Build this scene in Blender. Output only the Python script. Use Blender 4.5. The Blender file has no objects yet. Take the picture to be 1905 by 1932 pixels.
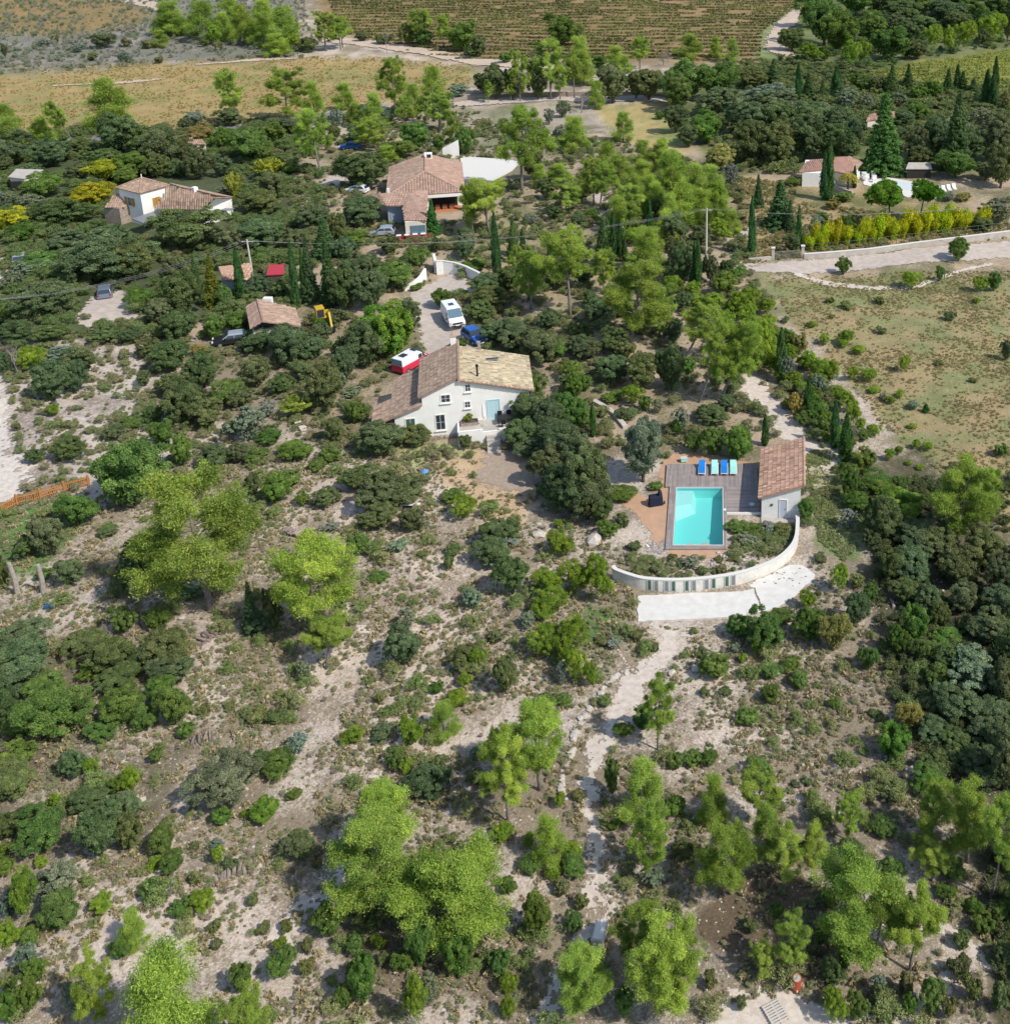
import bpy, math, random
import numpy as np
from math import sin, cos, pi, radians, hypot
random.seed(7); RNG = np.random.default_rng(7)
SC = bpy.context.scene
# ---------------------------------------------------------------- camera, sky, sun, exposure
F, PX, PY, CH, PIT = 2145., 1350., 397., 55.5, radians(18)
cp, sp = cos(PIT), sin(PIT)
cam = bpy.data.cameras.new('camera'); camo = bpy.data.objects.new('camera', cam)
SC.collection.objects.link(camo); SC.camera = camo
camo.location = (0, 0, CH); camo.rotation_euler = (radians(90-18), 0, 0)
cam.sensor_fit = 'HORIZONTAL'; cam.sensor_width = 36; cam.lens = F*36/1905.
cam.shift_x = -(PX-952.5)/1905.; cam.shift_y = -(966-PY)/1905.
cam.clip_end = 9000; cam.clip_start = 1
SUN_EL, SUN_AZ = radians(47), radians(-31)         # azimuth measured from +X towards +Y
w = bpy.data.worlds.new('World'); SC.world = w; w.use_nodes = True
nt = w.node_tree; bg = nt.nodes['Background']
sky = nt.nodes.new('ShaderNodeTexSky'); sky.sky_type = 'NISHITA'; sky.sun_disc = False
sky.sun_elevation = SUN_EL; sky.sun_rotation = radians(90)-SUN_AZ
sky.air_density = 1.2; sky.dust_density = 1.0
nt.links.new(sky.outputs[0], bg.inputs[0]); bg.inputs[1].default_value = 0.135
sl = bpy.data.lights.new('sun', 'SUN'); sl.energy = 3.6; sl.angle = radians(0.5); sl.color = (1.0, 0.94, 0.84)
so = bpy.data.objects.new('sun', sl); SC.collection.objects.link(so)
sd = (cos(SUN_EL)*cos(SUN_AZ), cos(SUN_EL)*sin(SUN_AZ), sin(SUN_EL))
from mathutils import Vector, Matrix
so.rotation_euler = Vector(sd).to_track_quat('Z', 'Y').to_euler()
so.location = (0, 0, 100)
SC.view_settings.view_transform = 'Standard'; SC.view_settings.look = 'None'
SC.view_settings.exposure = 0.30; SC.view_settings.gamma = 1; SC.view_settings.use_curve_mapping = False
SC.render.engine = 'CYCLES'; SC.cycles.max_bounces = 5; SC.cycles.diffuse_bounces = 3
SC.cycles.transparent_max_bounces = 12

# ---------------------------------------------------------------- picture measurements -> places on the ground
TI = {c: (x*.9302, y*.9302) for c, (x, y) in dict(A=(0,0), B=(680,0), C=(1348,0), D=(0,480), E=(680,480), F=(1348,480),
      G=(0,960), H=(680,960), I=(1348,960), J=(0,1507), K=(680,1507), L=(1348,1507)).items()}
def dd(t, x, y): return TI[t][0]+x*.3418, TI[t][1]+y*.3418
FIN = dict(M=(740,660,400), N=(1240,880,440), O=(200,320,300), Q=(700,280,380), R=(1600,290,448), U=(420,500,300))
def fd(t, x, y):
    sx, sy, ww = FIN[t]; k = 1905./ww
    return .9302*(sx+x/k), .9302*(sy+y/k)
def un(x, y, z=0.):
    a = (x-PX)/F; b = (y-PY)/F
    t = (z-CH)/(-sp-b*cp)
    return a*t, (cp-b*sp)*t
FLAT = [(-25,103,17), (2,83,15), (-46,184,30), (-82,165,16), (20,186,16), (-52,130,16)]
def hgt(x, y):
    m = 1.0
    for a, b, r in FLAT: m = m*(1-np.exp(-(((x-a)**2+(y-b)**2)/r**2)**2))
    z = .30*np.sin(x/13+1)*np.sin(y/17.)+.16*np.sin(x/5.3+y/7.1)+.10*np.sin(x/2.9-y/3.7)
    far = np.maximum(0, y-650)
    return z*m+far*0.03*(1+.5*np.sin(x/300.))
def G(x, y):
    X, Y = un(x, y)
    for _ in range(3):
        z = float(hgt(X, Y)); X, Y = un(x, y, z)
    return X, Y, float(hgt(X, Y))
def scl(X, Y, Z=0): return F/(Y*cp+(CH-Z)*sp)      # pixels per metre at a place
def zat(X, Y, py):                                 # height over (X,Y) seen at picture row py
    t = (py-PY)/F; u = Y*(sp+t*cp)/(cp-t*sp); return CH-u
def prj(X, Y, Z=0.):
    u = CH-Z; zc = Y*cp+u*sp
    return PX+F*X/zc, PY+F*(u*cp-Y*sp)/zc

# ---------------------------------------------------------------- object helpers
COL = SC.collection
def put(o, parent=None, kind=None, label=None, cat=None, group=None):
    COL.objects.link(o)
    if parent is not None: o.parent = parent
    if kind: o['kind'] = kind
    if label: o['label'] = label
    if cat: o['category'] = cat
    if group: o['group'] = group
    return o
def empty(name, loc, rz=0., label=None, cat=None, group=None, parent=None):
    o = bpy.data.objects.new(name, None); o.location = loc; o.rotation_euler = (0, 0, rz); o.empty_display_size = .2
    return put(o, parent, None, label, cat, group)
def mesh_np(name, V, Fc, mats, attrs=None, smooth=False):
    me = bpy.data.meshes.new(name); V = np.asarray(V, np.float32); Fc = np.asarray(Fc, np.int32); k = Fc.shape[1]
    me.vertices.add(len(V)); me.vertices.foreach_set('co', V.ravel())
    me.loops.add(Fc.size); me.loops.foreach_set('vertex_index', Fc.ravel())
    me.polygons.add(len(Fc)); me.polygons.foreach_set('loop_start', np.arange(len(Fc), dtype=np.int32)*k)
    for m in (mats if isinstance(mats, (list, tuple)) else [mats]): me.materials.append(m)
    for n, (ty, arr) in (attrs or {}).items():
        a = me.attributes.new(n, ty, 'POINT')
        a.data.foreach_set('color' if ty == 'FLOAT_COLOR' else 'value', np.asarray(arr, np.float32).ravel())
    me.update(); me.validate()
    if smooth: me.polygons.foreach_set('use_smooth', np.ones(len(Fc), bool))
    return me
class MB:
    def __init__(s): s.v = []; s.f = []; s.a = []
    def vert(s, p, a=.5): s.v.append(tuple(p)); s.a.append(a); return len(s.v)-1
    def poly(s, pts, a=.5): s.f.append([s.vert(p, a) for p in pts])
    def box(s, x0, x1, y0, y1, z0, z1, a=.5):
        i = [s.vert(p, a) for p in ((x0,y0,z0),(x1,y0,z0),(x1,y1,z0),(x0,y1,z0),(x0,y0,z1),(x1,y0,z1),(x1,y1,z1),(x0,y1,z1))]
        for q in ((3,2,1,0),(4,5,6,7),(0,1,5,4),(1,2,6,5),(2,3,7,6),(3,0,4,7)): s.f.append([i[k] for k in q])
        return s
    def hexa(s, b, t, a=.5):                        # 4 bottom points, 4 top points
        i = [s.vert(p, a) for p in list(b)+list(t)]
        for q in ((3,2,1,0),(4,5,6,7),(0,1,5,4),(1,2,6,5),(2,3,7,6),(3,0,4,7)): s.f.append([i[k] for k in q])
        return s
    def tube(s, pts, rad, n=6, a=.5, caps=True):
        pts = [Vector(p) for p in pts]; rad = rad if isinstance(rad, (list, tuple)) else [rad]*len(pts); rings = []
        for k, p in enumerate(pts):
            d = (pts[min(k+1, len(pts)-1)]-pts[max(k-1, 0)])
            if d.length < 1e-6: d = Vector((0, 0, 1))
            d.normalize(); u = d.orthogonal().normalized() if abs(d.z) < .9 else Vector((1, 0, 0)).cross(d).normalized()
            if abs(d.z) < .9: u = Vector((0, 0, 1)).cross(d).normalized()
            vv = d.cross(u)
            rings.append([s.vert(p+(u*cos(2*pi*j/n)+vv*sin(2*pi*j/n))*rad[k], a) for j in range(n)])
        for k in range(len(pts)-1):
            for j in range(n): s.f.append([rings[k][j], rings[k][(j+1) % n], rings[k+1][(j+1) % n], rings[k+1][j]])
        if caps: s.f.append(rings[0][::-1]); s.f.append(rings[-1])
        return s
    def prism(s, prof, y0, y1, a=.5):               # profile in x,z pushed along y
        A = [s.vert((x, y0, z), a) for x, z in prof]; B = [s.vert((x, y1, z), a) for x, z in prof]; n = len(prof)
        s.f.append(A); s.f.append(B[::-1])
        for k in range(n): s.f.append([A[(k+1) % n], A[k], B[k], B[(k+1) % n]])
        return s
    def mesh(s, name, mat, smooth=False):
        me = bpy.data.meshes.new(name); me.from_pydata(s.v, [], s.f); me.materials.append(mat)
        at = me.attributes.new('v', 'FLOAT', 'POINT'); at.data.foreach_set('value', s.a); me.update()
        if smooth: me.polygons.foreach_set('use_smooth', [True]*len(s.f))
        return me
    def build(s, name, mat, parent=None, smooth=False, bevel=0, **k):
        o = bpy.data.objects.new(name, s.mesh(name, mat, smooth))
        if bevel:
            b = o.modifiers.new('b', 'BEVEL'); b.width = bevel; b.segments = 2; b.limit_method = 'ANGLE'
        return put(o, parent, **k)

# ---------------------------------------------------------------- materials
def mat(name, col, rough=.85, metal=0., noise=0., nscale=3., col2=None, bump=0., spec=.3, attr=0., bscale=None):
    m = bpy.data.materials.new(name); m.use_nodes = True; n = m.node_tree; b = n.nodes['Principled BSDF']
    b.inputs['Roughness'].default_value = rough; b.inputs['Metallic'].default_value = metal
    b.inputs['Specular IOR Level'].default_value = spec; b.inputs['Base Color'].default_value = (*col, 1)
    tc = n.nodes.new('ShaderNodeTexCoord'); src = None
    if noise or col2:
        t = n.nodes.new('ShaderNodeTexNoise'); t.inputs['Scale'].default_value = nscale; t.inputs['Detail'].default_value = 6
        t.inputs['Roughness'].default_value = .65
        n.links.new(tc.outputs['Object'], t.inputs['Vector'])
        r = n.nodes.new('ShaderNodeMapRange'); r.inputs[1].default_value = .32; r.inputs[2].default_value = .68
        n.links.new(t.outputs[0], r.inputs[0])
        mx = n.nodes.new('ShaderNodeMix'); mx.data_type = 'RGBA'; n.links.new(r.outputs[0], mx.inputs[0])
        c2 = col2 or tuple(min(1, c*(1-noise)) for c in col)
        mx.inputs[6].default_value = (*col, 1); mx.inputs[7].default_value = (*c2, 1); src = mx.outputs[2]
    if attr:
        at = n.nodes.new('ShaderNodeAttribute'); at.attribute_name = 'v'
        r = n.nodes.new('ShaderNodeMapRange'); r.inputs[3].default_value = 1-attr; r.inputs[4].default_value = 1+attr
        n.links.new(at.outputs['Fac'], r.inputs[0])
        mu = n.nodes.new('ShaderNodeMix'); mu.data_type = 'RGBA'; mu.blend_type = 'MULTIPLY'; mu.inputs[0].default_value = 1
        if src: n.links.new(src, mu.inputs[6])
        else: mu.inputs[6].default_value = (*col, 1)
        cb = n.nodes.new('ShaderNodeCombineColor')
        for i in range(3): n.links.new(r.outputs[0], cb.inputs[i])
        n.links.new(cb.outputs[0], mu.inputs[7]); src = mu.outputs[2]
    if src: n.links.new(src, b.inputs['Base Color'])
    if bump:
        t = n.nodes.new('ShaderNodeTexNoise'); t.inputs['Scale'].default_value = bscale or nscale*4; t.inputs['Detail'].default_value = 5
        n.links.new(tc.outputs['Object'], t.inputs['Vector'])
        bp = n.nodes.new('ShaderNodeBump'); bp.inputs['Strength'].default_value = bump; bp.inputs['Distance'].default_value = .05
        n.links.new(t.outputs[0], bp.inputs['Height']); n.links.new(bp.outputs[0], b.inputs['Normal'])
    return m
def leafmat(name, transl=.28):
    m = bpy.data.materials.new(name); m.use_nodes = True; n = m.node_tree; n.nodes.clear()
    out = n.nodes.new('ShaderNodeOutputMaterial'); oi = n.nodes.new('ShaderNodeObjectInfo')
    at = n.nodes.new('ShaderNodeAttribute'); at.attribute_name = 'v'
    hs = n.nodes.new('ShaderNodeHueSaturation')
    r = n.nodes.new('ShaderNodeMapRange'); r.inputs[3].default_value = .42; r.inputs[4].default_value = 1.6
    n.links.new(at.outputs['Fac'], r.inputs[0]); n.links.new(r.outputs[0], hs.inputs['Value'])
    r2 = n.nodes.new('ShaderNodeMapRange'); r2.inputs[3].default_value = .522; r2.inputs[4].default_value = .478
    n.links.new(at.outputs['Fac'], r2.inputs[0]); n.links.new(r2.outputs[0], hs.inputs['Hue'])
    n.links.new(oi.outputs['Color'], hs.inputs['Color'])
    d = n.nodes.new('ShaderNodeBsdfDiffuse'); t = n.nodes.new('ShaderNodeBsdfTranslucent')
    n.links.new(hs.outputs[0], d.inputs[0]); n.links.new(hs.outputs[0], t.inputs[0])
    mx = n.nodes.new('ShaderNodeMixShader'); mx.inputs[0].default_value = transl
    n.links.new(d.outputs[0], mx.inputs[1]); n.links.new(t.outputs[0], mx.inputs[2]); n.links.new(mx.outputs[0], out.inputs[0])
    return m
def tuftmat(name, c1, c2):                          # colour of low plants: varies per plant
    m = leafmat(name, .2); n = m.node_tree
    oi = [x for x in n.nodes if x.type == 'OBJECT_INFO'][0]; hs = [x for x in n.nodes if x.type == 'HUE_SAT'][0]
    mx = n.nodes.new('ShaderNodeMix'); mx.data_type = 'RGBA'; mx.inputs[6].default_value = (*c1, 1); mx.inputs[7].default_value = (*c2, 1)
    n.links.new(oi.outputs['Random'], mx.inputs[0]); n.links.new(mx.outputs[2], hs.inputs['Color'])
    return m
M_leaf = leafmat('leaves', .32); M_needle = leafmat('needles', .40)
M_bark = mat('bark', (.13,.10,.085), .95, noise=.5, nscale=6, bump=.5)
M_pale = mat('pale_dead_wood', (.42,.37,.33), .9, noise=.4, nscale=6)
M_twig = mat('grey_twigs', (.27,.23,.22), .9, noise=.3)
M_white = mat('white_render', (.80,.79,.76), .9, noise=.10, nscale=1.1, col2=(.72,.705,.67), bump=.1, bscale=30)
M_cream = mat('cream_render', (.66,.62,.54), .9, col2=(.52,.47,.40), nscale=.9, bump=.1)
M_stonewall = mat('stone_masonry', (.40,.34,.28), .95, col2=(.22,.17,.13), nscale=4, bump=.8, bscale=7)
M_tileL = mat('shaded_brown_tiles', (.235,.165,.135), .9, col2=(.36,.27,.20), nscale=2.2, attr=.35)  # brown of the left slopes, with their shade partly put into it
M_tileR = mat('sunlit_lichen_tiles', (.47,.40,.27), .9, col2=(.33,.27,.18), nscale=2.6, attr=.42)  # lichen yellow of the right slope, sunlit tone worked into the colour
M_tileP = mat('pink_clay_tiles', (.50,.32,.235), .9, col2=(.38,.23,.165), nscale=2.5, attr=.45)
M_tileH = mat('salmon_clay_tiles', (.43,.30,.235), .9, col2=(.31,.195,.15), nscale=1.1, attr=.22)
M_tileB = mat('weathered_tiles', (.42,.30,.23), .9, col2=(.27,.18,.13), nscale=1.4, attr=.3)
M_tileRed = mat('red_clay_tiles', (.42,.19,.13), .9, col2=(.34,.25,.20), nscale=.8, attr=.25)
M_glass = mat('dark_glass', (.035,.045,.055), .12, spec=.6)
M_glassblue = mat('blue_glass', (.10,.17,.22), .1, spec=.7)  # paler, bluer glass for the wing panes and van windows
M_door = mat('pale_blue_joinery', (.42,.60,.66), .5)
M_doorw = mat('grey_white_door', (.50,.53,.60), .6)
M_shut = mat('ochre_wood', (.45,.24,.05), .7, noise=.25, nscale=5)
M_shutb = mat('red_brown_wood', (.28,.11,.06), .7)
M_black = mat('black_metal', (.018,.018,.02), .5)
M_grey = mat('grey_metal', (.22,.23,.24), .5, noise=.2)
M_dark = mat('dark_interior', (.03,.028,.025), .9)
M_conc = mat('concrete', (.48,.44,.40), .95, noise=.25, nscale=1.2, bump=.2)
M_tyre = mat('tyre_rubber', (.02,.02,.02), .8)
M_rim = mat('rim_metal', (.45,.46,.48), .35, metal=.6)
M_carw = mat('white_car_paint', (.74,.76,.78), .3, spec=.5)
M_cars = mat('silver_car_paint', (.42,.46,.52), .3, metal=.4, spec=.5)
M_carg = mat('grey_car_paint', (.20,.25,.33), .3, metal=.4, spec=.5)
M_carb = mat('blue_car_paint', (.02,.10,.36), .3, spec=.5)
M_carr = mat('red_paint', (.55,.03,.07), .45)
M_yel = mat('yellow_machine_paint', (.55,.36,.02), .45, noise=.2)
M_lamp = mat('lamp_glass', (.75,.77,.78), .2, spec=.6)
M_redl = mat('red_lamp', (.4,.02,.02), .3)
M_deck = mat('deck_boards', (.31,.265,.25), .8, col2=(.235,.20,.19), nscale=1.5, attr=.18)
M_liner = mat('pool_liner', (.36,.72,.69), .6)
M_coping = mat('pool_coping', (.62,.60,.56), .8)
M_stain = mat('streaked_white_render', (.74,.73,.69), .9, col2=(.56,.54,.48), nscale=1.7, bump=.2, bscale=14)
M_slab = mat('white_limewashed_slab', (.66,.645,.615), .9, col2=(.55,.53,.485), nscale=1.3, bump=.1)
M_blue = mat('blue_cushion', (.01,.18,.55), .8)
M_mint = mat('mint_cushion', (.32,.66,.60), .8)
M_plast = mat('white_plastic', (.75,.76,.74), .5)
M_orange = mat('orange_stained_wood', (.52,.24,.08), .8, noise=.35, nscale=5)
M_rock = mat('limestone', (.60,.54,.47), .95, noise=.35, nscale=3, bump=.6)
M_rust = mat('red_enamel', (.5,.10,.06), .6, noise=.4, nscale=8)
M_green = mat('green_glass_panel', (.06,.12,.09), .25)
M_gpale = mat('pale_green_panel', (.50,.53,.50), .4)
M_navy = mat('navy_cover', (.012,.016,.04), .7)
M_redcloth = mat('red_awning', (.38,.04,.06), .8)
M_log = mat('cut_logs', (.36,.29,.25), .95, noise=.5, nscale=7, attr=.3)
M_wire = mat('cable', (.25,.25,.26), .6)
M_pole = mat('weathered_pole', (.50,.46,.42), .9)
M_tarp = mat('blue_sheet', (.02,.09,.20), .6)
M_terra = mat('terracotta', (.45,.18,.08), .9)
M_siding = mat('grey_blue_siding', (.30,.36,.44), .6, noise=.15)
def watermat():
    m = bpy.data.materials.new('pool_water'); m.use_nodes = True; n = m.node_tree; n.nodes.clear()
    out = n.nodes.new('ShaderNodeOutputMaterial'); tr = n.nodes.new('ShaderNodeBsdfTransparent'); tr.inputs[0].default_value = (.60,.90,.91,1)
    g = n.nodes.new('ShaderNodeBsdfGlossy'); g.inputs['Roughness'].default_value = .06; g.inputs[0].default_value = (1,1,1,1)
    fr = n.nodes.new('ShaderNodeFresnel'); fr.inputs[0].default_value = 1.33
    t = n.nodes.new('ShaderNodeTexNoise'); t.inputs['Scale'].default_value = 2.5; b = n.nodes.new('ShaderNodeBump'); b.inputs['Strength'].default_value = .4
    n.links.new(t.outputs[0], b.inputs['Height']); n.links.new(b.outputs[0], g.inputs['Normal']); n.links.new(b.outputs[0], fr.inputs['Normal'])
    mx = n.nodes.new('ShaderNodeMixShader'); n.links.new(fr.outputs[0], mx.inputs[0]); n.links.new(tr.outputs[0], mx.inputs[1]); n.links.new(g.outputs[0], mx.inputs[2])
    n.links.new(mx.outputs[0], out.inputs[0]); return m
M_water = watermat()
# ---------------------------------------------------------------- ground
def vn(x, y, s, seed=0):
    x = np.asarray(x, float)/s; y = np.asarray(y, float)/s; xi = np.floor(x); yi = np.floor(y); fx = x-xi; fy = y-yi
    fx = fx*fx*(3-2*fx); fy = fy*fy*(3-2*fy)
    def hsh(a, b):
        q = np.sin(a*127.1+b*311.7+seed*74.7)*43758.5453; return q-np.floor(q)
    return (hsh(xi,yi)*(1-fx)+hsh(xi+1,yi)*fx)*(1-fy)+(hsh(xi,yi+1)*(1-fx)+hsh(xi+1,yi+1)*fx)*fy
def inside(px, py, poly):
    c = np.zeros(np.shape(px), bool); n = len(poly)
    for i in range(n):
        x1, y1 = poly[i]; x2, y2 = poly[(i+1) % n]
        if y1 == y2: continue
        m = ((y1 > py) != (y2 > py)) & (px < (x2-x1)*(py-y1)/(y2-y1)+x1); c ^= m
    return c
def band(pts):                                     # centre line with widths in picture pixels -> outline
    L = []; R = []
    for i, (x, y, wd) in enumerate(pts):
        a = pts[max(i-1, 0)]; b = pts[min(i+1, len(pts)-1)]; dx, dy = b[0]-a[0], b[1]-a[1]; l = hypot(dx, dy) or 1
        L.append((x-dy/l*wd/2, y+dx/l*wd/2)); R.append((x+dy/l*wd/2, y-dx/l*wd/2))
    return L+R[::-1]
Z = []  # outline, bright soil, dark cover, share of cover, ragged edge
Z.append(([(-900,250),(2700,250),(2700,520),(1430,520),(1500,640),(1570,780),(1430,900),(1250,870),(1150,850),(980,870),(700,870),(500,700),(300,680),(60,620),(-900,640)], (.43,.335,.24), (.19,.17,.10), .5, 14))
Z.append(([(1480,-40),(2700,-200),(2700,350),(1350,320),(1200,150),(1430,120)], (.22,.23,.11), (.11,.13,.05), .55, 10))
Z.append(([(-900,250),(560,250),(560,520),(300,640),(-900,640)], (.24,.22,.14), (.08,.10,.05), .6, 12))
Z.append(([(1600,880),(1700,850),(2700,950),(2700,2200),(1890,2200),(1850,1650),(1700,1350),(1640,1150)], (.26,.23,.16), (.11,.10,.06), .6, 25))
Z.append(([(-900,1150),(120,1180),(370,1180),(360,1400),(250,1600),(-900,1650)], (.42,.35,.28), (.17,.15,.10), .55, 25))
Z.append(([(60,640),(280,650),(290,760),(200,960),(0,960),(-300,900),(-300,700)], (.54,.47,.41), (.27,.22,.18), .5, 14))
Z.append(([(1430,522),(2700,500),(2700,1010),(1900,1000),(1790,900),(1660,800),(1580,690),(1500,620)], (.35,.265,.145), (.21,.23,.10), .52, 16))
Z.append(([(1510,850),(1575,850),(1625,930),(1645,1010),(1600,1070),(1550,1040),(1525,950)], (.38,.34,.21), (.15,.22,.075), .54, 26))
Z.append(([(-900,960),(170,950),(150,1010),(60,1090),(-900,1100)], (.22,.28,.12), (.09,.20,.05), .6, 12))
Z.append(([(760,835),(900,838),(905,880),(840,900),(760,880)], (.42,.40,.22), (.17,.26,.08), .5, 10))
Z.append(([(1100,1140),(1170,1150),(1180,1215),(1110,1230)], (.36,.32,.22), (.11,.19,.06), .6, 12))
Z.append(([(430,860),(900,900),(1000,1100),(900,1350),(700,1500),(560,1300),(450,1000)], (.57,.475,.395), (.28,.225,.165), .50, 40))
Z.append(([(820,860),(1010,850),(1010,960),(960,1010),(870,960),(820,900)], (.52,.38,.24), (.30,.22,.15), .35, 18))
Z.append(([(1180,1180),(1420,1180),(1340,1350),(1240,1420),(1120,1560),(1090,1400),(1200,1260)], (.56,.475,.39), (.27,.22,.155), .53, 30))
Z.append(([(1330,1670),(1480,1640),(1560,1700),(1570,1860),(1500,1880),(1400,1850),(1330,1770)], (.29,.22,.155), (.16,.12,.08), .6, 30))  # pine litter, with the shade of the pines put into its brown
Z.append(([(640,1640),(900,1760),(1000,1900),(700,1900),(600,1760)], (.36,.30,.23), (.18,.145,.10), .55, 40))
# the fields beyond
Z.append(([(-900,140),(350,112),(700,106),(900,122),(880,175),(620,215),(200,258),(-900,300)], (.37,.265,.12), (.25,.235,.09), .5, 6))
Z.append(([(-900,-40),(560,-60),(560,115),(350,112),(0,140),(-900,160)], (.37,.32,.30), (.19,.185,.15), .58, 10))
Z.append(([(-900,-400),(300,-400),(225,0),(290,22),(250,52),(120,64),(-900,80)], (.29,.20,.09), (.22,.175,.075), .5, 6))
Z.append(([(570,-400),(1560,-400),(1520,0),(1440,55),(1435,120),(900,118),(700,82),(600,55)], (.30,.20,.105), (.22,.155,.07), .5, 5))
Z.append(([(1620,140),(1905,92),(2700,40),(2700,130),(1905,165),(1720,165)], (.27,.24,.07), (.14,.17,.04), .5, 6))
Z.append(([(1480,20),(1525,5),(1500,60),(1440,120),(1425,120),(1440,60)], (.25,.28,.13), (.11,.18,.06), .5, 8))
Z.append(([(1120,198),(1250,192),(1275,225),(1300,290),(1215,285),(1130,230)], (.42,.33,.15), (.19,.24,.08), .48, 8))
Z.append(([(870,190),(1120,195),(1120,250),(1010,300),(870,290)], (.40,.34,.27), (.20,.20,.12), .5, 8))
Z.append(([(1380,330),(1500,340),(1900,400),(1900,450),(1520,480),(1390,500)], (.40,.29,.16), (.16,.16,.07), .5, 8))
Z.append(([(870,380),(1110,390),(1250,600),(1050,640),(1000,560),(880,470)], (.38,.30,.19), (.15,.16,.08), .5, 12))
ys = []
y = 2140.
while y > -262: ys.append(y); y -= 3.6+max(0, (y-1000))*.0022
xs = list(np.arange(-330, 2330, 4.6))
Yr = [un(0, v)[1] for v in ys]
Yr = [-60, 0, 18, 30]+[v for v in Yr if v > 33]
Yr += [Yr[-1]*q for q in (1.1, 1.25, 1.5, 2, 3, 5, 8)]
XS = np.array([-9000, -4000, -1800, -900, -500]+xs+[2500, 2900, 4000, 7000, 12000])
YR = np.array(Yr)
ZC = np.maximum(YR, 35)*cp+CH*sp
GX = (XS[None, :]-PX)/F*ZC[:, None]; GY = np.repeat(YR[:, None], len(XS), 1); GZ = hgt(GX, GY)
nr, nc = GX.shape
idx = np.arange(nr*nc).reshape(nr, nc)
FC = np.stack([idx[:-1,:-1], idx[:-1,1:], idx[1:,1:], idx[1:,:-1]], -1).reshape(-1, 4)
gx, gy = GX.ravel(), GY.ravel()
qx, qy = prj(gx, gy)
A = np.tile(np.array([.55,.47,.40]), (len(gx), 1)); B = np.tile(np.array([.275,.225,.16]), (len(gx), 1)); K = np.full(len(gx), .535)
n1 = vn(gx, gy, 2.2, 1)-.5; n2 = vn(gx, gy, 1.9, 2)-.5; n3 = vn(gx, gy, 7., 3)-.5
for poly, a, b, k, e in Z:
    m = inside(qx+n1*2*e+n3*e, qy+n2*1.3*e, poly)
    A[m] = a; B[m] = b; K[m] = k
def blur(a, k=3):
    a = a.reshape(nr, nc, -1)
    for _ in range(k):
        a = np.concatenate([a[:1], (a[:-2]+2*a[1:-1]+a[2:])/4, a[-1:]], 0); a = np.concatenate([a[:, :1], (a[:, :-2]+2*a[:, 1:-1]+a[:, 2:])/4, a[:, -1:]], 1)
    return a.reshape(nr*nc, -1)
A = blur(A); B = blur(B); K = blur(K)[:, 0]
K = K+(vn(gx, gy, 9, 4)-.5)*.12+(vn(gx, gy, 2.6, 5)-.5)*.16
fine = 1+(vn(gx, gy, 1.1, 6)-.5)*.25
ra = np.c_[A*fine[:, None], np.clip(K, 0, 1)]; rb = np.c_[B*fine[:, None], np.ones(len(gx))]
mg = bpy.data.materials.new('dry_stony_soil'); mg.use_nodes = True; n = mg.node_tree; bs = n.nodes['Principled BSDF']
bs.inputs['Roughness'].default_value = .95; bs.inputs['Specular IOR Level'].default_value = .15
tc = n.nodes.new('ShaderNodeTexCoord')
def noise(nn, sc, det=6, rough=.6, dist=0):
    t = nn.nodes.new('ShaderNodeTexNoise'); t.inputs['Scale'].default_value = sc; t.inputs['Detail'].default_value = det
    t.inputs['Roughness'].default_value = rough; t.inputs['Distortion'].default_value = dist
    nn.links.new(tc.outputs['Object'], t.inputs['Vector']); return t.outputs[0]
def math_(nn, op, a, b=None, clamp=False):
    t = nn.nodes.new('ShaderNodeMath'); t.operation = op; t.use_clamp = clamp
    for i, q in enumerate((a, b)):
        if q is None: continue
        if isinstance(q, (int, float)): t.inputs[i].default_value = q
        else: nn.links.new(q, t.inputs[i])
    return t.outputs[0]
a1 = n.nodes.new('ShaderNodeAttribute'); a1.attribute_name = 'soil'; a2 = n.nodes.new('ShaderNodeAttribute'); a2.attribute_name = 'cover'
nz = math_(n, 'ADD', math_(n, 'MULTIPLY', noise(n, 2.1, 8, .8, .5), .5), math_(n, 'MULTIPLY', noise(n, 6.5, 8, .85), .5))
th = math_(n, 'ADD', nz, math_(n, 'SUBTRACT', a1.outputs['Alpha'], .5))
fac = n.nodes.new('ShaderNodeMapRange'); fac.inputs[1].default_value = .46; fac.inputs[2].default_value = .56
fac.interpolation_type = 'SMOOTHSTEP'; n.links.new(th, fac.inputs[0])
mx = n.nodes.new('ShaderNodeMix'); mx.data_type = 'RGBA'; n.links.new(fac.outputs[0], mx.inputs[0])
n.links.new(a1.outputs['Color'], mx.inputs[6]); n.links.new(a2.outputs['Color'], mx.inputs[7])
sp_ = n.nodes.new('ShaderNodeMapRange'); sp_.inputs[1].default_value = .35; sp_.inputs[2].default_value = .68; sp_.inputs[3].default_value = .62; sp_.inputs[4].default_value = 1.32
n.links.new(noise(n, 5.5, 8, .8), sp_.inputs[0])
mu = n.nodes.new('ShaderNodeVectorMath'); mu.operation = 'SCALE'; n.links.new(mx.outputs[2], mu.inputs[0]); n.links.new(sp_.outputs[0], mu.inputs['Scale'])
n.links.new(mu.outputs[0], bs.inputs['Base Color'])
bp = n.nodes.new('ShaderNodeBump'); bp.inputs['Strength'].default_value = .8; bp.inputs['Distance'].default_value = .12
n.links.new(noise(n, 4.5, 8, .75), bp.inputs['Height']); n.links.new(bp.outputs[0], bs.inputs['Normal'])
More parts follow.
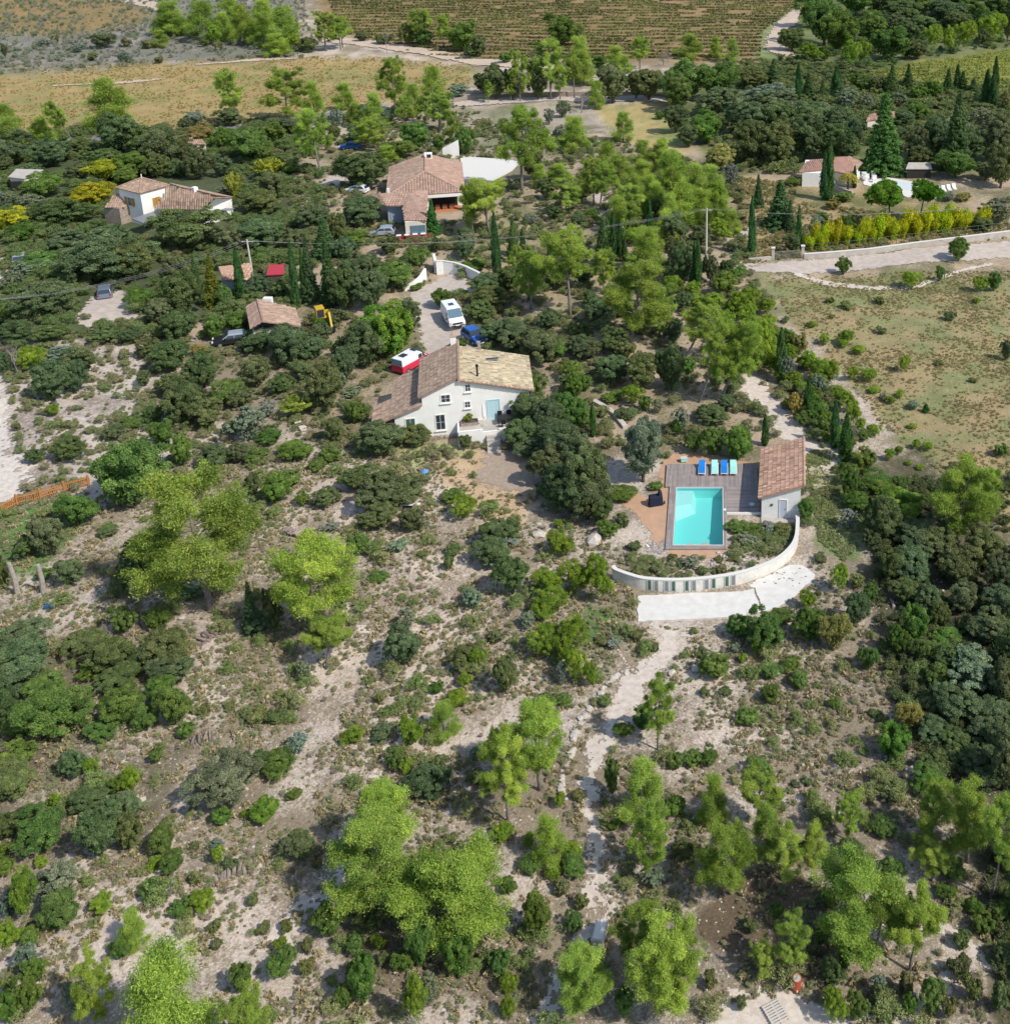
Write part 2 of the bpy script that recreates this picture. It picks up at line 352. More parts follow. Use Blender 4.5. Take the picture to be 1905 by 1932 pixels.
# pool and planter hollow: leave the ground out under the basin
hole = (gx > -3.75) & (gx < .75) & (gy > 80.6) & (gy < 90.0)
FC = FC[~hole[FC].any(1)]
gme = mesh_np('ground', np.c_[gx, gy, GZ.ravel()], FC, mg, {'soil': ('FLOAT_COLOR', ra), 'cover': ('FLOAT_COLOR', rb)}, True)
put(bpy.data.objects.new('ground', gme), kind='structure')

def patch(name, poly, mt, c=.25, jit=1., dz=.03, world=False):
    if c <= .16: c = .085   # a draped sheet with a ragged outline
    wp = poly if world else [un(*q) for q in poly]
    x0, x1 = min(q[0] for q in wp)-1, max(q[0] for q in wp)+1; y0, y1 = min(q[1] for q in wp)-1, max(q[1] for q in wp)+1
    gx_, gy_ = np.meshgrid(np.arange(x0, x1, c), np.arange(y0, y1, c)); h, w_ = gx_.shape
    cx, cy = gx_+c/2, gy_+c/2
    m = inside(cx+(vn(cx, cy, .9, 8)-.5)*jit+(vn(cx, cy, .35, 9)-.5)*jit*.6+(vn(cx, cy, .13, 19)-.5)*jit*.5, cy+(vn(cx, cy, .9, 10)-.5)*jit+(vn(cx, cy, .2, 20)-.5)*jit*.6, wp)[:-1, :-1]
    ii = np.arange(h*w_).reshape(h, w_); f = np.stack([ii[:-1,:-1][m], ii[:-1,1:][m], ii[1:,1:][m], ii[1:,:-1][m]], -1)
    us, inv = np.unique(f, return_inverse=True); X = gx_.ravel()[us]; Y = gy_.ravel()[us]
    return put(bpy.data.objects.new(name, mesh_np(name, np.c_[X, Y, hgt(X, Y)+dz], inv.reshape(-1, 4), mt, None, True)), kind='structure')
M_gravel = mat('pale_gravel', (.52,.455,.40), .95, col2=(.38,.32,.27), nscale=1.3, bump=.15, bscale=9)
M_track = mat('chalky_track', (.50,.44,.38), .95, col2=(.30,.25,.20), nscale=.9, bump=.5, bscale=9)
M_white_tr = mat('white_gravel_track', (.64,.58,.52), .95, col2=(.45,.39,.34), nscale=2.2, bump=.5, bscale=9)
M_asph = mat('grey_lane_surface', (.24,.22,.25), .95, col2=(.17,.16,.17), nscale=.8)
M_far = mat('far_dirt_track', (.55,.44,.34), .95, col2=(.42,.33,.26), nscale=.5)
M_sand = mat('ochre_compacted_earth', (.50,.315,.20), .95, col2=(.40,.25,.165), nscale=1.4, bump=.3, bscale=8)
M_foot = mat('footpath_soil', (.63,.555,.485), .95, col2=(.44,.375,.315), nscale=2.1, bump=.5, bscale=9)
patch('road', [(1405,512),(1470,497),(1530,492),(1640,481),(1760,467),(1905,452),(2100,430),(2100,470),(1905,482),(1780,495),(1640,507),(1520,518),(1420,520)], M_gravel, .3, .8, .06)
patch('driveway', [(772,548),(862,510),(888,530),(890,552),(820,562),(830,580),(866,600),(900,640),(905,665),(800,690),(790,650),(790,610),(765,570)], M_gravel, .25, .9, .05)
patch('parking_yard', [(175,560),(236,548),(262,560),(255,600),(205,618),(165,622),(150,605)], M_gravel, .3, 1., .06)
patch('gravel_track', [(-160,690),(8,700),(14,760),(20,850),(45,900),(40,935),(-160,990)], M_white_tr, .25, 2., .04)
patch('footpath', band([(1262,1185,70),(1255,1230,36),(1195,1290,38),(1150,1370,38),(1118,1440,34),(1112,1520,28),(1118,1600,30),(1120,1690,26),(1130,1740,24)]), M_foot, .16, 1.3, .025)
patch('footpath', band([(1130,1740,26),(1075,1800,22),(1040,1860,20),(1025,1940,26),(1010,2010,30)]), M_foot, .16, 1.0, .025)
patch('footpath', band([(1590,1640,14),(1700,1700,22),(1780,1755,26),(1835,1800,28),(1790,1850,26),(1740,1900,24),(1690,1960,30)]), M_foot, .16, 1.0, .025)
patch('footpath', band([(1835,1800,24),(1905,1850,22),(1980,1900,22)]), M_foot, .16, 1.0, .028)
patch('footpath', band([(560,1050,14),(640,1130,12),(720,1240,12),(800,1290,14),(840,1340,14),(720,1430,14),(700,1500,14)]), M_foot, .2, 1.4, .02)
patch('footpath', band([(660,1640,34),(600,1700,50),(540,1740,40),(500,1790,20)]), M_foot, .16, 1.6, .025)
patch('bare_ground', [(1310,1930),(1400,1880),(1480,1870),(1560,1900),(1640,1935),(1640,2010),(1290,2010)], M_foot, .16, 1.5, .025)
patch('track', band([(1400,700,34),(1425,740,40),(1470,790,50),(1530,850,46),(1560,870,36)]), M_foot, .22, 1.5, .03)
patch('track', [(1500,842),(1545,838),(1600,868),(1590,890),(1520,882)], M_foot, .2, 1., .04)
patch('far_track', band([(600,70,12),(700,84,13),(800,96,13),(900,114,14),(1030,128,12),(1120,142,12)]), M_far, .8, 1.5, .2)
patch('far_track', band([(1530,-10,26),(1505,25,24),(1470,55,24),(1455,85,30),(1490,108,20),(1510,118,12)]), M_far, .8, 1.5, .2)
patch('far_track', band([(210,-10,18),(262,4,16),(310,18,14)]), M_far, .8, 1.5, .2)
patch('far_track', band([(100,163,3),(200,157,3.5),(304,149,3)]), M_far, .5, .8, .15)
patch('far_track', band([(369,121,3),(470,116,4),(564,112,3)]), M_far, .5, .8, .15)
patch('lane', band([(60,268,13),(150,265,13),(330,252,11),(560,232,11),(640,215,8)]), M_asph, .6, .8, .15)
patch('lane', band([(850,198,8),(940,190,11),(1060,183,11),(1180,184,12),(1300,190,12)]), M_gravel, .6, .8, .15)
patch('driveway', band([(575,400,26),(590,370,34),(620,345,26),(660,330,16)]), M_gravel, .35, 1., .06)
patch('driveway', band([(1120,335,22),(1135,370,34),(1160,410,38),(1175,440,24)]), M_gravel, .35, 1., .06)
patch('driveway', band([(1395,430,50),(1400,470,46),(1420,505,30)]), M_gravel, .35, 1.2, .06)
patch('driveway', band([(-40,520,60),(20,492,34),(40,482,20)]), M_white_tr, .35, 1.2, .06)
patch('field_track', band([(1500,520,6),(1560,536,10),(1640,545,8),(1720,543,6),(1800,515,5),(1870,495,5)]), M_foot, .25, .4, .07)
patch('poolside_earth', [(1258,858),(1262,880),(1270,905),(1262,1012),(1240,1030),(1190,960),(1170,950),(1185,930),(1230,940),(1250,915),(1240,880)], M_sand, .15, .5, .03)
patch('poolside_earth', [(1258,884),(1258,856),(1320,852),(1385,868),(1425,874),(1425,884)], M_sand, .15, .4, .034)
patch('poolside_earth', [(1262,1036),(1268,1028),(1372,1028),(1385,1040),(1330,1058),(1260,1050)], M_sand, .15, .4, .034)
patch('courtyard', [(912,852),(1010,850),(1020,900),(990,935),(960,930),(900,905)], mat('shaded_trodden_earth', (.40,.31,.25), .95, col2=(.27,.22,.165), nscale=2.2), .2, 2.0, .04)  # rough brown earth, with part of the tree shadow in its colour
# ---------------------------------------------------------------- building parts
def win(parent, u0, u1, z0, z1, v=0., pane=None, shut=None, name='window', div=1, frame=None, deep=.05, sill=True):
    """a window on a wall whose outer face is at local y=v, facing -y"""
    frame = frame or M_white; fw = .09
    m = MB(); m.box(u0-fw, u0, v-deep, v+.02, z0-fw, z1+fw); m.box(u1, u1+fw, v-deep, v+.02, z0-fw, z1+fw)
    m.box(u0, u1, v-deep, v+.02, z1, z1+fw); m.box(u0, u1, v-deep, v+.02, z0-fw, z0)
    o = m.build(name, frame, parent)
    p = MB(); wd = (u1-u0)/div
    for k in range(div): p.box(u0+k*wd+(.02 if k else 0), u0+(k+1)*wd-(.02 if k < div-1 else 0), v-.012, v+.01, z0, z1)
    p.build('pane', pane or M_glass, o)
    if div == 1 and frame is M_white:
        for x in ((u0+u1)/2,): MB().box(x-.025, x+.025, v-.03, v-.013, z0, z1).build('glazing_bar', M_doorw, o)
        MB().box(u0, u1, v-.034, v-.031, (z0+z1)/2-.02, (z0+z1)/2+.02).build('glazing_bar', M_doorw, o)
    if sill: MB().box(u0-.18, u1+.18, v-.17, v-deep-.003, z0-fw-.06, z0-fw).build('sill', frame, o)
    if shut:
        for a, b in shut:
            s = MB().box(a, b, v-deep-.045, v-deep-.004, z0, z1)
            for k in range(int((z1-z0)/.18)): s.box(a+.04, b-.04, v-deep-.06, v-deep-.045, z0+.05+k*.18, z0+.14+k*.18)
            s.build('shutter', M_shut, o)
    return o
def tile_roof(name, P, mt, parent=None, du=.27, dv=.42, thick=.14, hgt_=.07, **kw):
    """canal tiles laid on a flat outline P (3D points, the first two along the eave); every tile is geometry"""
    P = [Vector(p) for p in P]; u = (P[1]-P[0]); u.normalize()
    nrm = (P[1]-P[0]).cross(P[2]-P[0]); nrm.normalize()
    if nrm.z < 0: nrm = -nrm
    v = nrm.cross(u)
    pl = [((p-P[0]).dot(u), (p-P[0]).dot(v)) for p in P]
    m = MB(); n = len(P); b = [p-nrm*thick for p in P]
    i0 = [m.vert(p, .4) for p in P]; i1 = [m.vert(p, .4) for p in b]; m.f.append(i0); m.f.append(i1[::-1])
    for k in range(n): m.f.append([i0[(k+1) % n], i0[k], i1[k], i1[(k+1) % n]])
    x0, x1 = min(q[0] for q in pl), max(q[0] for q in pl); y0, y1 = min(q[1] for q in pl), max(q[1] for q in pl)
    nx = max(1, int((x1-x0)/du)); ny = max(1, int((y1-y0)/dv)); dx = (x1-x0)/nx; dy = (y1-y0)/ny
    R = random.Random(len(name)*7+nx)
    for i in range(nx):
        cx = x0+(i+.5)*dx; crow = R.uniform(-.05, .05)
        for j in range(ny):
            cy = y0+(j+.5)*dy
            if not bool(inside(np.array(cx), np.array(cy), pl)): continue
            a = min(1, max(0, R.gauss(.5, .22)+crow)); lift = .02+R.uniform(0, .015); sh = R.uniform(-.012, .012)
            sec = [(-.46, .004), (-.24, .8), (.24, .8), (.46, .004)]
            lo = [m.vert(P[0]+u*(cx+sx*dx*.96+sh)+v*(cy-dy*.55)+nrm*(hgt_*sz+lift+.012), a) for sx, sz in sec]
            hi = [m.vert(P[0]+u*(cx+sx*dx*.86+sh)+v*(cy+dy*.5)+nrm*(hgt_*sz+.012), a) for sx, sz in sec]
            for k in range(3): m.f.append([lo[k], lo[k+1], hi[k+1], hi[k]])
    return m.build(name, mt, parent, **kw)
def ridge(parent, a, b, mt, r=.13, name='ridge_tiles'):
    a, b = Vector(a), Vector(b); n = max(2, int((b-a).length/.45)); m = MB()
    for k in range(n):
        p, q = a.lerp(b, k/n), a.lerp(b, (k+1.08)/n); m.tube([p, q], [r*1.08, r*.9], 6, .35+.3*random.random())
    return m.build(name, mt, parent)

# ---------------------------------------------------------------- main white house
hx, hy = -27.69, 98.77
h = empty('white_house', (hx, hy, 0), radians(12.5), 'white gabled house with brown and yellow tiled roof beside the big oaks', 'house')
wl = MB(); wl.prism([(-.66,-1.2),(-.66,4.62),(2.62,6.2),(2.62,5.95),(9.6,4.02),(9.6,-1.2)], 0, 7.6); wl.build('wall', M_white, h)
wl = MB(); wl.prism([(-3.35,-1.2),(-3.35,2.62),(-.663,3.6),(-.663,-1.2)], 0, 8.0); wl.build('wall', M_white, h, label='white annex wall on the left side')
zl = lambda u: 6.42-(2.85-u)*.455
tile_roof('roof', [(-.98,8.4,zl(-.98)),(-.98,-.32,zl(-.98)),(2.85,-.32,6.42),(2.85,8.4,6.42)], M_tileL, h, label='brown tiled left slope of the roof')
zr = lambda u: 6.12-(u-2.9)*.262
rr = tile_roof('roof', [(10.0,-.32,zr(10.0)),(10.0,7.7,zr(10.0)),(2.9,7.7,zr(2.9)),(2.9,-.32,zr(2.9))], M_tileR, h, label='sunlit yellow lichened right slope of the roof')
MB().box(2.86, 3.06, -.34, 8.3, 5.9, 6.40).build('ridge_wall', M_tileP, h); ridge(h, (2.9,-.36,6.45), (2.9,8.4,6.45), M_tileL)
m = MB()
for k in range(16): m.box(3.1+k*.43, 3.5+k*.43, -.40, -.12, zr(3.3+k*.43)-.02, zr(3.3+k*.43)+.09, .3+.4*random.random())
m.build('verge_tiles', M_tileP, h)
za = lambda u: 3.86-(-.68-u)*.36
tile_roof('roof', [(-3.75,8.5,za(-3.75)),(-3.75,-.32,za(-3.75)),(-.70,-.32,za(-.70)),(-.70,8.5,za(-.70))], M_tileL, h, label='brown tiled roof of the left annex')
tile_roof('roof', [(-5.5,3.9,za(-5.5)),(-5.5,-.32,za(-5.5)),(-3.78,-.32,za(-3.78)),(-3.78,3.9,za(-3.78))], M_tileB, h, label='low tiled lean-to roof at far left')
MB().box(-5.3,-5.16,-.1,.04,-.5,2.0).build('post', M_bark, h); MB().box(-5.3,-5.16,3.6,3.74,-.5,2.05).build('post', M_bark, h); MB().box(-5.3,-3.4,-.12,-.02,2.003,2.14).build('beam', M_bark, h)
MB().box(-5.2,-3.4,3.4,3.6,-.5,2.0).build('lean_to_wall', M_stonewall, h)
win(h, 1.17, 1.96, 3.78, 4.52); win(h, 3.5, 3.95, 4.72, 5.40); win(h, 3.36, 3.82, 2.98, 3.58); win(h, .50, 1.32, .88, 2.45)
win(h, -2.32, -1.5, .7, 2.35, pane=M_green)
d = win(h, 5.5, 6.6, 1.50, 3.48, pane=M_door, name='door', div=2, frame=M_door, sill=False)
c = MB(); c.box(2.2,2.75,7.7,8.25,5.6,7.15); c.build('chimney', M_white, h); MB().box(2.15,2.8,7.65,8.3,7.153,7.23).build('chimney_cap', M_tileP, h)
MB().box(4.9,5.2,7.3,7.6,5.2,6.5).build('chimney', M_stonewall, h)
MB().tube([(4.72,1.0,5.6),(4.72,1.0,6.75)], .09, 8).tube([(4.72,1.0,6.75),(4.72,1.0,6.95)], .15, 8).build('flue', M_black, h)
s = MB().box(5.6,6.9,5.0,5.45,zr(6.0)+.12,zr(6.0)+.2); o = s.build('skylight', M_grey, h); MB().box(5.68,6.82,5.07,5.38,zr(6.0)+.2,zr(6.0)+.215).build('pane', M_glass, o)
m = MB().tube([(2.4,8.0,7.2),(2.4,8.0,8.7)], .025, 5)
for k in range(5): m.tube([(2.05+.03*k,8.0,7.9+.16*k),(2.75-.03*k,8.0,7.9+.16*k)], .012, 4)
m.build('aerial', M_grey, h)
MB().tube([(9.72,-.1,-.3),(9.72,-.1,4.1)], .05, 6).build('downpipe', M_grey, h)
m = MB(); m.prism([(2.66,-1.2),(2.66,1.45),(8.2,1.45),(8.2,-1.2)], -2.3, -.003); m.build('terrace', M_conc, h)
m = MB(); m.box(2.6,4.9,-2.5,-2.303,-1.2,1.72); m.box(6.4,8.3,-2.5,-2.303,-1.2,1.62); m.box(2.5,2.657,-2.3,-.003,-1.2,1.5); m.box(4.9,6.4,-2.5,-2.303,-1.2,1.44); m.build('terrace_wall', M_white, h)
m = MB()
for i in range(60):
    x = -.4+i*.1*1.03+random.uniform(-.04,.04); s_ = random.uniform(.10,.2); m.box(x, x+s_, -.42-random.random()*.1, -.02, -.5, .22+random.uniform(-.08,.1), random.random())
for i in range(34): x = 2.7+i*.165; m.box(x, x+.15, -2.85-random.random()*.12, -2.503, -.6, .32+random.uniform(-.1,.14), random.random())
m.build('stone_plinth', M_stonewall, h, kind='stuff')
for k in range(5):
    MB().box(5.2,6.5,-2.86-k*.34-.003*k,-2.52-k*.34,-.6,1.1-k*.24).build('step', M_conc, h)
MB().box(2.85,4.5,-1.0,-.1,1.452,1.75).build('planter', M_stonewall, h); MB().box(2.93,4.42,-.93,-.17,1.753,1.79).build('planter_soil', M_bark, h)
# things on the terrace
def L(u, v, z=0.): a = radians(12.5); return (hx+u*cos(a)-v*sin(a), hy+u*sin(a)+v*cos(a), z)
p = empty('parasol', L(5.05,-1.2,1.45), 0, 'closed white parasol standing on the terrace of the white gabled house', 'parasol')
MB().tube([(0,0,.05),(0,0,2.5)], .03, 6).build('pole', M_plast, p); MB().tube([(0,0,0),(0,0,.08)], [.32,.28], 12).build('base', M_conc, p)
MB().tube([(0,0,.75),(0,0,1.0),(0,0,2.1),(0,0,2.45)], [.07,.17,.11,.03], 8).build('canopy', M_plast, p)
t = empty('garden_table', L(7.1,-1.2,1.45), radians(15), 'dark garden table on the shaded terrace under the oak', 'table')
MB().box(-.8,.8,-.45,.45,.70,.74).build('tabletop', M_black, t)
for a in (-.7,.7):
    for b in (-.38,.38): MB().box(a-.03,a+.03,b-.03,b+.03,0,.70).build('leg', M_black, t)
def gchair(x, y, r, lab, mt, grp='chairs around the terrace table', z=1.45):
    c = empty('garden_chair', (x, y, z), r, lab, 'chair', grp)
    MB().box(-.23,.23,-.22,.22,.42,.46).build('seat', mt, c); MB().box(-.23,.23,.22,.26,.46,.92).build('backrest', mt, c)
    for a in (-.2,.2):
        for b in (-.19,.2): MB().box(a-.02,a+.02,b-.02,b+.02,0,.42).build('leg', mt, c)
    return c
q = L(6.6,-.5); gchair(q[0], q[1], radians(12), 'black garden chair behind the terrace table, nearer to the blue door', M_black)
q = L(7.5,-.5); gchair(q[0], q[1], radians(16), 'black garden chair behind the terrace table, farther from the blue door', M_black)
q = L(6.9,-1.95); gchair(q[0], q[1], radians(190), 'black garden chair in front of the terrace table, seen from behind', M_black)
# ---------------------------------------------------------------- swimming pool, deck, pool house
p = empty('swimming_pool', (-1.45,85.3,0), 0, 'rectangular swimming pool of bright turquoise water in a wooden deck', 'pool')
m = MB(); X0, X1, Y0, Y1 = -2.05, 2.05, -4.45, 4.35
m.poly([(X0,Y0,-1.35),(X1,Y0,-1.35),(X1,Y1,-.95),(X0,Y1,-.95)])
for a, b in (((X0,Y0),(X1,Y0)),((X1,Y0),(X1,Y1)),((X1,Y1),(X0,Y1)),((X0,Y1),(X0,Y0))): m.poly([(a[0],a[1],.12),(b[0],b[1],.12),(b[0],b[1],-1.35),(a[0],a[1],-1.35)])
m.build('basin', M_liner, p)
m = MB().hexa([(X0+.003,Y1-3.6,-1.34),(X0+1.8,Y1-2.4,-1.34),(X0+1.8,Y1-.003,-1.34),(X0+.003,Y1-.003,-1.34)],[(X0+.003,Y1-2.5,-.22),(X0+1.35,Y1-2.1,-.22),(X0+1.45,Y1-.003,-.22),(X0+.003,Y1-.003,-.22)]); m.build('steps', M_plast, p)
MB().poly([(X0+.001,Y0+.001,-.06),(X1-.001,Y0+.001,-.06),(X1-.001,Y1-.001,-.06),(X0+.001,Y1-.001,-.06)]); m = MB(); m.poly([(X0,Y0,-.05),(X1,Y0,-.05),(X1,Y1,-.05),(X0,Y1,-.05)]); m.build('water', M_water, p)
m = MB(); m.box(X0+.001,X0+.02,Y0+.02,Y1-.02,-.12,.06); m.box(X1-.02,X1-.001,Y0+.02,Y1-.02,-.12,.06); m.box(X0+.001,X1-.001,Y0+.001,Y0+.019,-.12,.06); m.box(X0+.001,X1-.001,Y1-.019,Y1-.001,-.12,.06); m.build('waterline_tiles', mat('waterline_tiles', (.16,.42,.50), .3), p)
m = MB(); m.box(X0-.06,X0,Y0-.06,Y1+.06,.10,.17); m.box(X1,X1+.06,Y0-.06,Y1+.06,.10,.17); m.box(X0,X1,Y1,Y1+.06,.10,.17); m.box(X0,X1,Y0-.06,Y0,.10,.17); m.build('coping', M_coping, p)
MB().box(X1+.06,X1+.30,.6,.85,.165,.20).build('skimmer_lid', M_plast, p)
dk = empty('pool_deck', (0,0,0), 0, 'grey wooden deck wrapped round the turquoise swimming pool', 'deck')
def boards(x0, x1, y0, y1, alongy=True, w=.14, zt=.155, name='board_field'):
    m = MB()
    if alongy:
        n_ = int((x1-x0)/w); w = (x1-x0)/n_
        for i in range(n_):
            yb = y0; 
            while yb < y1-.05:
                ye = min(y1, yb+random.uniform(1.8,3.2)); m.box(x0+i*w, x0+(i+1)*w-.012, yb, ye-.008, zt-.03, zt, random.random()); yb = ye
    else:
        n_ = int((y1-y0)/w); w = (y1-y0)/n_
        for i in range(n_):
            xb = x0
            while xb < x1-.05:
                xe = min(x1, xb+random.uniform(1.8,3.2)); m.box(xb, xe-.008, y0+i*w, y0+(i+1)*w-.012, zt-.03, zt, random.random()); xb = xe
    m.box(x0+.02, x1-.02, y0+.02, y1-.02, -.4, zt-.035, .2)
    o = m.build(name, M_deck, dk); return o
boards(-4.55, 3.82, 89.78, 93.75)
boards(-4.15, -3.57, 80.3, 89.775); boards(-3.565, .66, 80.3, 80.78, False); boards(.665, .95, 80.3, 89.775)
boards(.955, 3.85, 85.62, 89.775, False)
MB().box(.96,3.9,85.5,85.615,-.6,.17).build('edge_wall', M_white, dk)
def lounger(x, y, lab, mt):
    e = empty('sun_lounger', (x, y, .157), 0, lab, 'sun lounger', 'sun loungers on the pool deck')
    f = MB(); f.box(-.34,-.29,-.95,.95,.26,.31); f.box(.29,.34,-.95,.95,.26,.31); f.box(-.29,.29,-.95,-.90,.26,.31); f.box(-.29,.29,.90,.95,.26,.31); f.build('frame', M_plast, e)
    for a in (-.31,.31):
        for b in (-.8,.75): MB().box(a-.025,a+.025,b-.025,b+.025,0,.26).build('leg', M_plast, e)
    MB().box(-.29,.29,-.92,.25,.31,.37).build('mattress', mt, e, bevel=.02)
    MB().hexa([(-.29,.25,.31),(.29,.25,.31),(.29,.92,.60),(-.29,.92,.60)], [(-.29,.23,.37),(.29,.23,.37),(.29,.89,.66),(-.29,.89,.66)]).build('backrest', mt, e)
for x, lab, mt in ((-1.27,'deep blue cushioned sun lounger, leftmost of the four on the deck',M_blue), (-.1,'pale mint sun lounger between the two deep blue ones',M_mint),
                   (.79,'deep blue sun lounger between the two pale mint ones',M_blue), (1.62,'pale mint sun lounger, rightmost of the four, nearest the pool house',M_mint)):
    lounger(x, 92.45, lab, mt)
q = un(*fd('N',635,240)); e = empty('storage_box', (q[0],q[1],.03), .2, 'small pale green box on the earth behind the pool deck', 'box')
MB().box(-.3,.3,-.22,.22,0,.32).build('body', M_mint, e, bevel=.02); MB().box(-.32,.32,-.24,.24,.322,.37).build('lid', M_gpale, e)
q = un(*fd('N',1232,632)); e = empty('deck_ring', (q[0],q[1],.157), 0, 'small white round drain cover lying on the shaded deck', 'drain cover')
m = MB(); m.tube([(.24*cos(a),.24*sin(a),.02) for a in np.linspace(0,2*pi,17)], .03, 5, caps=False); m.build('rim', M_plast, e); MB().tube([(0,0,0),(0,0,.03)], .14, 10).build('cap', M_plast, e)
# barbecue left of pool
q = un(*fd('N',400,620)); e = empty('barbecue', (q[0],q[1],.03), .3, 'navy black covered barbecue left of the pool', 'barbecue')
m = MB(); m.hexa([(-.75,-.35,0),(.5,-.35,0),(.5,.35,0),(-.75,.35,0)], [(-.7,-.3,.95),(.45,-.3,.9),(.45,.3,.9),(-.7,.3,.95)]); m.build('cover', M_navy, e, bevel=.06)
m = MB(); m.hexa([(.1,-.28,.9),(.45,-.28,.9),(.45,.28,.9),(.1,.28,.9)], [(.14,-.2,1.35),(.40,-.2,1.3),(.40,.2,1.3),(.14,.2,1.35)]); m.build('hood', M_navy, e, bevel=.05)
for a in (-.8,.6): MB().tube([(a,-.1,.14),(a+.08,-.1,.14)], .14, 10).build('wheel', M_black, e)
ph = empty('pool_house', (3.93,85.0,0), radians(-4), 'small white pool house with a pink tiled lean-to roof', 'pool house')
wl = MB(); wl.prism([(0,-.6),(0,2.02),(3.32,3.22),(3.32,-.6)], 0, 7.7); wl.build('wall', M_white, ph)
tile_roof('roof', [(-.28,8.0,2.10),(-.28,-.22,2.10),(3.55,-.22,3.48),(3.55,8.0,3.48)], M_tileP, ph, du=.24, dv=.38)
ridge(ph, (3.6,-.25,3.5), (3.6,8.05,3.5), M_tileP, .12, 'edge_tiles')
MB().box(-.32,-.285,-.2,7.9,2.02,2.12).build('gutter', M_grey, ph)
d = MB(); d.box(1.5,1.57,-.05,.02,.02,1.95); d.box(2.13,2.2,-.05,.02,.02,1.95); d.box(1.57,2.13,-.05,.02,1.88,1.95); o = d.build('door', M_white, ph)
MB().box(1.57,2.13,-.02,.01,.02,1.88).build('door_panel', M_doorw, o); MB().box(2.02,2.07,-.06,-.02,.95,1.05).build('handle', M_grey, o)
m = MB()
for k in range(4): m.tube([(.75+.06*k,-.04,1.25),(.80+.06*k,-.04,1.48)], .02, 4)
m.build('wall_hook', M_black, ph)
q = un(*fd('N',1362,705)); e = MB(); e.tube([(.05*sin(a*1.0),.30*cos(a),.32+.30*sin(a)) for a in np.linspace(0,2*pi,19)], .075, 7, caps=False)
o = e.build('straw_ring', mat('straw', (.42,.30,.14), .9), None, label='brown ring leaning on the white front wall of the pool house', cat='ring'); o.location = (q[0], q[1]+.12, .02); o.rotation_euler = (0, radians(-8), radians(75))
MB().box(3.9,7.35,84.15,84.95,-.5,.10).build('pool_house_step', M_conc, None, label='pale concrete ledge along the foot of the pool house front wall', cat='ledge')
# curved retaining wall with panels, built at its own place
cw = empty('curved_wall', (0,0,0), 0, 'long curved white retaining wall below the pool with pale and dark panels', 'wall')
path = [(-8.1,76.8),(-7.84,76.34),(-6.53,75.61),(-5.44,75.21),(-3.67,75.04),(-1.90,75.11),(-.13,75.40),(1.65,75.90),(3.47,76.79),(4.87,77.84),(5.96,79.22),(6.62,80.81),(6.91,83.04),(6.95,84.1)]
def spline(pts, n=6):
    P = [np.array(p, float) for p in pts]; P = [2*P[0]-P[1]]+P+[2*P[-1]-P[-2]]; out = []
    for i in range(1, len(P)-2):
        for k in range(n):
            t = k/n; out.append(tuple(.5*((2*P[i])+(-P[i-1]+P[i+1])*t+(2*P[i-1]-5*P[i]+4*P[i+1]-P[i+2])*t*t+(-P[i-1]+3*P[i]-3*P[i+1]+P[i+2])*t**3)))
    out.append(tuple(P[-2])); return out
def ribbon_wall(pts, t, z0f, z1f, mt, name, parent):
    m = MB(); n_ = len(pts); inn = []; outt = []
    for i, p in enumerate(pts):
        a = pts[max(0,i-1)]; b = pts[min(n_-1,i+1)]; dx, dy = b[0]-a[0], b[1]-a[1]; l = hypot(dx, dy)
        nx_, ny_ = -dy/l*t/2, dx/l*t/2; inn.append((p[0]+nx_, p[1]+ny_)); outt.append((p[0]-nx_, p[1]-ny_))
    r = []
    for i in range(n_):
        z0, z1 = z0f(i/(n_-1)), z1f(i/(n_-1)); r.append([m.vert((*outt[i], z0)), m.vert((*outt[i], z1)), m.vert((*inn[i], z1)), m.vert((*inn[i], z0))])
    for i in range(n_-1):
        for k in range(4): m.f.append([r[i][k], r[i+1][k], r[i+1][(k+1) % 4], r[i][(k+1) % 4]])
    m.f.append(r[0][::-1]); m.f.append(r[-1]); return m.build(name, mt, parent)
sw = spline(path)
ribbon_wall(sw, .24, lambda t: -.6, lambda t: 1.0-.30*max(0, t-.45), M_stain, 'wall', cw)
cap = ribbon_wall(sw, .32, lambda t: 1.003-.30*max(0, t-.45), lambda t: 1.05-.30*max(0, t-.45), M_coping, 'coping', cw)
for i, zx in enumerate((340,398,488,547,662,722,832,892,1007,1064)):
    q = un(*fd('N',zx,1330)); k = min(range(len(sw)), key=lambda j: (sw[j][0]-q[0])**2); a = sw[max(0,k-1)]; b = sw[min(len(sw)-1,k+1)]
    an = math.atan2(b[1]-a[1], b[0]-a[0]); c_ = (q[0], sw[k][1]+(q[0]-sw[k][0])*math.tan(an))
    o = MB().box(-.10,.10,-.17,-.122,.10,.90).build('panel', M_green if i % 4 in (0,3) else M_grey, cw); o.location = (c_[0], c_[1], 0); o.rotation_euler = (0,0,an)
    for s_ in (-1,1):
        o = MB().box(s_*.17-.035,s_*.17+.035,-.165,-.122,.0,.95).build('pilaster', M_gpale, cw); o.location = (c_[0], c_[1], 0); o.rotation_euler = (0,0,an)
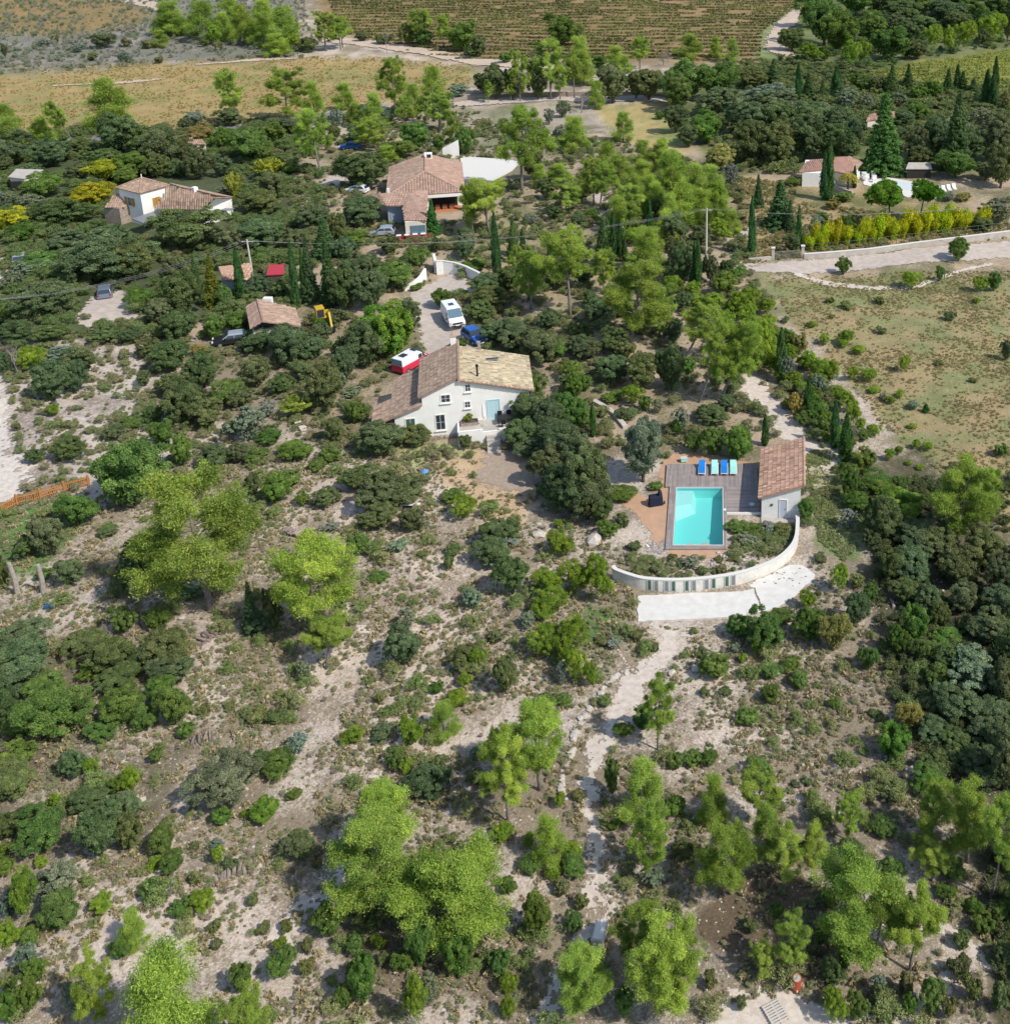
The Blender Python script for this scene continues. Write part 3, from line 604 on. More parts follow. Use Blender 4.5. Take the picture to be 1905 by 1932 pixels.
# limewashed slab
sl_ = empty('white_slab', (0,0,0), 0, 'brilliant white slab spread over the ground below the curved wall', 'slab')
pl = [(-5.98,74.35),(-4,74.5),(-1.90,74.72),(.2,74.8),(2.08,74.92),(3.0,75.3),(2.6,75.6),(3.3,76.4),(3.78,76.62),(5.2,77.75),(5.9,78.3),(6.6,78.35),(7.01,78.19),(7.5,77.6),(7.92,77.0),(7.6,76.3),(7.01,75.69),(6.5,74.9),(6.21,74.42),(5.4,73.7),(4.55,72.91),(3.40,72.45),(2.3,72.35),(2.19,72.1),(2.1,71.97),(.2,71.75),(-1.83,71.6),(-4,71.5),(-5.83,71.38),(-5.95,72.8)]
pl2 = []
for i in range(len(pl)):
    a, b = pl[i], pl[(i+1) % len(pl)]
    for k in range(6):
        t = k/6; pl2.append((a[0]+(b[0]-a[0])*t+random.uniform(-.05,.05), a[1]+(b[1]-a[1])*t+random.uniform(-.04,.04)))
crack = [(3.02,75.35),(3.1,74.6),(3.3,73.9),(3.42,73.2),(3.5,72.3)]
m = MB(); hz = max(hgt(a, b) for a, b in pl2)+.04
it = [m.vert((x,y,hz)) for x, y in pl2]; ib = [m.vert((x,y,hz-.7)) for x, y in pl2]; m.f.append(it[::-1])
for k in range(len(pl2)): m.f.append([it[k], it[(k+1) % len(it)], ib[(k+1) % len(it)], ib[k]])
m.build('surface', M_slab, sl_)
m = MB()
for i in range(len(crack)-1):
    a, b = crack[i], crack[i+1]
    for k in range(5):
        t, t2 = k/5, (k+1)/5; w1 = random.uniform(.05,.11)
        x, y, x2, y2 = a[0]+(b[0]-a[0])*t, a[1]+(b[1]-a[1])*t, a[0]+(b[0]-a[0])*t2, a[1]+(b[1]-a[1])*t2
        m.poly([(x-w1,y,hz+.004),(x+w1,y,hz+.004),(x2+w1,y2,hz+.004),(x2-w1,y2,hz+.004)])
for i in range(34):                                  # soil showing through the flaking lime
    a = random.gauss(5.6,.95); b = 76.9+.15*(a-5.6)+random.gauss(0,.6); r_ = random.uniform(.02,.10)
    if not bool(inside(np.array(a), np.array(b), pl)): continue
    m.poly([(a+r_*random.uniform(.5,1.3)*cos(t)*1.3, b+r_*random.uniform(.5,1.2)*sin(t), hz+.0045+i*.0001) for t in np.linspace(0,2*pi,8)[:-1]])
m.build('crack', M_sand if False else mat('dark_soil_stain', (.20,.16,.13), .95), sl_)
# ---------------------------------------------------------------- hip-roofed house (middle distance)
TH = radians(13.5)
def FR(o, th): 
    def f(u, v, z=0.): return (o[0]+u*cos(th)-v*sin(th), o[1]+u*sin(th)+v*cos(th), z)
    return f
def inv(o, th, p): dx, dy = p[0]-o[0], p[1]-o[1]; return (dx*cos(th)+dy*sin(th), -dx*sin(th)+dy*cos(th))
o = (-51.1,168.1); h2 = empty('hip_roofed_house', (*o,0), TH, 'salmon-tiled hip-roofed house with an open porch and a tiled front wing', 'house')
MB().box(.35,11.6,2.9,17.6,-.5,2.95).build('wall', M_white, h2)
MB().box(.35,6.4,.5,2.897,-.5,2.9).build('wall', M_white, h2)
tile_roof('roof', [(0,0,3),(12,0,3),(6,6.3,5.0)], M_tileH, h2, du=.42, dv=.55, hgt_=.13, label='front hip slope with bold tile ribs')
tile_roof('roof', [(12.003,0,3),(12.003,18,3),(6.003,18,5.0),(6.003,6.3,5.0)], M_tileH, h2, du=.34, dv=.5)
tile_roof('roof', [(-.003,18,3),(-.003,0,3),(5.997,6.3,5.0),(5.997,18,5.0)], M_tileB, h2, du=.34, dv=.5, label='darker weathered left slope of the roof')
ridge(h2, (0,0,3.08), (6,6.3,5.1), M_tileH); ridge(h2, (12,0,3.08), (6,6.3,5.1), M_tileH); ridge(h2, (6,6.3,5.1), (6,18,5.1), M_tileH)
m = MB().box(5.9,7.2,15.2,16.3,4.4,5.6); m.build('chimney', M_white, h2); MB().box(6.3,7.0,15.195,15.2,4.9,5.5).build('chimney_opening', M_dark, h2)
MB().box(.2,.6,1.4,1.8,2.9,4.0).build('chimney', M_white, h2)
m = MB().box(6.3,12.0,-.05,.25,2.45,2.93); m.build('porch_beam', M_white, h2)
MB().box(11.3,11.95,.0,.5,-.4,2.45).build('porch_pillar', M_white, h2); MB().box(6.4,11.6,0,2.89,-.5,.05).build('porch_floor', M_terra, h2)
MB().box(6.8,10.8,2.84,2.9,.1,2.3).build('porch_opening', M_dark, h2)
m = MB()
for k in range(3): m.box(7.3+k*1.1,8.0+k*1.1,1.2,1.8,.05,.8)
m.build('porch_furniture', M_shutb, h2)
# wing in front, its slopes measured at their own places
wg = [inv(o, TH, un(*fd('Q',x,y),z)) for x, y, z in ((600,840,2.8),(822,840,2.8),(835,635,3.5),(640,545,4.1),(350,560,4.1),(415,690,3.1),(578,690,3.1))]
zz = [2.8,2.8,3.5,4.1,4.1,3.1,3.1]
tile_roof('roof', [(*wg[0],2.8),(*wg[1],2.8),(*wg[2],3.45),(*wg[3],4.1),(*wg[6],3.14)], M_tileH, h2, du=.42, dv=.55, hgt_=.13, label='long ribbed slope of the front wing')
tile_roof('roof', [(*wg[5],3.1),(*wg[6],3.1),(*wg[3],4.1),(*wg[4],4.1)], M_tileH, h2, du=.42, dv=.55, hgt_=.13)
q = [inv(o, TH, un(*fd('Q',x,y),z)) for x, y, z in ((170,575,3.0),(380,560,4.1))]
tile_roof('roof', [(*q[0],3.0),(*wg[5],3.1),(*wg[4],4.1),(*q[1],4.12)], M_tileB, h2, du=.34, dv=.5)
q = [inv(o, TH, un(*fd('Q',x,y),z)) for x, y, z in ((835,635,3.3),(835,535,3.6),(640,545,4.1))]
tile_roof('roof', [(*q[0],3.3),(*q[1],3.6),(*q[2],4.1)], M_tileH, h2, du=.34, dv=.5)
a, b = wg[0], wg[1]
yw = min(a[1], b[1])+.25; m = MB(); m.hexa([(a[0]+.1,yw,-.5),(b[0]-.1,yw,-.5),(b[0]-.1,b[1]+8,-.5),(a[0]+.1,a[1]+8,-.5)], [(a[0]+.1,yw,2.75),(b[0]-.1,yw,2.75),(b[0]-.1,b[1]+8,3.3),(a[0]+.1,a[1]+8,3.3)]); m.build('wall', M_cream, h2)
o2 = MB().box(a[0]+.75,b[0]-.15,yw-.06,yw+.01,.35,2.15).build('window', M_grey, h2)
for k in range(2):
    x0 = a[0]+.8+k*(b[0]-a[0]-1.0)/2; MB().box(x0,x0+(b[0]-a[0]-1.0)/2-.08,yw-.08,yw-.062,.42,2.08).build('pane', M_glassblue, o2)
m = MB(); m.box(wg[5][0]+.1,a[0]-.05,wg[5][1]+.5,wg[5][1]+6,-.5,3.05); m.build('wall', M_siding, h2, label='blue-grey clad wall of the recess')
for k in range(7):
    x0 = a[0]-2.6+k*.36; MB().box(x0,x0+.30,wg[5][1]+.44,wg[5][1]+.497,.1,2.9).build('cladding_board', M_siding, h2)
# terrace slab and white gable parapet behind
pl = [un(*fd('Q',*p)) for p in ((1165,190),(1500,215),(1785,243),(1700,330),(1640,365),(1490,440),(1210,425))]
m = MB(); it = [m.vert((*p,.22)) for p in pl]; ib = [m.vert((*p,-.4)) for p in pl]; m.f.append(it[::-1])
for k in range(len(pl)): m.f.append([it[k],it[(k+1)%len(it)],ib[(k+1)%len(it)],ib[k]])
m.build('paved_yard', M_coping, None, label='large white paved yard behind the salmon-tiled hip-roofed house', cat='yard')
m = MB(); a_, b_, c_ = un(*fd('Q',1158,200)), un(*fd('Q',995,205)), un(*fd('Q',1158,190))
m.hexa([(*b_,0),(*a_,0),(a_[0],a_[1]+.35,0),(b_[0],b_[1]+.35,0)], [(*b_,1.9),(a_[0],a_[1],3.4),(a_[0],a_[1]+.35,3.4),(b_[0],b_[1]+.35,1.9)]); m.build('screen_wall', M_white, None, label='sloping white screen wall at the back of the hip-roofed house', cat='wall')
q = un(*fd('Q',660,1060)); e = empty('terrace_deck', (*q,0), TH, 'red-edged little deck of white tables in front of the hip-roofed house', 'deck')
MB().box(-2.9,2.9,-.2,1.9,-.3,.25).build('floor', M_shutb, e)
for k in range(4): MB().box(-1.9+k*1.15,-1.2+k*1.15,.5,1.2,.9,.96).tube([(-1.55+k*1.15,.85,.25),(-1.55+k*1.15,.85,.9)],.05,5).build('table', M_plast, e)
m = MB()
for k in range(13): m.box(-2.9+k*.48,-2.84+k*.48,-.2,-.14,.25,1.1)
m.box(-2.9,2.9,-.21,-.13,1.1,1.17); m.build('railing', M_carr, e)
# ---------------------------------------------------------------- house with ochre shutters (left)
o = (-91.5,166.1); th = radians(-31); h3 = empty('tower_house', (*o,0), th, 'white house with a small hip-roofed tower and ochre wooden shutters', 'house')
f3 = lambda x, y, z: (*inv(o, th, un(*fd('O',x,y),z)), z)
W3, D3, H3 = 5.9, 5.0, 5.2
MB().box(.25,W3-.25,.25,D3-.25,-.5,H3).build('wall', M_white, h3)
for P in (((0,0,H3),(W3,0,H3)),((W3+.002,0,H3),(W3+.002,D3,H3)),((W3,D3,H3),(0,D3,H3)),((-.002,D3,H3),(-.002,0,H3))):
    tile_roof('roof', [P[0],P[1],(W3/2,D3/2,H3+1.35)], M_tileB, h3, du=.32, dv=.45)
for a in ((0,0),(W3,0),(W3,D3),(0,D3)): ridge(h3, (*a,H3+.05), (W3/2,D3/2,H3+1.45), M_tileB)
MB().tube([(W3/2,D3/2,H3+1.3),(W3/2,D3/2,H3+2.0)],.08,6).build('finial', M_white, h3)
def sidewin(par, x, y0, y1, z0, z1, pm, shut=None):   # on a wall facing +x
    m = MB(); fw = .1; m.box(x-.02,x+.05,y0-fw,y0,z0-fw,z1+fw); m.box(x-.02,x+.05,y1,y1+fw,z0-fw,z1+fw); m.box(x-.02,x+.05,y0,y1,z1,z1+fw); m.box(x-.02,x+.05,y0,y1,z0-fw,z0)
    q_ = m.build('window', M_white, par); MB().box(x-.01,x+.012,y0,y1,z0,z1).build('pane', pm, q_)
    if shut:
        for a, b in shut: MB().box(x+.055,x+.10,a,b,z0,z1).build('shutter', M_shut, q_)
win(h3, 2.2, 3.1, 2.7, 4.0, v=.25, shut=[(1.45,2.08),(3.22,3.85)]); sidewin(h3, W3-.25, 2.0, 3.2, 2.6, 3.9, M_shut, [(1.98,2.58),(2.62,3.22)])
pt = {k: f3(*v) for k, v in dict(eL=(700,650,2.7),eR=(1320,662,2.6),rR=(1500,510,4.3),rM=(1050,372,4.6),rL=(862,330,4.6),gR=(1722,502,3.2),topR=(1170,352,4.5),tL=(880,520,3.6)).items()}
tile_roof('roof', [pt['eL'],pt['eR'],pt['rR'],pt['rM'],pt['tL']], M_tileB, h3, du=.34, dv=.5, label='large weathered tile roof of the low wing')
tile_roof('roof', [pt['gR'],f3(900,322,3.6),pt['rM'],pt['rR']], M_tileB, h3, du=.34, dv=.5)
a, b, c_, d_ = f3(1320,700,2.3), f3(1500,530,4.1), f3(1715,515,3.0), f3(1735,752,0.)
m = MB(); n0 = (a[0],a[1]); n1_ = (d_[0],d_[1])
m.hexa([(a[0],a[1],-.5),(n1_[0],n1_[1],-.5),(n1_[0]-4,n1_[1]+2,-.5),(a[0]-4,a[1]+1,-.5)], [(a[0],a[1],2.4),(c_[0],c_[1],2.9),(c_[0]-4,c_[1],3.2),(a[0]-4,a[1]+1,2.6)])
m.poly([(a[0]+.02,a[1],2.38),(c_[0]+.02,c_[1],2.88),(b[0]+.02,b[1],4.15)]); m.build('wall', M_white, h3, label='white gable wall of the low wing')
m = MB(); q1, q2 = f3(705,655,2.2), f3(1300,690,2.2); m.hexa([(q1[0],q1[1]+.4,-.5),(q2[0],q2[1]+.4,-.5),(q2[0],q2[1]+4,-.5),(q1[0],q1[1]+4,-.5)],[(q1[0],q1[1]+.4,2.5),(q2[0],q2[1]+.4,2.4),(q2[0],q2[1]+4,2.9),(q1[0],q1[1]+4,2.9)]); m.build('wall', M_cream, h3)
a, b = f3(1240,430,4.4), f3(1270,430,4.4); MB().box(a[0]-.35,a[0]+.35,a[1]-.35,a[1]+.35,3.9,5.1).build('chimney', M_white, h3)
P = [f3(280,790,1.2), f3(100,640,2.6), f3(240,450,3.9), f3(275,520,3.9)]
tile_roof('roof', [f3(75,640,2.6), f3(330,640,2.6), f3(270,470,4.0), f3(245,450,4.0)], M_tileB, h3, du=.32, dv=.45, label='lean-to roof on the left of the tower')
a, b = f3(95,830,0.), f3(300,860,0.); m = MB(); m.hexa([(a[0],a[1],-.5),(b[0],b[1],-.5),(b[0],b[1]+3,-.5),(a[0],a[1]+3,-.5)],[(a[0],a[1],2.3),(b[0],b[1],2.6),(b[0],b[1]+3,3.3),(a[0],a[1]+3,2.4)]); m.build('wall', M_stonewall, h3, label='rough stone wall left of the tower')
a, b, c_, d_ = f3(430,780,2.2), f3(700,690,2.4), f3(760,760,2.2), f3(600,850,2.0)
m = MB(); m.hexa([(p[0],p[1],p[2]-.12) for p in (a,d_,c_,b)], [a,d_,c_,b]); m.build('awning_roof', M_grey, h3)
q = un(*fd('O',470,770)); m = MB()
for k in range(26): a = random.uniform(-1.6,1.6); b = random.uniform(-.8,.8); r_ = random.uniform(.2,.45); m.tube([(a,b,random.uniform(.6,1.9)),(a+.1,b,random.uniform(1.9,2.4))],[r_,r_*.5],5)
o_ = m.build('red_climber', mat('red_leaves', (.30,.03,.04), .9, noise=.5, nscale=4), None, label='dark red climbing plant at the foot of the shuttered tower', cat='climber'); o_.location = (*q, -.1)
q = un(*fd('O',1660,800)); e = empty('garden_shelter', (*q,0), 0, 'dark lattice shelter against the right gable of the shuttered house', 'shelter')
m = MB(); m.box(-1.1,1.1,-.5,.5,1.7,1.78)
for a in (-1.05,0,1.05): m.box(a-.05,a+.05,-.5,-.4,0,1.7)
m.build('frame', M_grey, e)
# ---------------------------------------------------------------- small sheds and roofs
def shed(lab, P, zr_, mt, wallm=M_cream, name='shed', du=.34, cat='shed', openf=False):
    """P: four picture points (front left, front right, back right, back left) of the roof, zr_: their heights"""
    W_ = [(*un(*p, z), z) for p, z in zip(P, zr_)]; c = W_[0]
    e = empty(name, (c[0], c[1], 0), 0, lab, cat); R_ = [(p[0]-c[0], p[1]-c[1], p[2]) for p in W_]
    if mt in (M_tileB, M_tileH, M_tileP, M_tileRed): tile_roof('roof', R_, mt, e, du=du, dv=.5, hgt_=.1)
    else: MB().hexa([(p[0],p[1],p[2]-.12) for p in R_], R_).build('roof', mt, e)
    ce = (sum(p[0] for p in R_)/4, sum(p[1] for p in R_)/4); I = [(ce[0]+(p[0]-ce[0])*.9, ce[1]+(p[1]-ce[1])*.9, p[2]-.2) for p in R_]
    MB().hexa([(p[0],p[1],-.5) for p in I], I).build('wall', wallm, e)
    if openf:
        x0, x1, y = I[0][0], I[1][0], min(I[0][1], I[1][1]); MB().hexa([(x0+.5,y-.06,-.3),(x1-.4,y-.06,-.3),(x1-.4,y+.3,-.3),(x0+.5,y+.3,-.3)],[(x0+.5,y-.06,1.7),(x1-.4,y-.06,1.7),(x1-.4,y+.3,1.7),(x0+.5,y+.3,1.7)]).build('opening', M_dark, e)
    return e
AA = lambda t, L_: [dd(t, *p) for p in L_]
shed('low grey-roofed garage with a dark opening at the left edge, left of the shuttered house', AA('A', [(45,975),(130,985),(240,935),(90,930)]), (2.3,2.3,2.6,2.6), M_conc, M_cream, openf=True)
shed('small pale roof poking out of the trees behind the shuttered house', AA('A', [(1036,800),(1140,796),(1120,772),(1045,768)]), (2.5,2.5,3.0,3.0), M_tileB)
shed('small shed with a boldly ribbed pink roof beside the leaning pole', [fd('U',*p) for p in ((215,432),(560,432),(560,215),(145,255))], (2.3,2.3,3.3,3.3), M_tileP, M_siding, du=.42)
shed('little lean-to with a bright crimson roof among the cypresses', [fd('U',*p) for p in ((760,365),(992,352),(992,228),(800,230))], (2.1,2.1,2.6,2.6), M_redcloth, M_bark)
b4 = empty('tiled_outbuilding', (-52,121,0), 0, 'low outbuilding with a pale pink tiled gable roof behind the dark oaks', 'outbuilding')
f4 = lambda x, y, z: (lambda q_: (q_[0]+52, q_[1]-121, z))(un(*fd('U',x,y),z))
R4 = dict(fl=f4(560,1055,2.9), bl=f4(505,775,2.9), rb=f4(645,680,3.9), rf=f4(720,960,3.9), br=f4(1135,790,2.7), fr=f4(1205,1025,2.7))
tile_roof('roof', [R4['bl'],R4['fl'],R4['rf'],R4['rb']], M_tileH, b4, du=.32, dv=.48); tile_roof('roof', [R4['fr'],R4['br'],R4['rb'],R4['rf']], M_tileB, b4, du=.32, dv=.48, label='paler right slope of the roof')
ridge(b4, R4['rf'], R4['rb'], M_tileB)
c4 = [R4['fl'],R4['fr'],R4['br'],R4['bl']]; cc = (sum(p[0] for p in c4)/4, sum(p[1] for p in c4)/4); I4 = [(cc[0]+(p[0]-cc[0])*.92, cc[1]+(p[1]-cc[1])*.92, p[2]-.25) for p in c4]
MB().hexa([(p[0],p[1],-.5) for p in I4], I4).build('wall', M_cream, b4)
MB().box(R4['rb'][0]+.5,R4['rb'][0]+1.5,R4['rb'][1]+.3,R4['rb'][1]+.9,2.2,3.9).build('chimney', M_white, b4)
# ---------------------------------------------------------------- right-hand house
h5 = empty('red_tiled_house', (20,186,0), 0, 'low blue-white house with red tiled roof behind two tall cypresses', 'house')
f5 = lambda x, y, z: (lambda q_: (q_[0]-20, q_[1]-186, z))(un(*fd('R',x,y),z))
tile_roof('roof', [f5(90,252,2.5),f5(365,236,2.5),f5(400,118,3.5),f5(150,158,3.2)], M_tileRed, h5, du=.34, dv=.5)
tile_roof('roof', [f5(365,236,2.51),f5(545,278,2.51),f5(560,190,3.1),f5(520,112,3.55),f5(400,118,3.51)], M_tileRed, h5, du=.34, dv=.5)
tile_roof('roof', [f5(545,278,2.5),f5(636,165,2.9),f5(520,112,3.6),f5(555,190,3.1)], M_tileB, h5, du=.34, dv=.5)
a, b, c_, d_ = f5(110,372,0), f5(350,380,0), f5(400,180,2.2), f5(150,180,2.2); m = MB(); m.hexa([(a[0],a[1],-.5),(b[0],b[1],-.5),(b[0]+1,b[1]+6,-.5),(a[0]+1,a[1]+6,-.5)],[(a[0],a[1],2.4),(b[0],b[1],2.4),(b[0]+1,b[1]+6,3),(a[0]+1,a[1]+6,3)]); m.build('wall', M_white, h5)
MB().box(a[0]+1.4,a[0]+3.6,a[1]-.06,a[1]+.02,.05,2.0).build('door', M_door, h5)
a, b = f5(370,290,1.2), f5(545,330,1.0); m = MB(); m.hexa([(a[0],a[1],-.5),(b[0],b[1],-.5),(b[0]+1.5,b[1]+5,-.5),(a[0]+1.5,a[1]+5,-.5)],[(a[0],a[1],2.4),(b[0],b[1],2.4),(b[0]+1.5,b[1]+5,3),(a[0]+1.5,a[1]+5,3)]); m.build('wall', M_white, h5)
m = MB(); P = [un(*fd('R',*p)) for p in ((370,330),(400,400),(470,440),(545,465))]
ribbon_wall(spline(P), .3, lambda t: -.3, lambda t: 1.0, M_conc, 'curved_garden_wall', None); bpy.data.objects['curved_garden_wall']['label'] = 'curved low grey wall below the red-tiled house'; bpy.data.objects['curved_garden_wall']['category'] = 'wall'
pl = [un(*fd('R',*p)) for p in ((640,330),(860,300),(1060,335),(1250,345),(1500,345),(1500,430),(1270,420),(1020,470),(900,430),(640,360))]
m = MB(); it = [m.vert((*p,.12)) for p in pl]; ib = [m.vert((*p,-.4)) for p in pl]; m.f.append(it[::-1])
for k in range(len(pl)): m.f.append([it[k],it[(k+1)%len(it)],ib[(k+1)%len(it)],ib[k]])
m.build('pool_terrace', M_coping, None, label='pale paved terrace behind the two umbrella pines', cat='terrace')
a, b, c_, d_ = [un(*fd('R',*p)) for p in ((860,322),(1055,352),(1045,412),(900,372))]
m = MB(); m.poly([(*d_,.13),(*c_,.13),(*b,.13),(*a,.13)]); m.build('covered_pool', mat('pale_pool_cover', (.55,.62,.64), .5), None, label='pale covered pool behind the two umbrella pines', cat='pool')
random.seed(11)
for k in range(9):
    q = un(*fd('R',random.uniform(560,740),random.uniform(270,345))); MB().box(-.35,.35,-.25,.25,0,.8).box(-.35,.35,.25,.32,.8,1.3).build('stacked_furniture', M_plast, None, label='white garden furniture stacked beside the red-tiled house', cat='furniture', group='white furniture beside the red-tiled house').location = (*q,0)
for k in range(4):
    q = un(*fd('R',1290+k*45,430-8*k)); o_ = MB().box(-.3,.3,-.9,.5,.25,.35).hexa([(-.3,.5,.25),(.3,.5,.25),(.3,1.0,.7),(-.3,1.0,.7)],[(-.3,.5,.35),(.3,.5,.35),(.3,.95,.8),(-.3,.95,.8)]).build('far_lounger', M_plast, None, label='white lounger in a row at the right end of the far terrace', cat='sun lounger', group='white loungers on the far terrace'); o_.location = (*q,.12)
shed('pink roof half hidden behind the tall fir on the right', AA('C', [(1110,668),(1265,650),(1270,615),(1130,630)]), (3.0,3.0,3.8,3.8), M_tileP, M_cream)
shed('small dark open shelter under the trees right of the red-tiled house', AA('C', [(1330,930),(1475,930),(1465,895),(1345,895)]), (1.9,1.9,2.2,2.2), M_conc, M_dark)
# ---------------------------------------------------------------- vehicles
def car(x, y, rz, paint, lab, L_=4.1, W_=1.72, H_=1.45, cat='car', kind='hatch', roofm=None, z=0, name='parked_car'):
    e = empty(name, (x, y, z), rz, lab, cat); h = W_/2; g = .16
    if kind == 'van': low = [(-L_/2,.30),(-L_/2,1.05),(L_/2-.55,1.02),(L_/2-.08,.85),(L_/2,.45),(L_/2-.05,.30)]; cab = [(-L_/2+.02,1.05),(-L_/2+.06,H_-.04),(L_/2-1.75,H_),(L_/2-.62,1.03)]
    else: low = [(-L_/2,.32),(-L_/2+.02,.88),(L_/2-1.05,.93),(L_/2-.15,.72),(L_/2,.5),(L_/2-.04,.30)]; cab = [(-L_/2+.10,.90),(-L_/2+.42,H_-.05),(-L_/2+1.2,H_),(L_/2-1.85,H_-.03),(L_/2-1.1,.93)]
    # loft: profile slightly narrower at the top, rounded by bevel
    def loft(prof, wa, wb, z0, z1):
        m = MB(); A_ = []; B_ = []
        for px_, pz in prof:
            t = min(1, max(0, (pz-z0)/(z1-z0))); ww = wa+(wb-wa)*t; A_.append(m.vert((px_, -ww, pz))); B_.append(m.vert((px_, ww, pz)))
        m.f.append(A_); m.f.append(B_[::-1]); n_ = len(prof)
        for k in range(n_): m.f.append([A_[(k+1) % n_], A_[k], B_[k], B_[(k+1) % n_]])
        return m
    bo = loft(low[::-1], h, h*.96, .3, 1.0).build('body', paint, e, bevel=.07)
    top = H_; loft(cab[::-1], h*.95, h*(.86 if kind == 'van' else .78), .9, H_).build('cabin', roofm or paint, e, bevel=.06)
    wi = cab[-2]; wj = cab[-1]; k0, k1 = h*(.80 if kind == 'van' else .72), h*.86
    def glass(nm, a, b, wa, wb, off): 
        m = MB(); dx, dz = b[0]-a[0], b[1]-a[1]; l = hypot(dx, dz); ox, oz = dz/l*off, -dx/l*off
        a2 = (a[0]+dx*.10+ox, a[1]+dz*.10+oz); b2 = (a[0]+dx*.90+ox, a[1]+dz*.90+oz)
        m.hexa([(a2[0],-wa,a2[1]),(b2[0],-wb,b2[1]),(b2[0],wb,b2[1]),(a2[0],wa,a2[1])],[(a2[0]+ox*.3,-wa,a2[1]+oz*.3),(b2[0]+ox*.3,-wb,b2[1]+oz*.3),(b2[0]+ox*.3,wb,b2[1]+oz*.3),(a2[0]+ox*.3,wa,a2[1]+oz*.3)]); m.build(nm, M_glassblue if kind == 'van' else M_glass, e)
    glass('windscreen', wj, wi, k1, k0, .036); glass('rear_window', cab[1], cab[0], k0, k1, .036)
    for s_ in (-1, 1):
        m = MB(); xs_ = [cab[0][0]+.3, (cab[0][0]+cab[-1][0])/2, cab[-1][0]-.35] if kind != 'van' else [cab[-1][0]-1.35, cab[-1][0]-.75, cab[-1][0]-.3]
        yl, yh = h*.955, h*(.88 if kind == 'van' else .82); zl_, zh_ = .98 if kind != 'van' else 1.12, H_-.17 if kind != 'van' else H_-.35
        for a, b in ((xs_[0], xs_[1]-.04), (xs_[1]+.04, xs_[2])):
            sh = .28 if b == xs_[2] else 0; sl2 = .25 if a == xs_[0] and kind != 'van' else 0
            m.hexa([(a,s_*(yl-.01),zl_),(b,s_*(yl-.01),zl_),(b,s_*(yl+.02),zl_),(a,s_*(yl+.02),zl_)][::s_], [(a+sl2,s_*(yh-.01),zh_),(b-sh,s_*(yh-.01),zh_),(b-sh,s_*(yh+.02),zh_),(a+sl2,s_*(yh+.02),zh_)][::s_])
        m.build('side_window', M_glass, e)
    for a in (-L_/2+.78, L_/2-.85):
        for s_ in (-1, 1):
            wo = MB().tube([(a,s_*(h-.17),.31),(a,s_*(h+.012),.31)], .31, 14).build('wheel', M_tyre, e); MB().tube([(a,s_*(h+.012),.31),(a,s_*(h+.03),.31)], .19, 10).build('rim', M_rim, wo)
    for s_ in (-1, 1):
        MB().box(L_/2-.14,L_/2+.012,s_*(h-.28)-.16,s_*(h-.28)+.16,.58,.74).build('headlight', M_lamp, e); MB().box(-L_/2-.015,-L_/2+.05,s_*(h-.2)-.1,s_*(h-.2)+.1,.62,.85).build('tail_light', M_redl, e)
        MB().box(cab[-1][0]-.45,cab[-1][0]-.3,s_*(h+.02),s_*(h+.17),.98,1.12).build('wing_mirror', M_black, e)
    MB().box(L_/2-.02,L_/2+.025,-h*.8,h*.8,.32,.46).build('bumper', M_black, e); MB().box(L_/2+.026,L_/2+.035,-.26,.26,.36,.46).build('number_plate', M_plast, e)
    return e
def at(t, x, y): return (un(*fd(t,x,y)) if t in FIN else un(*dd(t,x,y)))
q = at('E',650,465); v_ = car(q[0], q[1], radians(-64), M_carw, 'white panel van with a roof hatch parked on the pale drive', 4.9, 1.95, 2.0, 'van', 'van', name='parked_van')
MB().box(-.9,-.2,-.3,.3,2.0,2.05).build('roof_hatch', M_glass, v_); MB().box(2.47,2.48,-.6,.6,.55,.75).build('grille', M_black, v_)
q = at('E',770,572); car(q[0], q[1], radians(-50), M_carb, 'bright blue car half hidden behind the yellow-tiled roof', 3.9, 1.7, 1.45)
q = at('M',455,400); c_ = car(q[0], q[1], radians(62), M_carr, 'red camper van with a white roof beside the white gabled house', 4.5, 1.75, 1.9, 'camper van', 'van', M_carw, name='camper_van')
for a in (-1.6,.2): MB().box(a,a+.8,-.38,.38,1.88,1.93).build('roof_window', M_glass, c_)
q = at('D',585,322); car(q[0], q[1], radians(114), M_carg, 'grey car parked at the head of the paved yard on the left', 4.2)
q = at('D',112,140); car(q[0], q[1], radians(118), M_cars, 'silver-blue car partly hidden by bushes near the left edge', 4.0)
q = at('B',258,1298); car(q[0], q[1], radians(190), M_cars, 'silver hatchback parked in front of the hip-roofed house', 3.9)
q = at('B',120,1062); car(q[0], q[1], radians(170), M_carw, 'white car tucked under the round dark oak left of the hip-roofed house', 4.0)
q = at('B',85,820); car(q[0], q[1], radians(190), M_carb, 'blue car in the shade behind the hip-roofed house', 4.0)
q = at('D',1275,590); car(q[0], q[1], radians(200), M_black, 'black car with white roof rack under the trees by the outbuilding', 3.9, roofm=M_cars)
q = at('Q',325,915); e = empty('dinghy', (*q,.0), radians(15), 'small bright yellow upturned dinghy behind the silver hatchback', 'boat'); MB().hexa([(-1.1,-.5,0),(1.1,-.4,0),(1.1,.4,0),(-1.1,.5,0)],[(-.8,-.3,.45),(.7,-.2,.4),(.7,.2,.4),(-.8,.3,.45)]).build('hull', M_yel, e, bevel=.08)
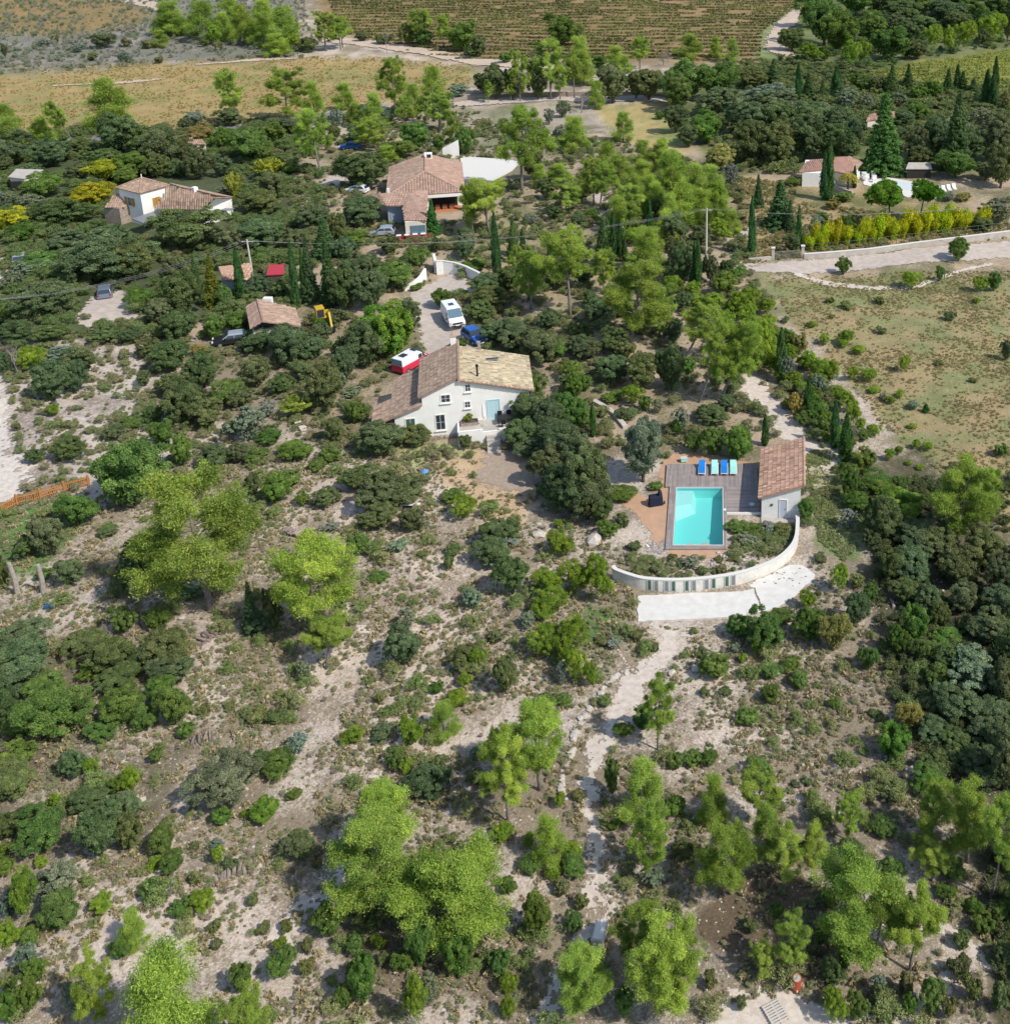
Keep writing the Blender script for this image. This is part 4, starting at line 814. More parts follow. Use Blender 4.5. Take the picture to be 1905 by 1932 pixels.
# yellow excavator
q = at('U',1500,1000); e = empty('excavator', (*q,0), radians(-60), 'bright yellow excavator standing among trees behind the gabled house', 'excavator')
for s_ in (-1, 1): MB().prism([(-1.2,0),(-1.4,.3),(-1.2,.62),(1.2,.62),(1.4,.3),(1.2,0)], s_*.75-.2, s_*.75+.2).build('track', M_black, e)
MB().box(-1.3,1.2,-.95,.95,.65,1.35).build('body', M_yel, e, bevel=.06); MB().box(0,1.2,-.9,.1,1.353,2.6).build('cab', M_yel, e, bevel=.05); MB().box(.1,1.1,-.93,-.905,1.5,2.4).build('cab_window', M_glass, e); MB().box(1.203,1.22,-.8,0,1.45,2.4).build('cab_window', M_glass, e)
MB().hexa([(1.0,.2,1.1),(1.3,.2,1.1),(1.3,.5,1.1),(1.0,.5,1.1)],[(2.2,.2,2.3),(2.5,.2,2.2),(2.5,.5,2.2),(2.2,.5,2.3)]).build('boom', M_yel, e)
MB().hexa([(3.2,.24,.8),(3.45,.24,.8),(3.45,.46,.8),(3.2,.46,.8)],[(2.15,.24,2.4),(2.45,.24,2.4),(2.45,.46,2.4),(2.15,.46,2.4)]).build('stick', M_yel, e)
MB().prism([(2.9,.8),(3.55,.9),(3.6,.25),(3.1,.15)], .0, .7).build('bucket', M_black, e)
# ---------------------------------------------------------------- walls, fences, gates
def wall(pts, h_, t_, mt, lab, z=-.3, name='garden_wall', capm=None):
    P = [un(*p) for p in pts]; e = empty(name, (0,0,0), 0, lab, 'wall'); f_ = h_ if callable(h_) else (lambda t: h_)
    ribbon_wall(P, t_, lambda t: z, f_, mt, 'wall', e)
    if capm: ribbon_wall(P, t_+.08, lambda t: f_(t)+.003, lambda t: f_(t)+.06, capm, 'coping', e)
    return e
wall(AA('E', [(560,200),(600,196),(660,200),(720,216),(790,246),(840,270)]), lambda t: 1.75-.55*t, .3, M_white, 'curved white wall at the top of the drive above the van', capm=M_coping)
wall(AA('E', [(548,160),(556,196)]), 1.8, .35, M_white, 'short white end pier of the curved drive wall')
wall(AA('E', [(500,232),(470,262),(430,280),(378,292)]), lambda t: 1.5-1.1*t, .3, M_white, 'short white wall sloping down on the left of the drive')
wall([(1412,497),(1440,494),(1456,492)], .75, .3, M_conc, 'short low grey wall left of the iron gate')
wall([(1516,489),(1560,486),(1640,479),(1720,468),(1800,458),(1905,445),(2000,434)], .8, .35, M_conc, 'long low grey wall along the pale road at right', capm=M_coping)
for x, y, lab in ((1458,492,'left'), (1514,488,'right')):
    q = un(x, y); e = empty('gate_pillar', (*q,0), 0, f'square pale pillar on the {lab} side of the iron gate', 'pillar', 'pale pillars of the iron gate'); MB().box(-.2,.2,-.2,.2,-.2,1.9).build('shaft', M_conc, e); MB().box(-.28,.28,-.28,.28,1.903,2.0).build('cap', M_coping, e)
a, b = un(1460,492), un(1512,488); e = empty('iron_gate', (*a,0), math.atan2(b[1]-a[1], b[0]-a[0]), 'low dark iron gate between two pale pillars beside the road', 'gate'); gl = hypot(b[0]-a[0], b[1]-a[1])
MB().box(.3,gl-.3,-.03,.03,1.3,1.36).box(.3,gl-.3,-.03,.03,.15,.21).build('rail', M_grey, e)
k = .3
while k < gl-.3: MB().box(k,k+.04,-.02,.02,.21,1.3).build('bar', M_grey, e); k += .2
q = un(1264,482); e = empty('gate_pillar', (*q,0), 0, 'lone pale pillar half hidden by pines left of the roadside cypresses', 'pillar'); MB().box(-.22,.22,-.22,.22,-.2,2.1).build('shaft', M_conc, e)
wall([(855,192),(900,188),(960,184),(1040,180),(1120,180),(1200,180),(1270,186),(1330,190)], .9, .5, M_stonewall, 'long low grey stone wall along the far lane', z=-.6)
# green mesh fence above right wall
P = [un(*p) for p in ((1516,487),(1600,481),(1720,466),(1905,443))]; e = empty('mesh_fence', (0,0,0), 0, 'thin green mesh fence standing behind the long roadside wall', 'fence')
for i in range(3):
    a, b = P[i], P[i+1]; n_ = max(2, int(hypot(b[0]-a[0], b[1]-a[1])/2.5))
    for k in range(n_): x, y = a[0]+(b[0]-a[0])*k/n_, a[1]+(b[1]-a[1])*k/n_+.35; MB().box(x-.03,x+.03,y-.03,y+.03,0,2.0).build('post', M_green, e)
    MB().tube([(a[0],a[1]+.35,1.95),(b[0],b[1]+.35,1.95)], .02, 4).tube([(a[0],a[1]+.35,1.4),(b[0],b[1]+.35,1.4)], .015, 4).build('wire', M_green, e)
# post fence behind, right of the big pine
e = empty('post_fence', (0,0,0), 0, 'row of thin wooden fence posts leading up towards the dry lawn', 'fence')
for k in range(11):
    t = k/10; x, y = dd('B', 1405+150*t, 655+120*t); q = G(x, y); MB().box(q[0]-.06,q[0]+.06,q[1]-.06,q[1]+.06,-.2,1.9).build('post', M_pole, e)
# orange timber fence
P = [un(*p) for p in ((-60,985),(0,966),(34,950),(70,944),(100,935),(172,917))]; e = empty('picket_fence', (0,0,0), 0, 'low orange timber picket fence at the left edge beside the gravel track', 'fence')
D_ = [0]
for i in range(len(P)-1): D_.append(D_[-1]+hypot(P[i+1][0]-P[i][0], P[i+1][1]-P[i][1]))
def along(s_):
    i = max(k for k in range(len(P)-1) if D_[k] <= s_+1e-6); t = min(1, (s_-D_[i])/(D_[i+1]-D_[i])); a, b = P[i], P[i+1]
    return a[0]+(b[0]-a[0])*t, a[1]+(b[1]-a[1])*t, math.atan2(b[1]-a[1], b[0]-a[0])
me = MB().box(-.045,.045,-.012,.012,.05,.92).mesh('picket', M_orange); s_ = 0; 
while s_ < D_[-1]:
    x, y, a = along(s_); o_ = put(bpy.data.objects.new('picket', me), e); o_.location = (x, y, float(hgt(x, y))+random.uniform(-.03,.03)); o_.rotation_euler = (random.uniform(-.03,.03), random.uniform(-.04,.04), a); s_ += .15
mp = MB().box(-.07,.07,-.07,.07,-.2,1.15).mesh('post', M_orange); s_ = 0
while s_ < D_[-1]: x, y, a = along(s_); o_ = put(bpy.data.objects.new('post', mp), e); o_.location = (x+.08*sin(a), y-.08*cos(a), float(hgt(x,y))); o_.rotation_euler = (0,0,a); s_ += 1.9
for zr_ in (.25,.75):
    MB().tube([(along(s)[0]+.04*sin(along(s)[2]), along(s)[1]-.04, float(hgt(*along(s)[:2]))+zr_) for s in np.linspace(0, D_[-1]-.01, 24)], .035, 4).build('rail', M_orange, e)
# ---------------------------------------------------------------- poles and cables
tops = []
for (bx, by), (tx, ty), lab in ((dd('D',1396,225), dd('D',1362,15), 'leaning pale wooden utility pole beside the ribbed pink shed roof'), ((1332,480), (1333,392), 'straight pale utility pole among the roadside cypresses')):
    q = G(bx, by); z1 = zat(q[0], q[1], ty); r_ = un(tx, ty, z1); r_ = (r_[0], r_[1])
    e = empty('utility_pole', q, 0, lab, 'utility pole', 'utility poles carrying the cables'); tx_, ty_ = r_[0]-q[0], r_[1]-q[1]
    MB().tube([(0,0,-.3),(tx_,ty_,z1-q[2])], [.16,.11], 8).build('pole', M_pole, e); MB().tube([(tx_-.8,ty_,z1-q[2]-.3),(tx_+.8,ty_,z1-q[2]-.3)], .05, 5).build('crossarm', M_pole, e)
    tops.append((r_[0], r_[1], z1-.25))
A0 = (*un(-60,570,5.5), 5.5); B0 = (*un(1990,372,8.), 8.); chain = [A0]+tops+[B0]
for k, off in enumerate((-.7,0,.7)):
    pts = []
    for i in range(3):
        a, b = Vector(chain[i]), Vector(chain[i+1])
        for j in range(16): t = j/16; p_ = a.lerp(b, t); pts.append((p_.x+off, p_.y, p_.z-4*t*(1-t)*(1.6 if i != 1 else 2.2)+.1))
    pts.append((B0[0]+off, B0[1], B0[2])); MB().tube(pts, .012, 4).build('power_cable', M_wire, None, label='thin sagging power cable strung between the pale poles', cat='cable', group='power cables across the valley')
# ---------------------------------------------------------------- small things in the scrub
q = G(*fd('M',1,1)); 
q = G(*dd('H',415,195)); e = empty('garden_bench', q, 0, 'white bench beside the grey-green oaks left of the earth court', 'bench'); MB().box(-.85,.85,-.2,.2,.42,.47).build('seat', M_plast, e)
for a in (-.75,.75): MB().box(a-.04,a+.04,-.18,.18,0,.42).build('leg', M_plast, e)
q = G(*dd('K',1455,1130)); e = empty('stone_block', (q[0],q[1]+.5,q[2]), radians(-8), 'pale rectangular stone block at the foot of the footpath', 'stone block'); MB().box(-.34,.34,-.62,.62,-.2,.62).build('slab', M_rock, e, bevel=.03); MB().box(-.26,.26,-.55,.55,.622,.66).build('top_plate', M_coping, e)
q = G(*dd('L',727,1365)); e = empty('barrel', q, 0, 'rusty red and white metal barrel in the scrub at lower right', 'barrel'); MB().tube([(0,0,0),(0,0,.8)], [.22,.23], 16).build('drum', M_rust, e)
m = MB(); m.tube([(.23*cos(a),.23*sin(a),.81) for a in np.linspace(0,2*pi,17)], .03, 5, caps=False); m.build('rim', M_rust, e); MB().tube([(0,0,.78),(0,0,.81)], .20, 14).build('fill', M_conc, e)
q = G(*dd('L',612,1500)); e = empty('pallet', (q[0],q[1],q[2]+.05), radians(28), 'grey slatted wooden pallet on the pale rubble at lower right', 'pallet')
for k in range(8): MB().box(-.5,.5,-.55+k*.145,-.46+k*.145,.10,.13).build('slat', M_pole, e)
for k in (-.45,-.02,.4): MB().box(k,k+.08,-.55,.56,0,.098).build('bearer', M_pole, e)
def logpile(t, x, y, n_, rz, lab, L_=.55, r_=.07, spread=2.2, mt=None):
    q = G(*(dd(t,x,y))); e = empty('log_pile', q, rz, lab, 'log pile'); R = random.Random(int(x+y))
    for k in range(n_):
        r = r_*R.uniform(.7,1.4); a = R.uniform(-.35,.35); xx = (k/n_-.5)*spread+R.uniform(-.05,.05); zz_ = r+(R.choice([0,0,.13,.24]) if k > 1 else 0); l = L_*R.uniform(.75,1.2)
        MB().tube([(xx-l/2*sin(a),-l/2*cos(a),zz_),(xx+l/2*sin(a),l/2*cos(a),zz_+R.uniform(-.03,.03))], r, 7, R.random()).build('log', mt or M_log, e)
logpile('G',1640,345,22,radians(-25),'heap of pale cut logs behind the second tall pine', .7,.09,3.0)
logpile('G',1140,918,20,radians(62),'tidy row of grey logs stacked beside the left oaks', .8,.08,1.7)
logpile('G',1125,1475,20,radians(30),'mauve-grey stack of thin logs on the pale clearing', .8,.07,1.7)
logpile('J',1270,735,14,radians(28),'dark row of weathered logs in the lower-left scrub', .65,.09,1.8)
logpile('D',1655,1050,12,radians(-50),'line of pale stacked stones and logs under the feathery bright green tree', .6,.1,2.6, M_rock)
logpile('D',1100,560,12,radians(70),'untidy pile of pale branches left of the black car', .9,.07,2.2, M_pale)
def snag(name, bt, tt, r0, r1, lab, mt=M_pale, kids=()):
    q = G(*dd(*bt)); z1 = zat(q[0], q[1], dd(*tt)[1]); X1 = un(*dd(*tt), z1)[0]
    e = empty(name, q, 0, lab, 'tree stump'); MB().tube([(0,0,-.2),((X1-q[0])*.5+.06,.05,(z1-q[2])*.5),(X1-q[0],0,z1-q[2])], [r0,(r0+r1)/2,r1], 8, .5).build('trunk', mt, e)
    for a in kids: MB().tube([(0,0,.1),(a[0],a[1],a[2])], [.12,.05], 6).build('root', mt, e)
snag('cut_trunk', ('G',100,672), ('G',48,495), .22, .15, 'tall pale lopped trunk at the left edge, left of its twin')
snag('cut_trunk', ('G',240,665), ('G',208,505), .22, .16, 'tall pale lopped trunk beside the dark blue sheet', kids=[(-.6,-.5,.0),(.5,-.6,.05)])
snag('cut_trunk', ('G',610,560), ('G',612,525), .16, .13, 'short reddish stump between the left oak and the tall pine', M_orange)
q = G(*dd('D',930,1180)); e = empty('driftwood', q, 0, 'forked bleached driftwood branch above the round bright oak', 'branch'); MB().tube([(0,0,0),(-.5,.1,.5),(-.9,.1,1.1)], [.14,.11,.09], 7).tube([(0,0,.1),(.35,0,.5),(.35,.1,1.2)], [.13,.17,.12], 7).build('branch', M_pale, e)
q = G(*dd('G',280,735)); e = empty('crumpled_sheet', q, .3, 'small dark blue crumpled sheet at the foot of the lopped trunk', 'sheet'); MB().hexa([(-.5,-.3,0),(.5,-.35,0),(.55,.3,0),(-.5,.35,0)],[(-.4,-.2,.3),(.3,-.25,.2),(.45,.15,.35),(-.35,.25,.15)]).build('sheet', M_tarp, e, bevel=.05)
q = G(*dd('I',1258,725)); MB().tube([(0,-.5,.1),(.03,0,.12),(-.1,.5,.1)], [.12,.14,.1], 7).build('bleached_log', M_pale, None, label='short bleached log lying at the edge of the dark right wood', cat='log').location = q
q = G(*dd('H',500,70)); e = empty('blue_parasol', q, 0, 'blue parasol top showing above the grey oaks by the bench', 'parasol'); MB().tube([(0,0,0),(0,0,1.75)], .03, 5).build('pole', M_plast, e); MB().tube([(0,0,1.5),(0,0,1.8)], [.38,.03], 8).build('canopy', mat('faded_blue_canvas', (.12,.25,.5), .8), e)
q = G(*dd('E',1395,425)); e = empty('wood_cart', q, .4, 'small grey handcart in the pine clearing', 'handcart'); MB().box(-.5,.5,-.35,.35,.35,.6).build('tray', M_grey, e)
for s_ in (-1,1): MB().tube([(0,s_*.36,.25),(0,s_*.42,.25)], .25, 10).build('wheel', M_black, e)
q = G(*fd('N',400,1010)); m = MB(); R = random.Random(3)
for k in range(50): a = R.uniform(-.7,.7); b = R.uniform(-.8,.8); m.tube([(a,b,0),(a+R.uniform(-.3,.3),b+R.uniform(-.3,.3),R.uniform(.15,.4))], .02, 3)
m.build('silver_heap', M_cars, None, label='tangled silvery heap beside the lower left corner of the pool', cat='heap').location = q
# stones: the ones along the path one by one
def rockmesh(seed):
    R = random.Random(seed); import bmesh; bm = bmesh.new(); bmesh.ops.create_icosphere(bm, subdivisions=1, radius=1)
    for v in bm.verts: v.co *= R.uniform(.7,1.2); v.co.z *= .6
    me_ = bpy.data.meshes.new('rock'); bm.to_mesh(me_); me_.materials.append(M_rock); bm.free(); return me_
RK = [rockmesh(k) for k in range(6)]; R = random.Random(5)
def rock(x, y, s_, lab, grp):
    q = G(x, y); o_ = put(bpy.data.objects.new('rock', R.choice(RK)), None, None, lab, 'rock', grp); o_.location = (q[0], q[1], q[2]+s_*.25); o_.scale = (s_*R.uniform(.8,1.3), s_*R.uniform(.7,1.1), s_*R.uniform(.7,1.1)); o_.rotation_euler = (0,0,R.uniform(0,6))
def rockline(pts, n_, lab, grp, s0=.14, s1=.32, jit=3, ):
    P_ = spline(pts, 12)
    for k in range(n_): p_ = P_[int(k/n_*(len(P_)-1))]; rock(p_[0]+R.uniform(-jit,jit), p_[1]+R.uniform(-jit,jit), R.uniform(s0,s1), lab, grp)
rockline([dd('H',1600,1100),dd('H',1490,1180),dd('H',1420,1290),dd('H',1340,1400),dd('H',1300,1500),dd('K',1310,60),dd('K',1250,200),dd('K',1270,330)], 46, 'pale limestone rock edging the left side of the footpath', 'rocks edging the footpath')
rockline([dd('H',1540,960),dd('H',1600,1040),dd('H',1670,1105),dd('H',1740,1030),dd('H',1800,985)], 26, 'small pale rock in the V-shaped border below the white slab', 'rocks in the V-shaped border', .07, .16, 2)
rockline([fd('N',1150,960),fd('N',1250,1000),fd('N',1180,1080),fd('N',950,1080),fd('N',900,1150),fd('N',1100,1150)], 30, 'pale rock among the planting between pool and curved wall', 'rocks inside the curved wall', .10, .26, 7)
rockline([fd('N',200,1060),fd('N',300,1120),fd('N',150,1180),fd('N',420,1240)], 14, 'small pale rock at the left end of the curved bed', 'rocks at the left of the curved bed', .08, .18, 6)
for x, y, s_, lab in ((*dd('I',45,1110),.42,'big pale boulder on the bare soil right of the footpath'), (*dd('I',175,1085),.38,'upright pale boulder beside the round bush below the slab'), (*dd('H',1120,345),.55,'big pale boulder above the bright green pines'), (*dd('H',1430,380),.9,'long pale rock outcrop between bright pines and the pool'),
                      (*dd('G',960,530),.5,'pale boulder left of the tall pine trunk'), (*dd('G',1005,805),.35,'whitish stone in the shade below the tall pine'), (*dd('J',775,322),.35,'flat grey stone in the lower left scrub'), (*dd('J',510,815),.22,'round white stone in the lower left scrub'), (*dd('H',1125,285),.25,'flat pale stone below the great dark oak')):
    rock(x, y, s_, lab, None)
for o_ in [o for o in bpy.data.objects if o.name.startswith('rock')]:
    if o_.get('group') is None and 'group' in o_: del o_['group']
# stone steps / wall fragments near the house
wall([dd('E',1425,915),dd('E',1480,945),dd('E',1540,985),dd('E',1600,1060)], .35, .5, M_rock, 'low dry stone wall running down behind the thin cypress', name='dry_stone_wall')
wall([dd('E',1450,1150),dd('E',1520,1140),dd('E',1580,1138)], .3, .5, M_rock, 'short dry stone wall left of the grey-green tree by the pool', name='dry_stone_wall')
# ---------------------------------------------------------------- vegetation: meshes
def leaves(C, N, size, aspect=1.6, r=None, seed=0, jit=.55):
    """one small three-cornered leaf spray per centre, lying roughly across its outward direction"""
    g = np.random.default_rng(seed); n_ = len(C); N = N+g.normal(0, jit, (n_, 3)); N /= np.linalg.norm(N, axis=1)[:, None]+1e-9
    T = np.cross(N, g.normal(0, 1, (n_, 3))); T /= np.linalg.norm(T, axis=1)[:, None]+1e-9; Bn = np.cross(N, T)
    s = (size*g.uniform(.6, 1.4, n_))[:, None]; V = np.empty((n_, 3, 3)); V[:, 0] = C+T*s*aspect*.6; V[:, 1] = C-T*s*aspect*.4+Bn*s*.5; V[:, 2] = C-T*s*aspect*.4-Bn*s*.5
    return V.reshape(-1, 3)
def leafmesh(name, C, N, size, mt, val, aspect=1.6, seed=0, jit=.55):
    V = leaves(C, N, size, aspect, seed=seed, jit=jit); return mesh_np(name, V, np.arange(len(V)).reshape(-1, 3), mt, {'v': ('FLOAT', np.repeat(np.clip(val, 0, 1), 3))})
def sph(g, n_): d_ = g.normal(0, 1, (n_, 3)); return d_/np.linalg.norm(d_, axis=1)[:, None]
def blobs(g, cen, rad, n_, flat=1., keep=.86, inner=.12):
    """points over the outside of a heap of rounded clumps"""
    w_ = rad**2; k = g.choice(len(rad), n_*2, p=w_/w_.sum()); d_ = sph(g, n_*2); up = d_[:, 2] > g.uniform(-.9, .15, n_*2); k, d_ = k[up], d_[up]
    P = cen[k]+d_*rad[k][:, None]*np.array([1, 1, flat])*g.uniform(.80, 1.10, len(k))[:, None]
    ok = np.ones(len(P), bool)
    for j in range(len(rad)):
        q = (P-cen[j])/np.array([1, 1, flat]); ok &= ~(((q**2).sum(1) < (rad[j]*keep)**2) & (k != j))
    ok |= g.random(len(P)) < inner
    return P[ok][:n_], d_[ok][:n_], k[ok][:n_]
def crown_round(seed, W=6., H=5., nb=46, n_=26000, size=.13, low=.06, flat=.85, rr=(.13, .24), mt=None, lump=1., core=1800, jit=.8):
    """a crown in two orders: big lobes, each covered with many ragged sprays; some sprays are missing"""
    g = np.random.default_rng(seed); R_ = W/2; nl = max(5, nb//4); d_ = sph(g, nl*5); d_ = d_[d_[:, 2] > -.45][:nl]; Hh = H*(1-low)/2
    ir = g.uniform(.30, .66, len(d_)); th_ = np.arctan2(d_[:, 1], d_[:, 0]); prof = 1+.15*np.sin(2*th_+seed*1.7)+.12*np.sin(3*th_+seed)
    lob = d_*ir[:, None]*np.array([R_, R_, Hh])*np.c_[prof, prof, np.ones(len(prof))]; lob[:, 2] += H*low+Hh; lr = R_*g.uniform(.30, .48, len(d_))
    ns = nb*5; k = g.integers(0, len(lr), ns); e_ = sph(g, ns); e_[:, 2] = np.where(g.random(ns) < .75, np.abs(e_[:, 2]), e_[:, 2]); cen = lob[k]+e_*lr[k][:, None]*np.array([1, 1, min(1.3, Hh/R_+.15)])*g.uniform(.75, 1.12, (ns, 1))
    deep = np.zeros(ns, bool)
    for j in range(len(lr)): deep |= (((cen-lob[j])/np.array([1, 1, Hh/R_+.1]))**2).sum(1) < (lr[j]*.62)**2
    cen = cen[~deep]; cen = cen[g.random(len(cen)) > .10]; rad = R_*g.uniform(rr[0], rr[1], len(cen))*.62*lump
    w_ = rad**2; q = g.choice(len(rad), n_, p=w_/w_.sum()); f_ = sph(g, n_); f_[:, 2] = np.where(g.random(n_) < .8, np.abs(f_[:, 2]), f_[:, 2])
    P = cen[q]+f_*rad[q][:, None]*np.array([1.1, 1.1, flat])*(.45+.8*g.random((n_, 1))**.7); ctr = np.array([0, 0, H*low+Hh*.8]); out = P-ctr; out /= np.linalg.norm(out, axis=1)[:, None]+1e-6
    N = f_*.55+out*.45+np.array([0, 0, .15]); tone = g.normal(.5, .17, len(rad)); val = tone[q]+g.normal(0, .17, n_)
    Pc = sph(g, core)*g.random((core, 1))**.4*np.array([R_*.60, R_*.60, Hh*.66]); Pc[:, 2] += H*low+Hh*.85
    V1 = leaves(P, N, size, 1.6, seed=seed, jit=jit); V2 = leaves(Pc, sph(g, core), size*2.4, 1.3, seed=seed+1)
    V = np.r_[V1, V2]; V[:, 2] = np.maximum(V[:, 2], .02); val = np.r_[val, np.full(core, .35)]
    return mesh_np('crown', V, np.arange(len(V)).reshape(-1, 3), mt or M_leaf, {'v': ('FLOAT', np.repeat(np.clip(val, 0, 1), 3))})
def trunk_mesh(seed, H, spread, r0=.2, n_=6, hb=.35, top=.8, mt=None, forks=1):
    R = random.Random(seed); m = MB(); pts = [(0,0,-.3)]; x = y = 0
    for k in range(1, 6): x += R.uniform(-.12, .12)*H*.12; y += R.uniform(-.12, .12)*H*.12; pts.append((x, y, H*top*k/5))
    m.tube(pts, [r0*(1.25-k*.2) for k in range(6)], 7); tips = []
    for k in range(n_):
        t = hb+(top-hb)*(k+.5)/n_; i = min(4, int(t/top*5)); a = Vector(pts[i]).lerp(Vector(pts[i+1]), t/top*5-i); an = k*2.4+R.uniform(-.4, .4); l = spread*R.uniform(.55, .95)*(1-.3*(t-hb)/(1-hb))
        b = a+Vector((cos(an)*l*.5, sin(an)*l*.5, l*.20)); c_ = a+Vector((cos(an)*l, sin(an)*l, l*R.uniform(.35, .7))); m.tube([a, b, c_], [r0*.38, r0*.26, r0*.10], 5); tips.append(c_)
        for s_ in (-.6, .6): e_ = b+Vector((cos(an+s_)*l*.5, sin(an+s_)*l*.5, l*.3)); m.tube([b, e_], [r0*.2, r0*.06], 4); tips.append(e_)
    return m.mesh('trunk', mt or M_bark, True), tips
def crown_pine(seed, W=6., H=8., n_=26000, cb=.36, ncl=150, size=.040, cr=.075, full=0.):
    """airy crown of small ragged needle tufts gathered on drooping limbs, with gaps between them"""
    g = np.random.default_rng(seed); R_ = W/2; cen = []; rad = []; tone = []; limbs = []
    nl = g.integers(13, 18)
    for k in range(nl):
        t = (k+.5)/nl; z0 = H*(cb+(.90-cb)*t); a = k*2.4+g.uniform(-.5, .5); env = (1-.55*max(0, t-.45)**1.2*1.6) if not full else (1-.75*t**1.3); env *= .55+.45*min(1, t*3+.25)
        l = R_*env*g.uniform(.6, 1.05); rise = H*g.uniform(.02, .12); limbs.append((z0, a, l, rise)); tn = g.normal(.5, .12); m_ = int(ncl/nl*g.uniform(.7, 1.3)*(.5+l/R_))
        for q in range(m_):
            u = g.uniform(.35, 1.05); side = g.normal(0, .22)*l*(1.15-u*.5); p = (u*l*cos(a)-side*sin(a), u*l*sin(a)+side*cos(a), min(H*.97, z0+rise*u+g.normal(0, .06 if full else .038)*H)); cen.append(p); rad.append(R_*g.uniform(cr*.8, cr*1.9)); tone.append(tn+g.normal(0, .10))
    for q in range(max(8, ncl//14)): cen.append((g.normal(0, .16)*R_, g.normal(0, .16)*R_, H*g.uniform(.86, .97))); rad.append(R_*g.uniform(cr, cr*1.7)); tone.append(.55)
    cen = np.array(cen); rad = np.array(rad); tone = np.array(tone); w_ = rad**1.6; k = g.choice(len(rad), n_, p=w_/w_.sum()); d_ = sph(g, n_)
    P = cen[k]+d_*rad[k][:, None]*np.array([1.4, 1.4, 1.35 if full else .9])*(g.random((n_, 1))**.5)*g.choice([1.1, 1.3, 1.9], n_, p=[.4,.4,.2])[:, None]; N = d_*.45+np.array([0, 0, .45]); val = tone[k]+g.normal(0, .22, n_)
    return leafmesh('crown', P, N, size, M_needle, val, 3.2, seed, .9), limbs
def pine_trunk(seed, H, limbs, r0=.16):
    R = random.Random(seed); m = MB(); pts = [(0,0,-.3)]; x = y = 0
    for k in range(1, 7): x += R.uniform(-.1,.1)*H*.10; y += R.uniform(-.1,.1)*H*.10; pts.append((x*(1-k/9), y*(1-k/9), H*.93*k/6))
    m.tube(pts, [r0*1.25, r0, r0*.85, r0*.7, r0*.5, r0*.32, r0*.12], 7)
    for z0, a, l, rise in limbs:
        t = z0/(H*.93)*6; i = min(5, int(t)); b = Vector(pts[i]).lerp(Vector(pts[i+1]), t-i); b.z = z0-.25; e_ = Vector((l*.95*cos(a), l*.95*sin(a), z0+rise)); md = b.lerp(e_, .5)+Vector((0,0,-.12)); m.tube([b, md, e_], [r0*.34, r0*.22, r0*.06], 4, caps=False)
        for q in range(8):
            u = R.uniform(.3, 1.0); p = b.lerp(e_, u); s_ = R.choice((-1, 1)); m.tube([p, p+Vector((cos(a+s_*.9), sin(a+s_*.9), R.uniform(0, .35)))*l*R.uniform(.2, .42)], [r0*.14, r0*.04], 3, caps=False)
    return m.mesh('trunk', M_pbark, True)
M_pbark = mat('grey_pine_bark', (.26,.225,.205), .95, noise=.5, nscale=6, bump=.4)
def crown_cone(seed, W, H, n_, tiers, size=.12, mt=None, bare=.04, droop=.12, power=1.):
    g = np.random.default_rng(seed); P = []; N = []; val = []
    for t in range(tiers):
        z = H*(bare+(1-bare)*(t+.3)/tiers); r_ = W/2*(1-(t+.3)/tiers)**power*g.uniform(.85, 1.12)+.05; nb = max(5, int(11*(1-t/tiers)+4)); per = max(4, int(n_/tiers/nb*1.6*(r_/(W/2)+.12)))
        for b in range(nb):
            a = 2*pi*b/nb+g.uniform(-.25, .25); rr_ = r_*g.uniform(.75, 1.12); u = g.random(per)**.6; sidew = g.normal(0, .14+.11*W/6, per)*(1.1-u*.6)
            x = u*rr_; P.append(np.c_[x*cos(a)-sidew*sin(a), x*sin(a)+sidew*cos(a), z-droop*x+.10*W*.15*g.normal(0, 1, per)+H*.02*u]); N.append(np.c_[np.full(per, cos(a)*.35), np.full(per, sin(a)*.35), np.full(per, .8)]); val.append(g.normal(g.normal(.5, .13), .13, per))
    P = np.concatenate(P); P[:, 2] = np.clip(P[:, 2], .03, None); return leafmesh('crown', P, np.concatenate(N), size, mt or M_needle, np.concatenate(val), 2.2, seed, .6)
def crown_cypress(seed, W=1.1, H=7., n_=9000):
    g = np.random.default_rng(seed); t = g.random(n_)**.9; a = g.uniform(0, 2*pi, n_); prof = np.minimum(1, (t+.02)*6)**.6*(1-t**2.3)**.75; lob = 1+.20*np.sin(3*a+3*seed+9*t)+.12*np.sin(7*a-24*t)+.08*np.sin(31*t+seed)
    r_ = W/2*prof*lob*g.uniform(.62, 1.14, n_); P = np.c_[r_*np.cos(a), r_*np.sin(a), t*H]; N = np.c_[np.cos(a), np.sin(a), np.full(n_, .35)]
    return leafmesh('crown', P, N, .085, M_needle, .5+.22*np.sin(7*a+seed)*.7+g.normal(0, .15, n_), 2.6, seed, .6)
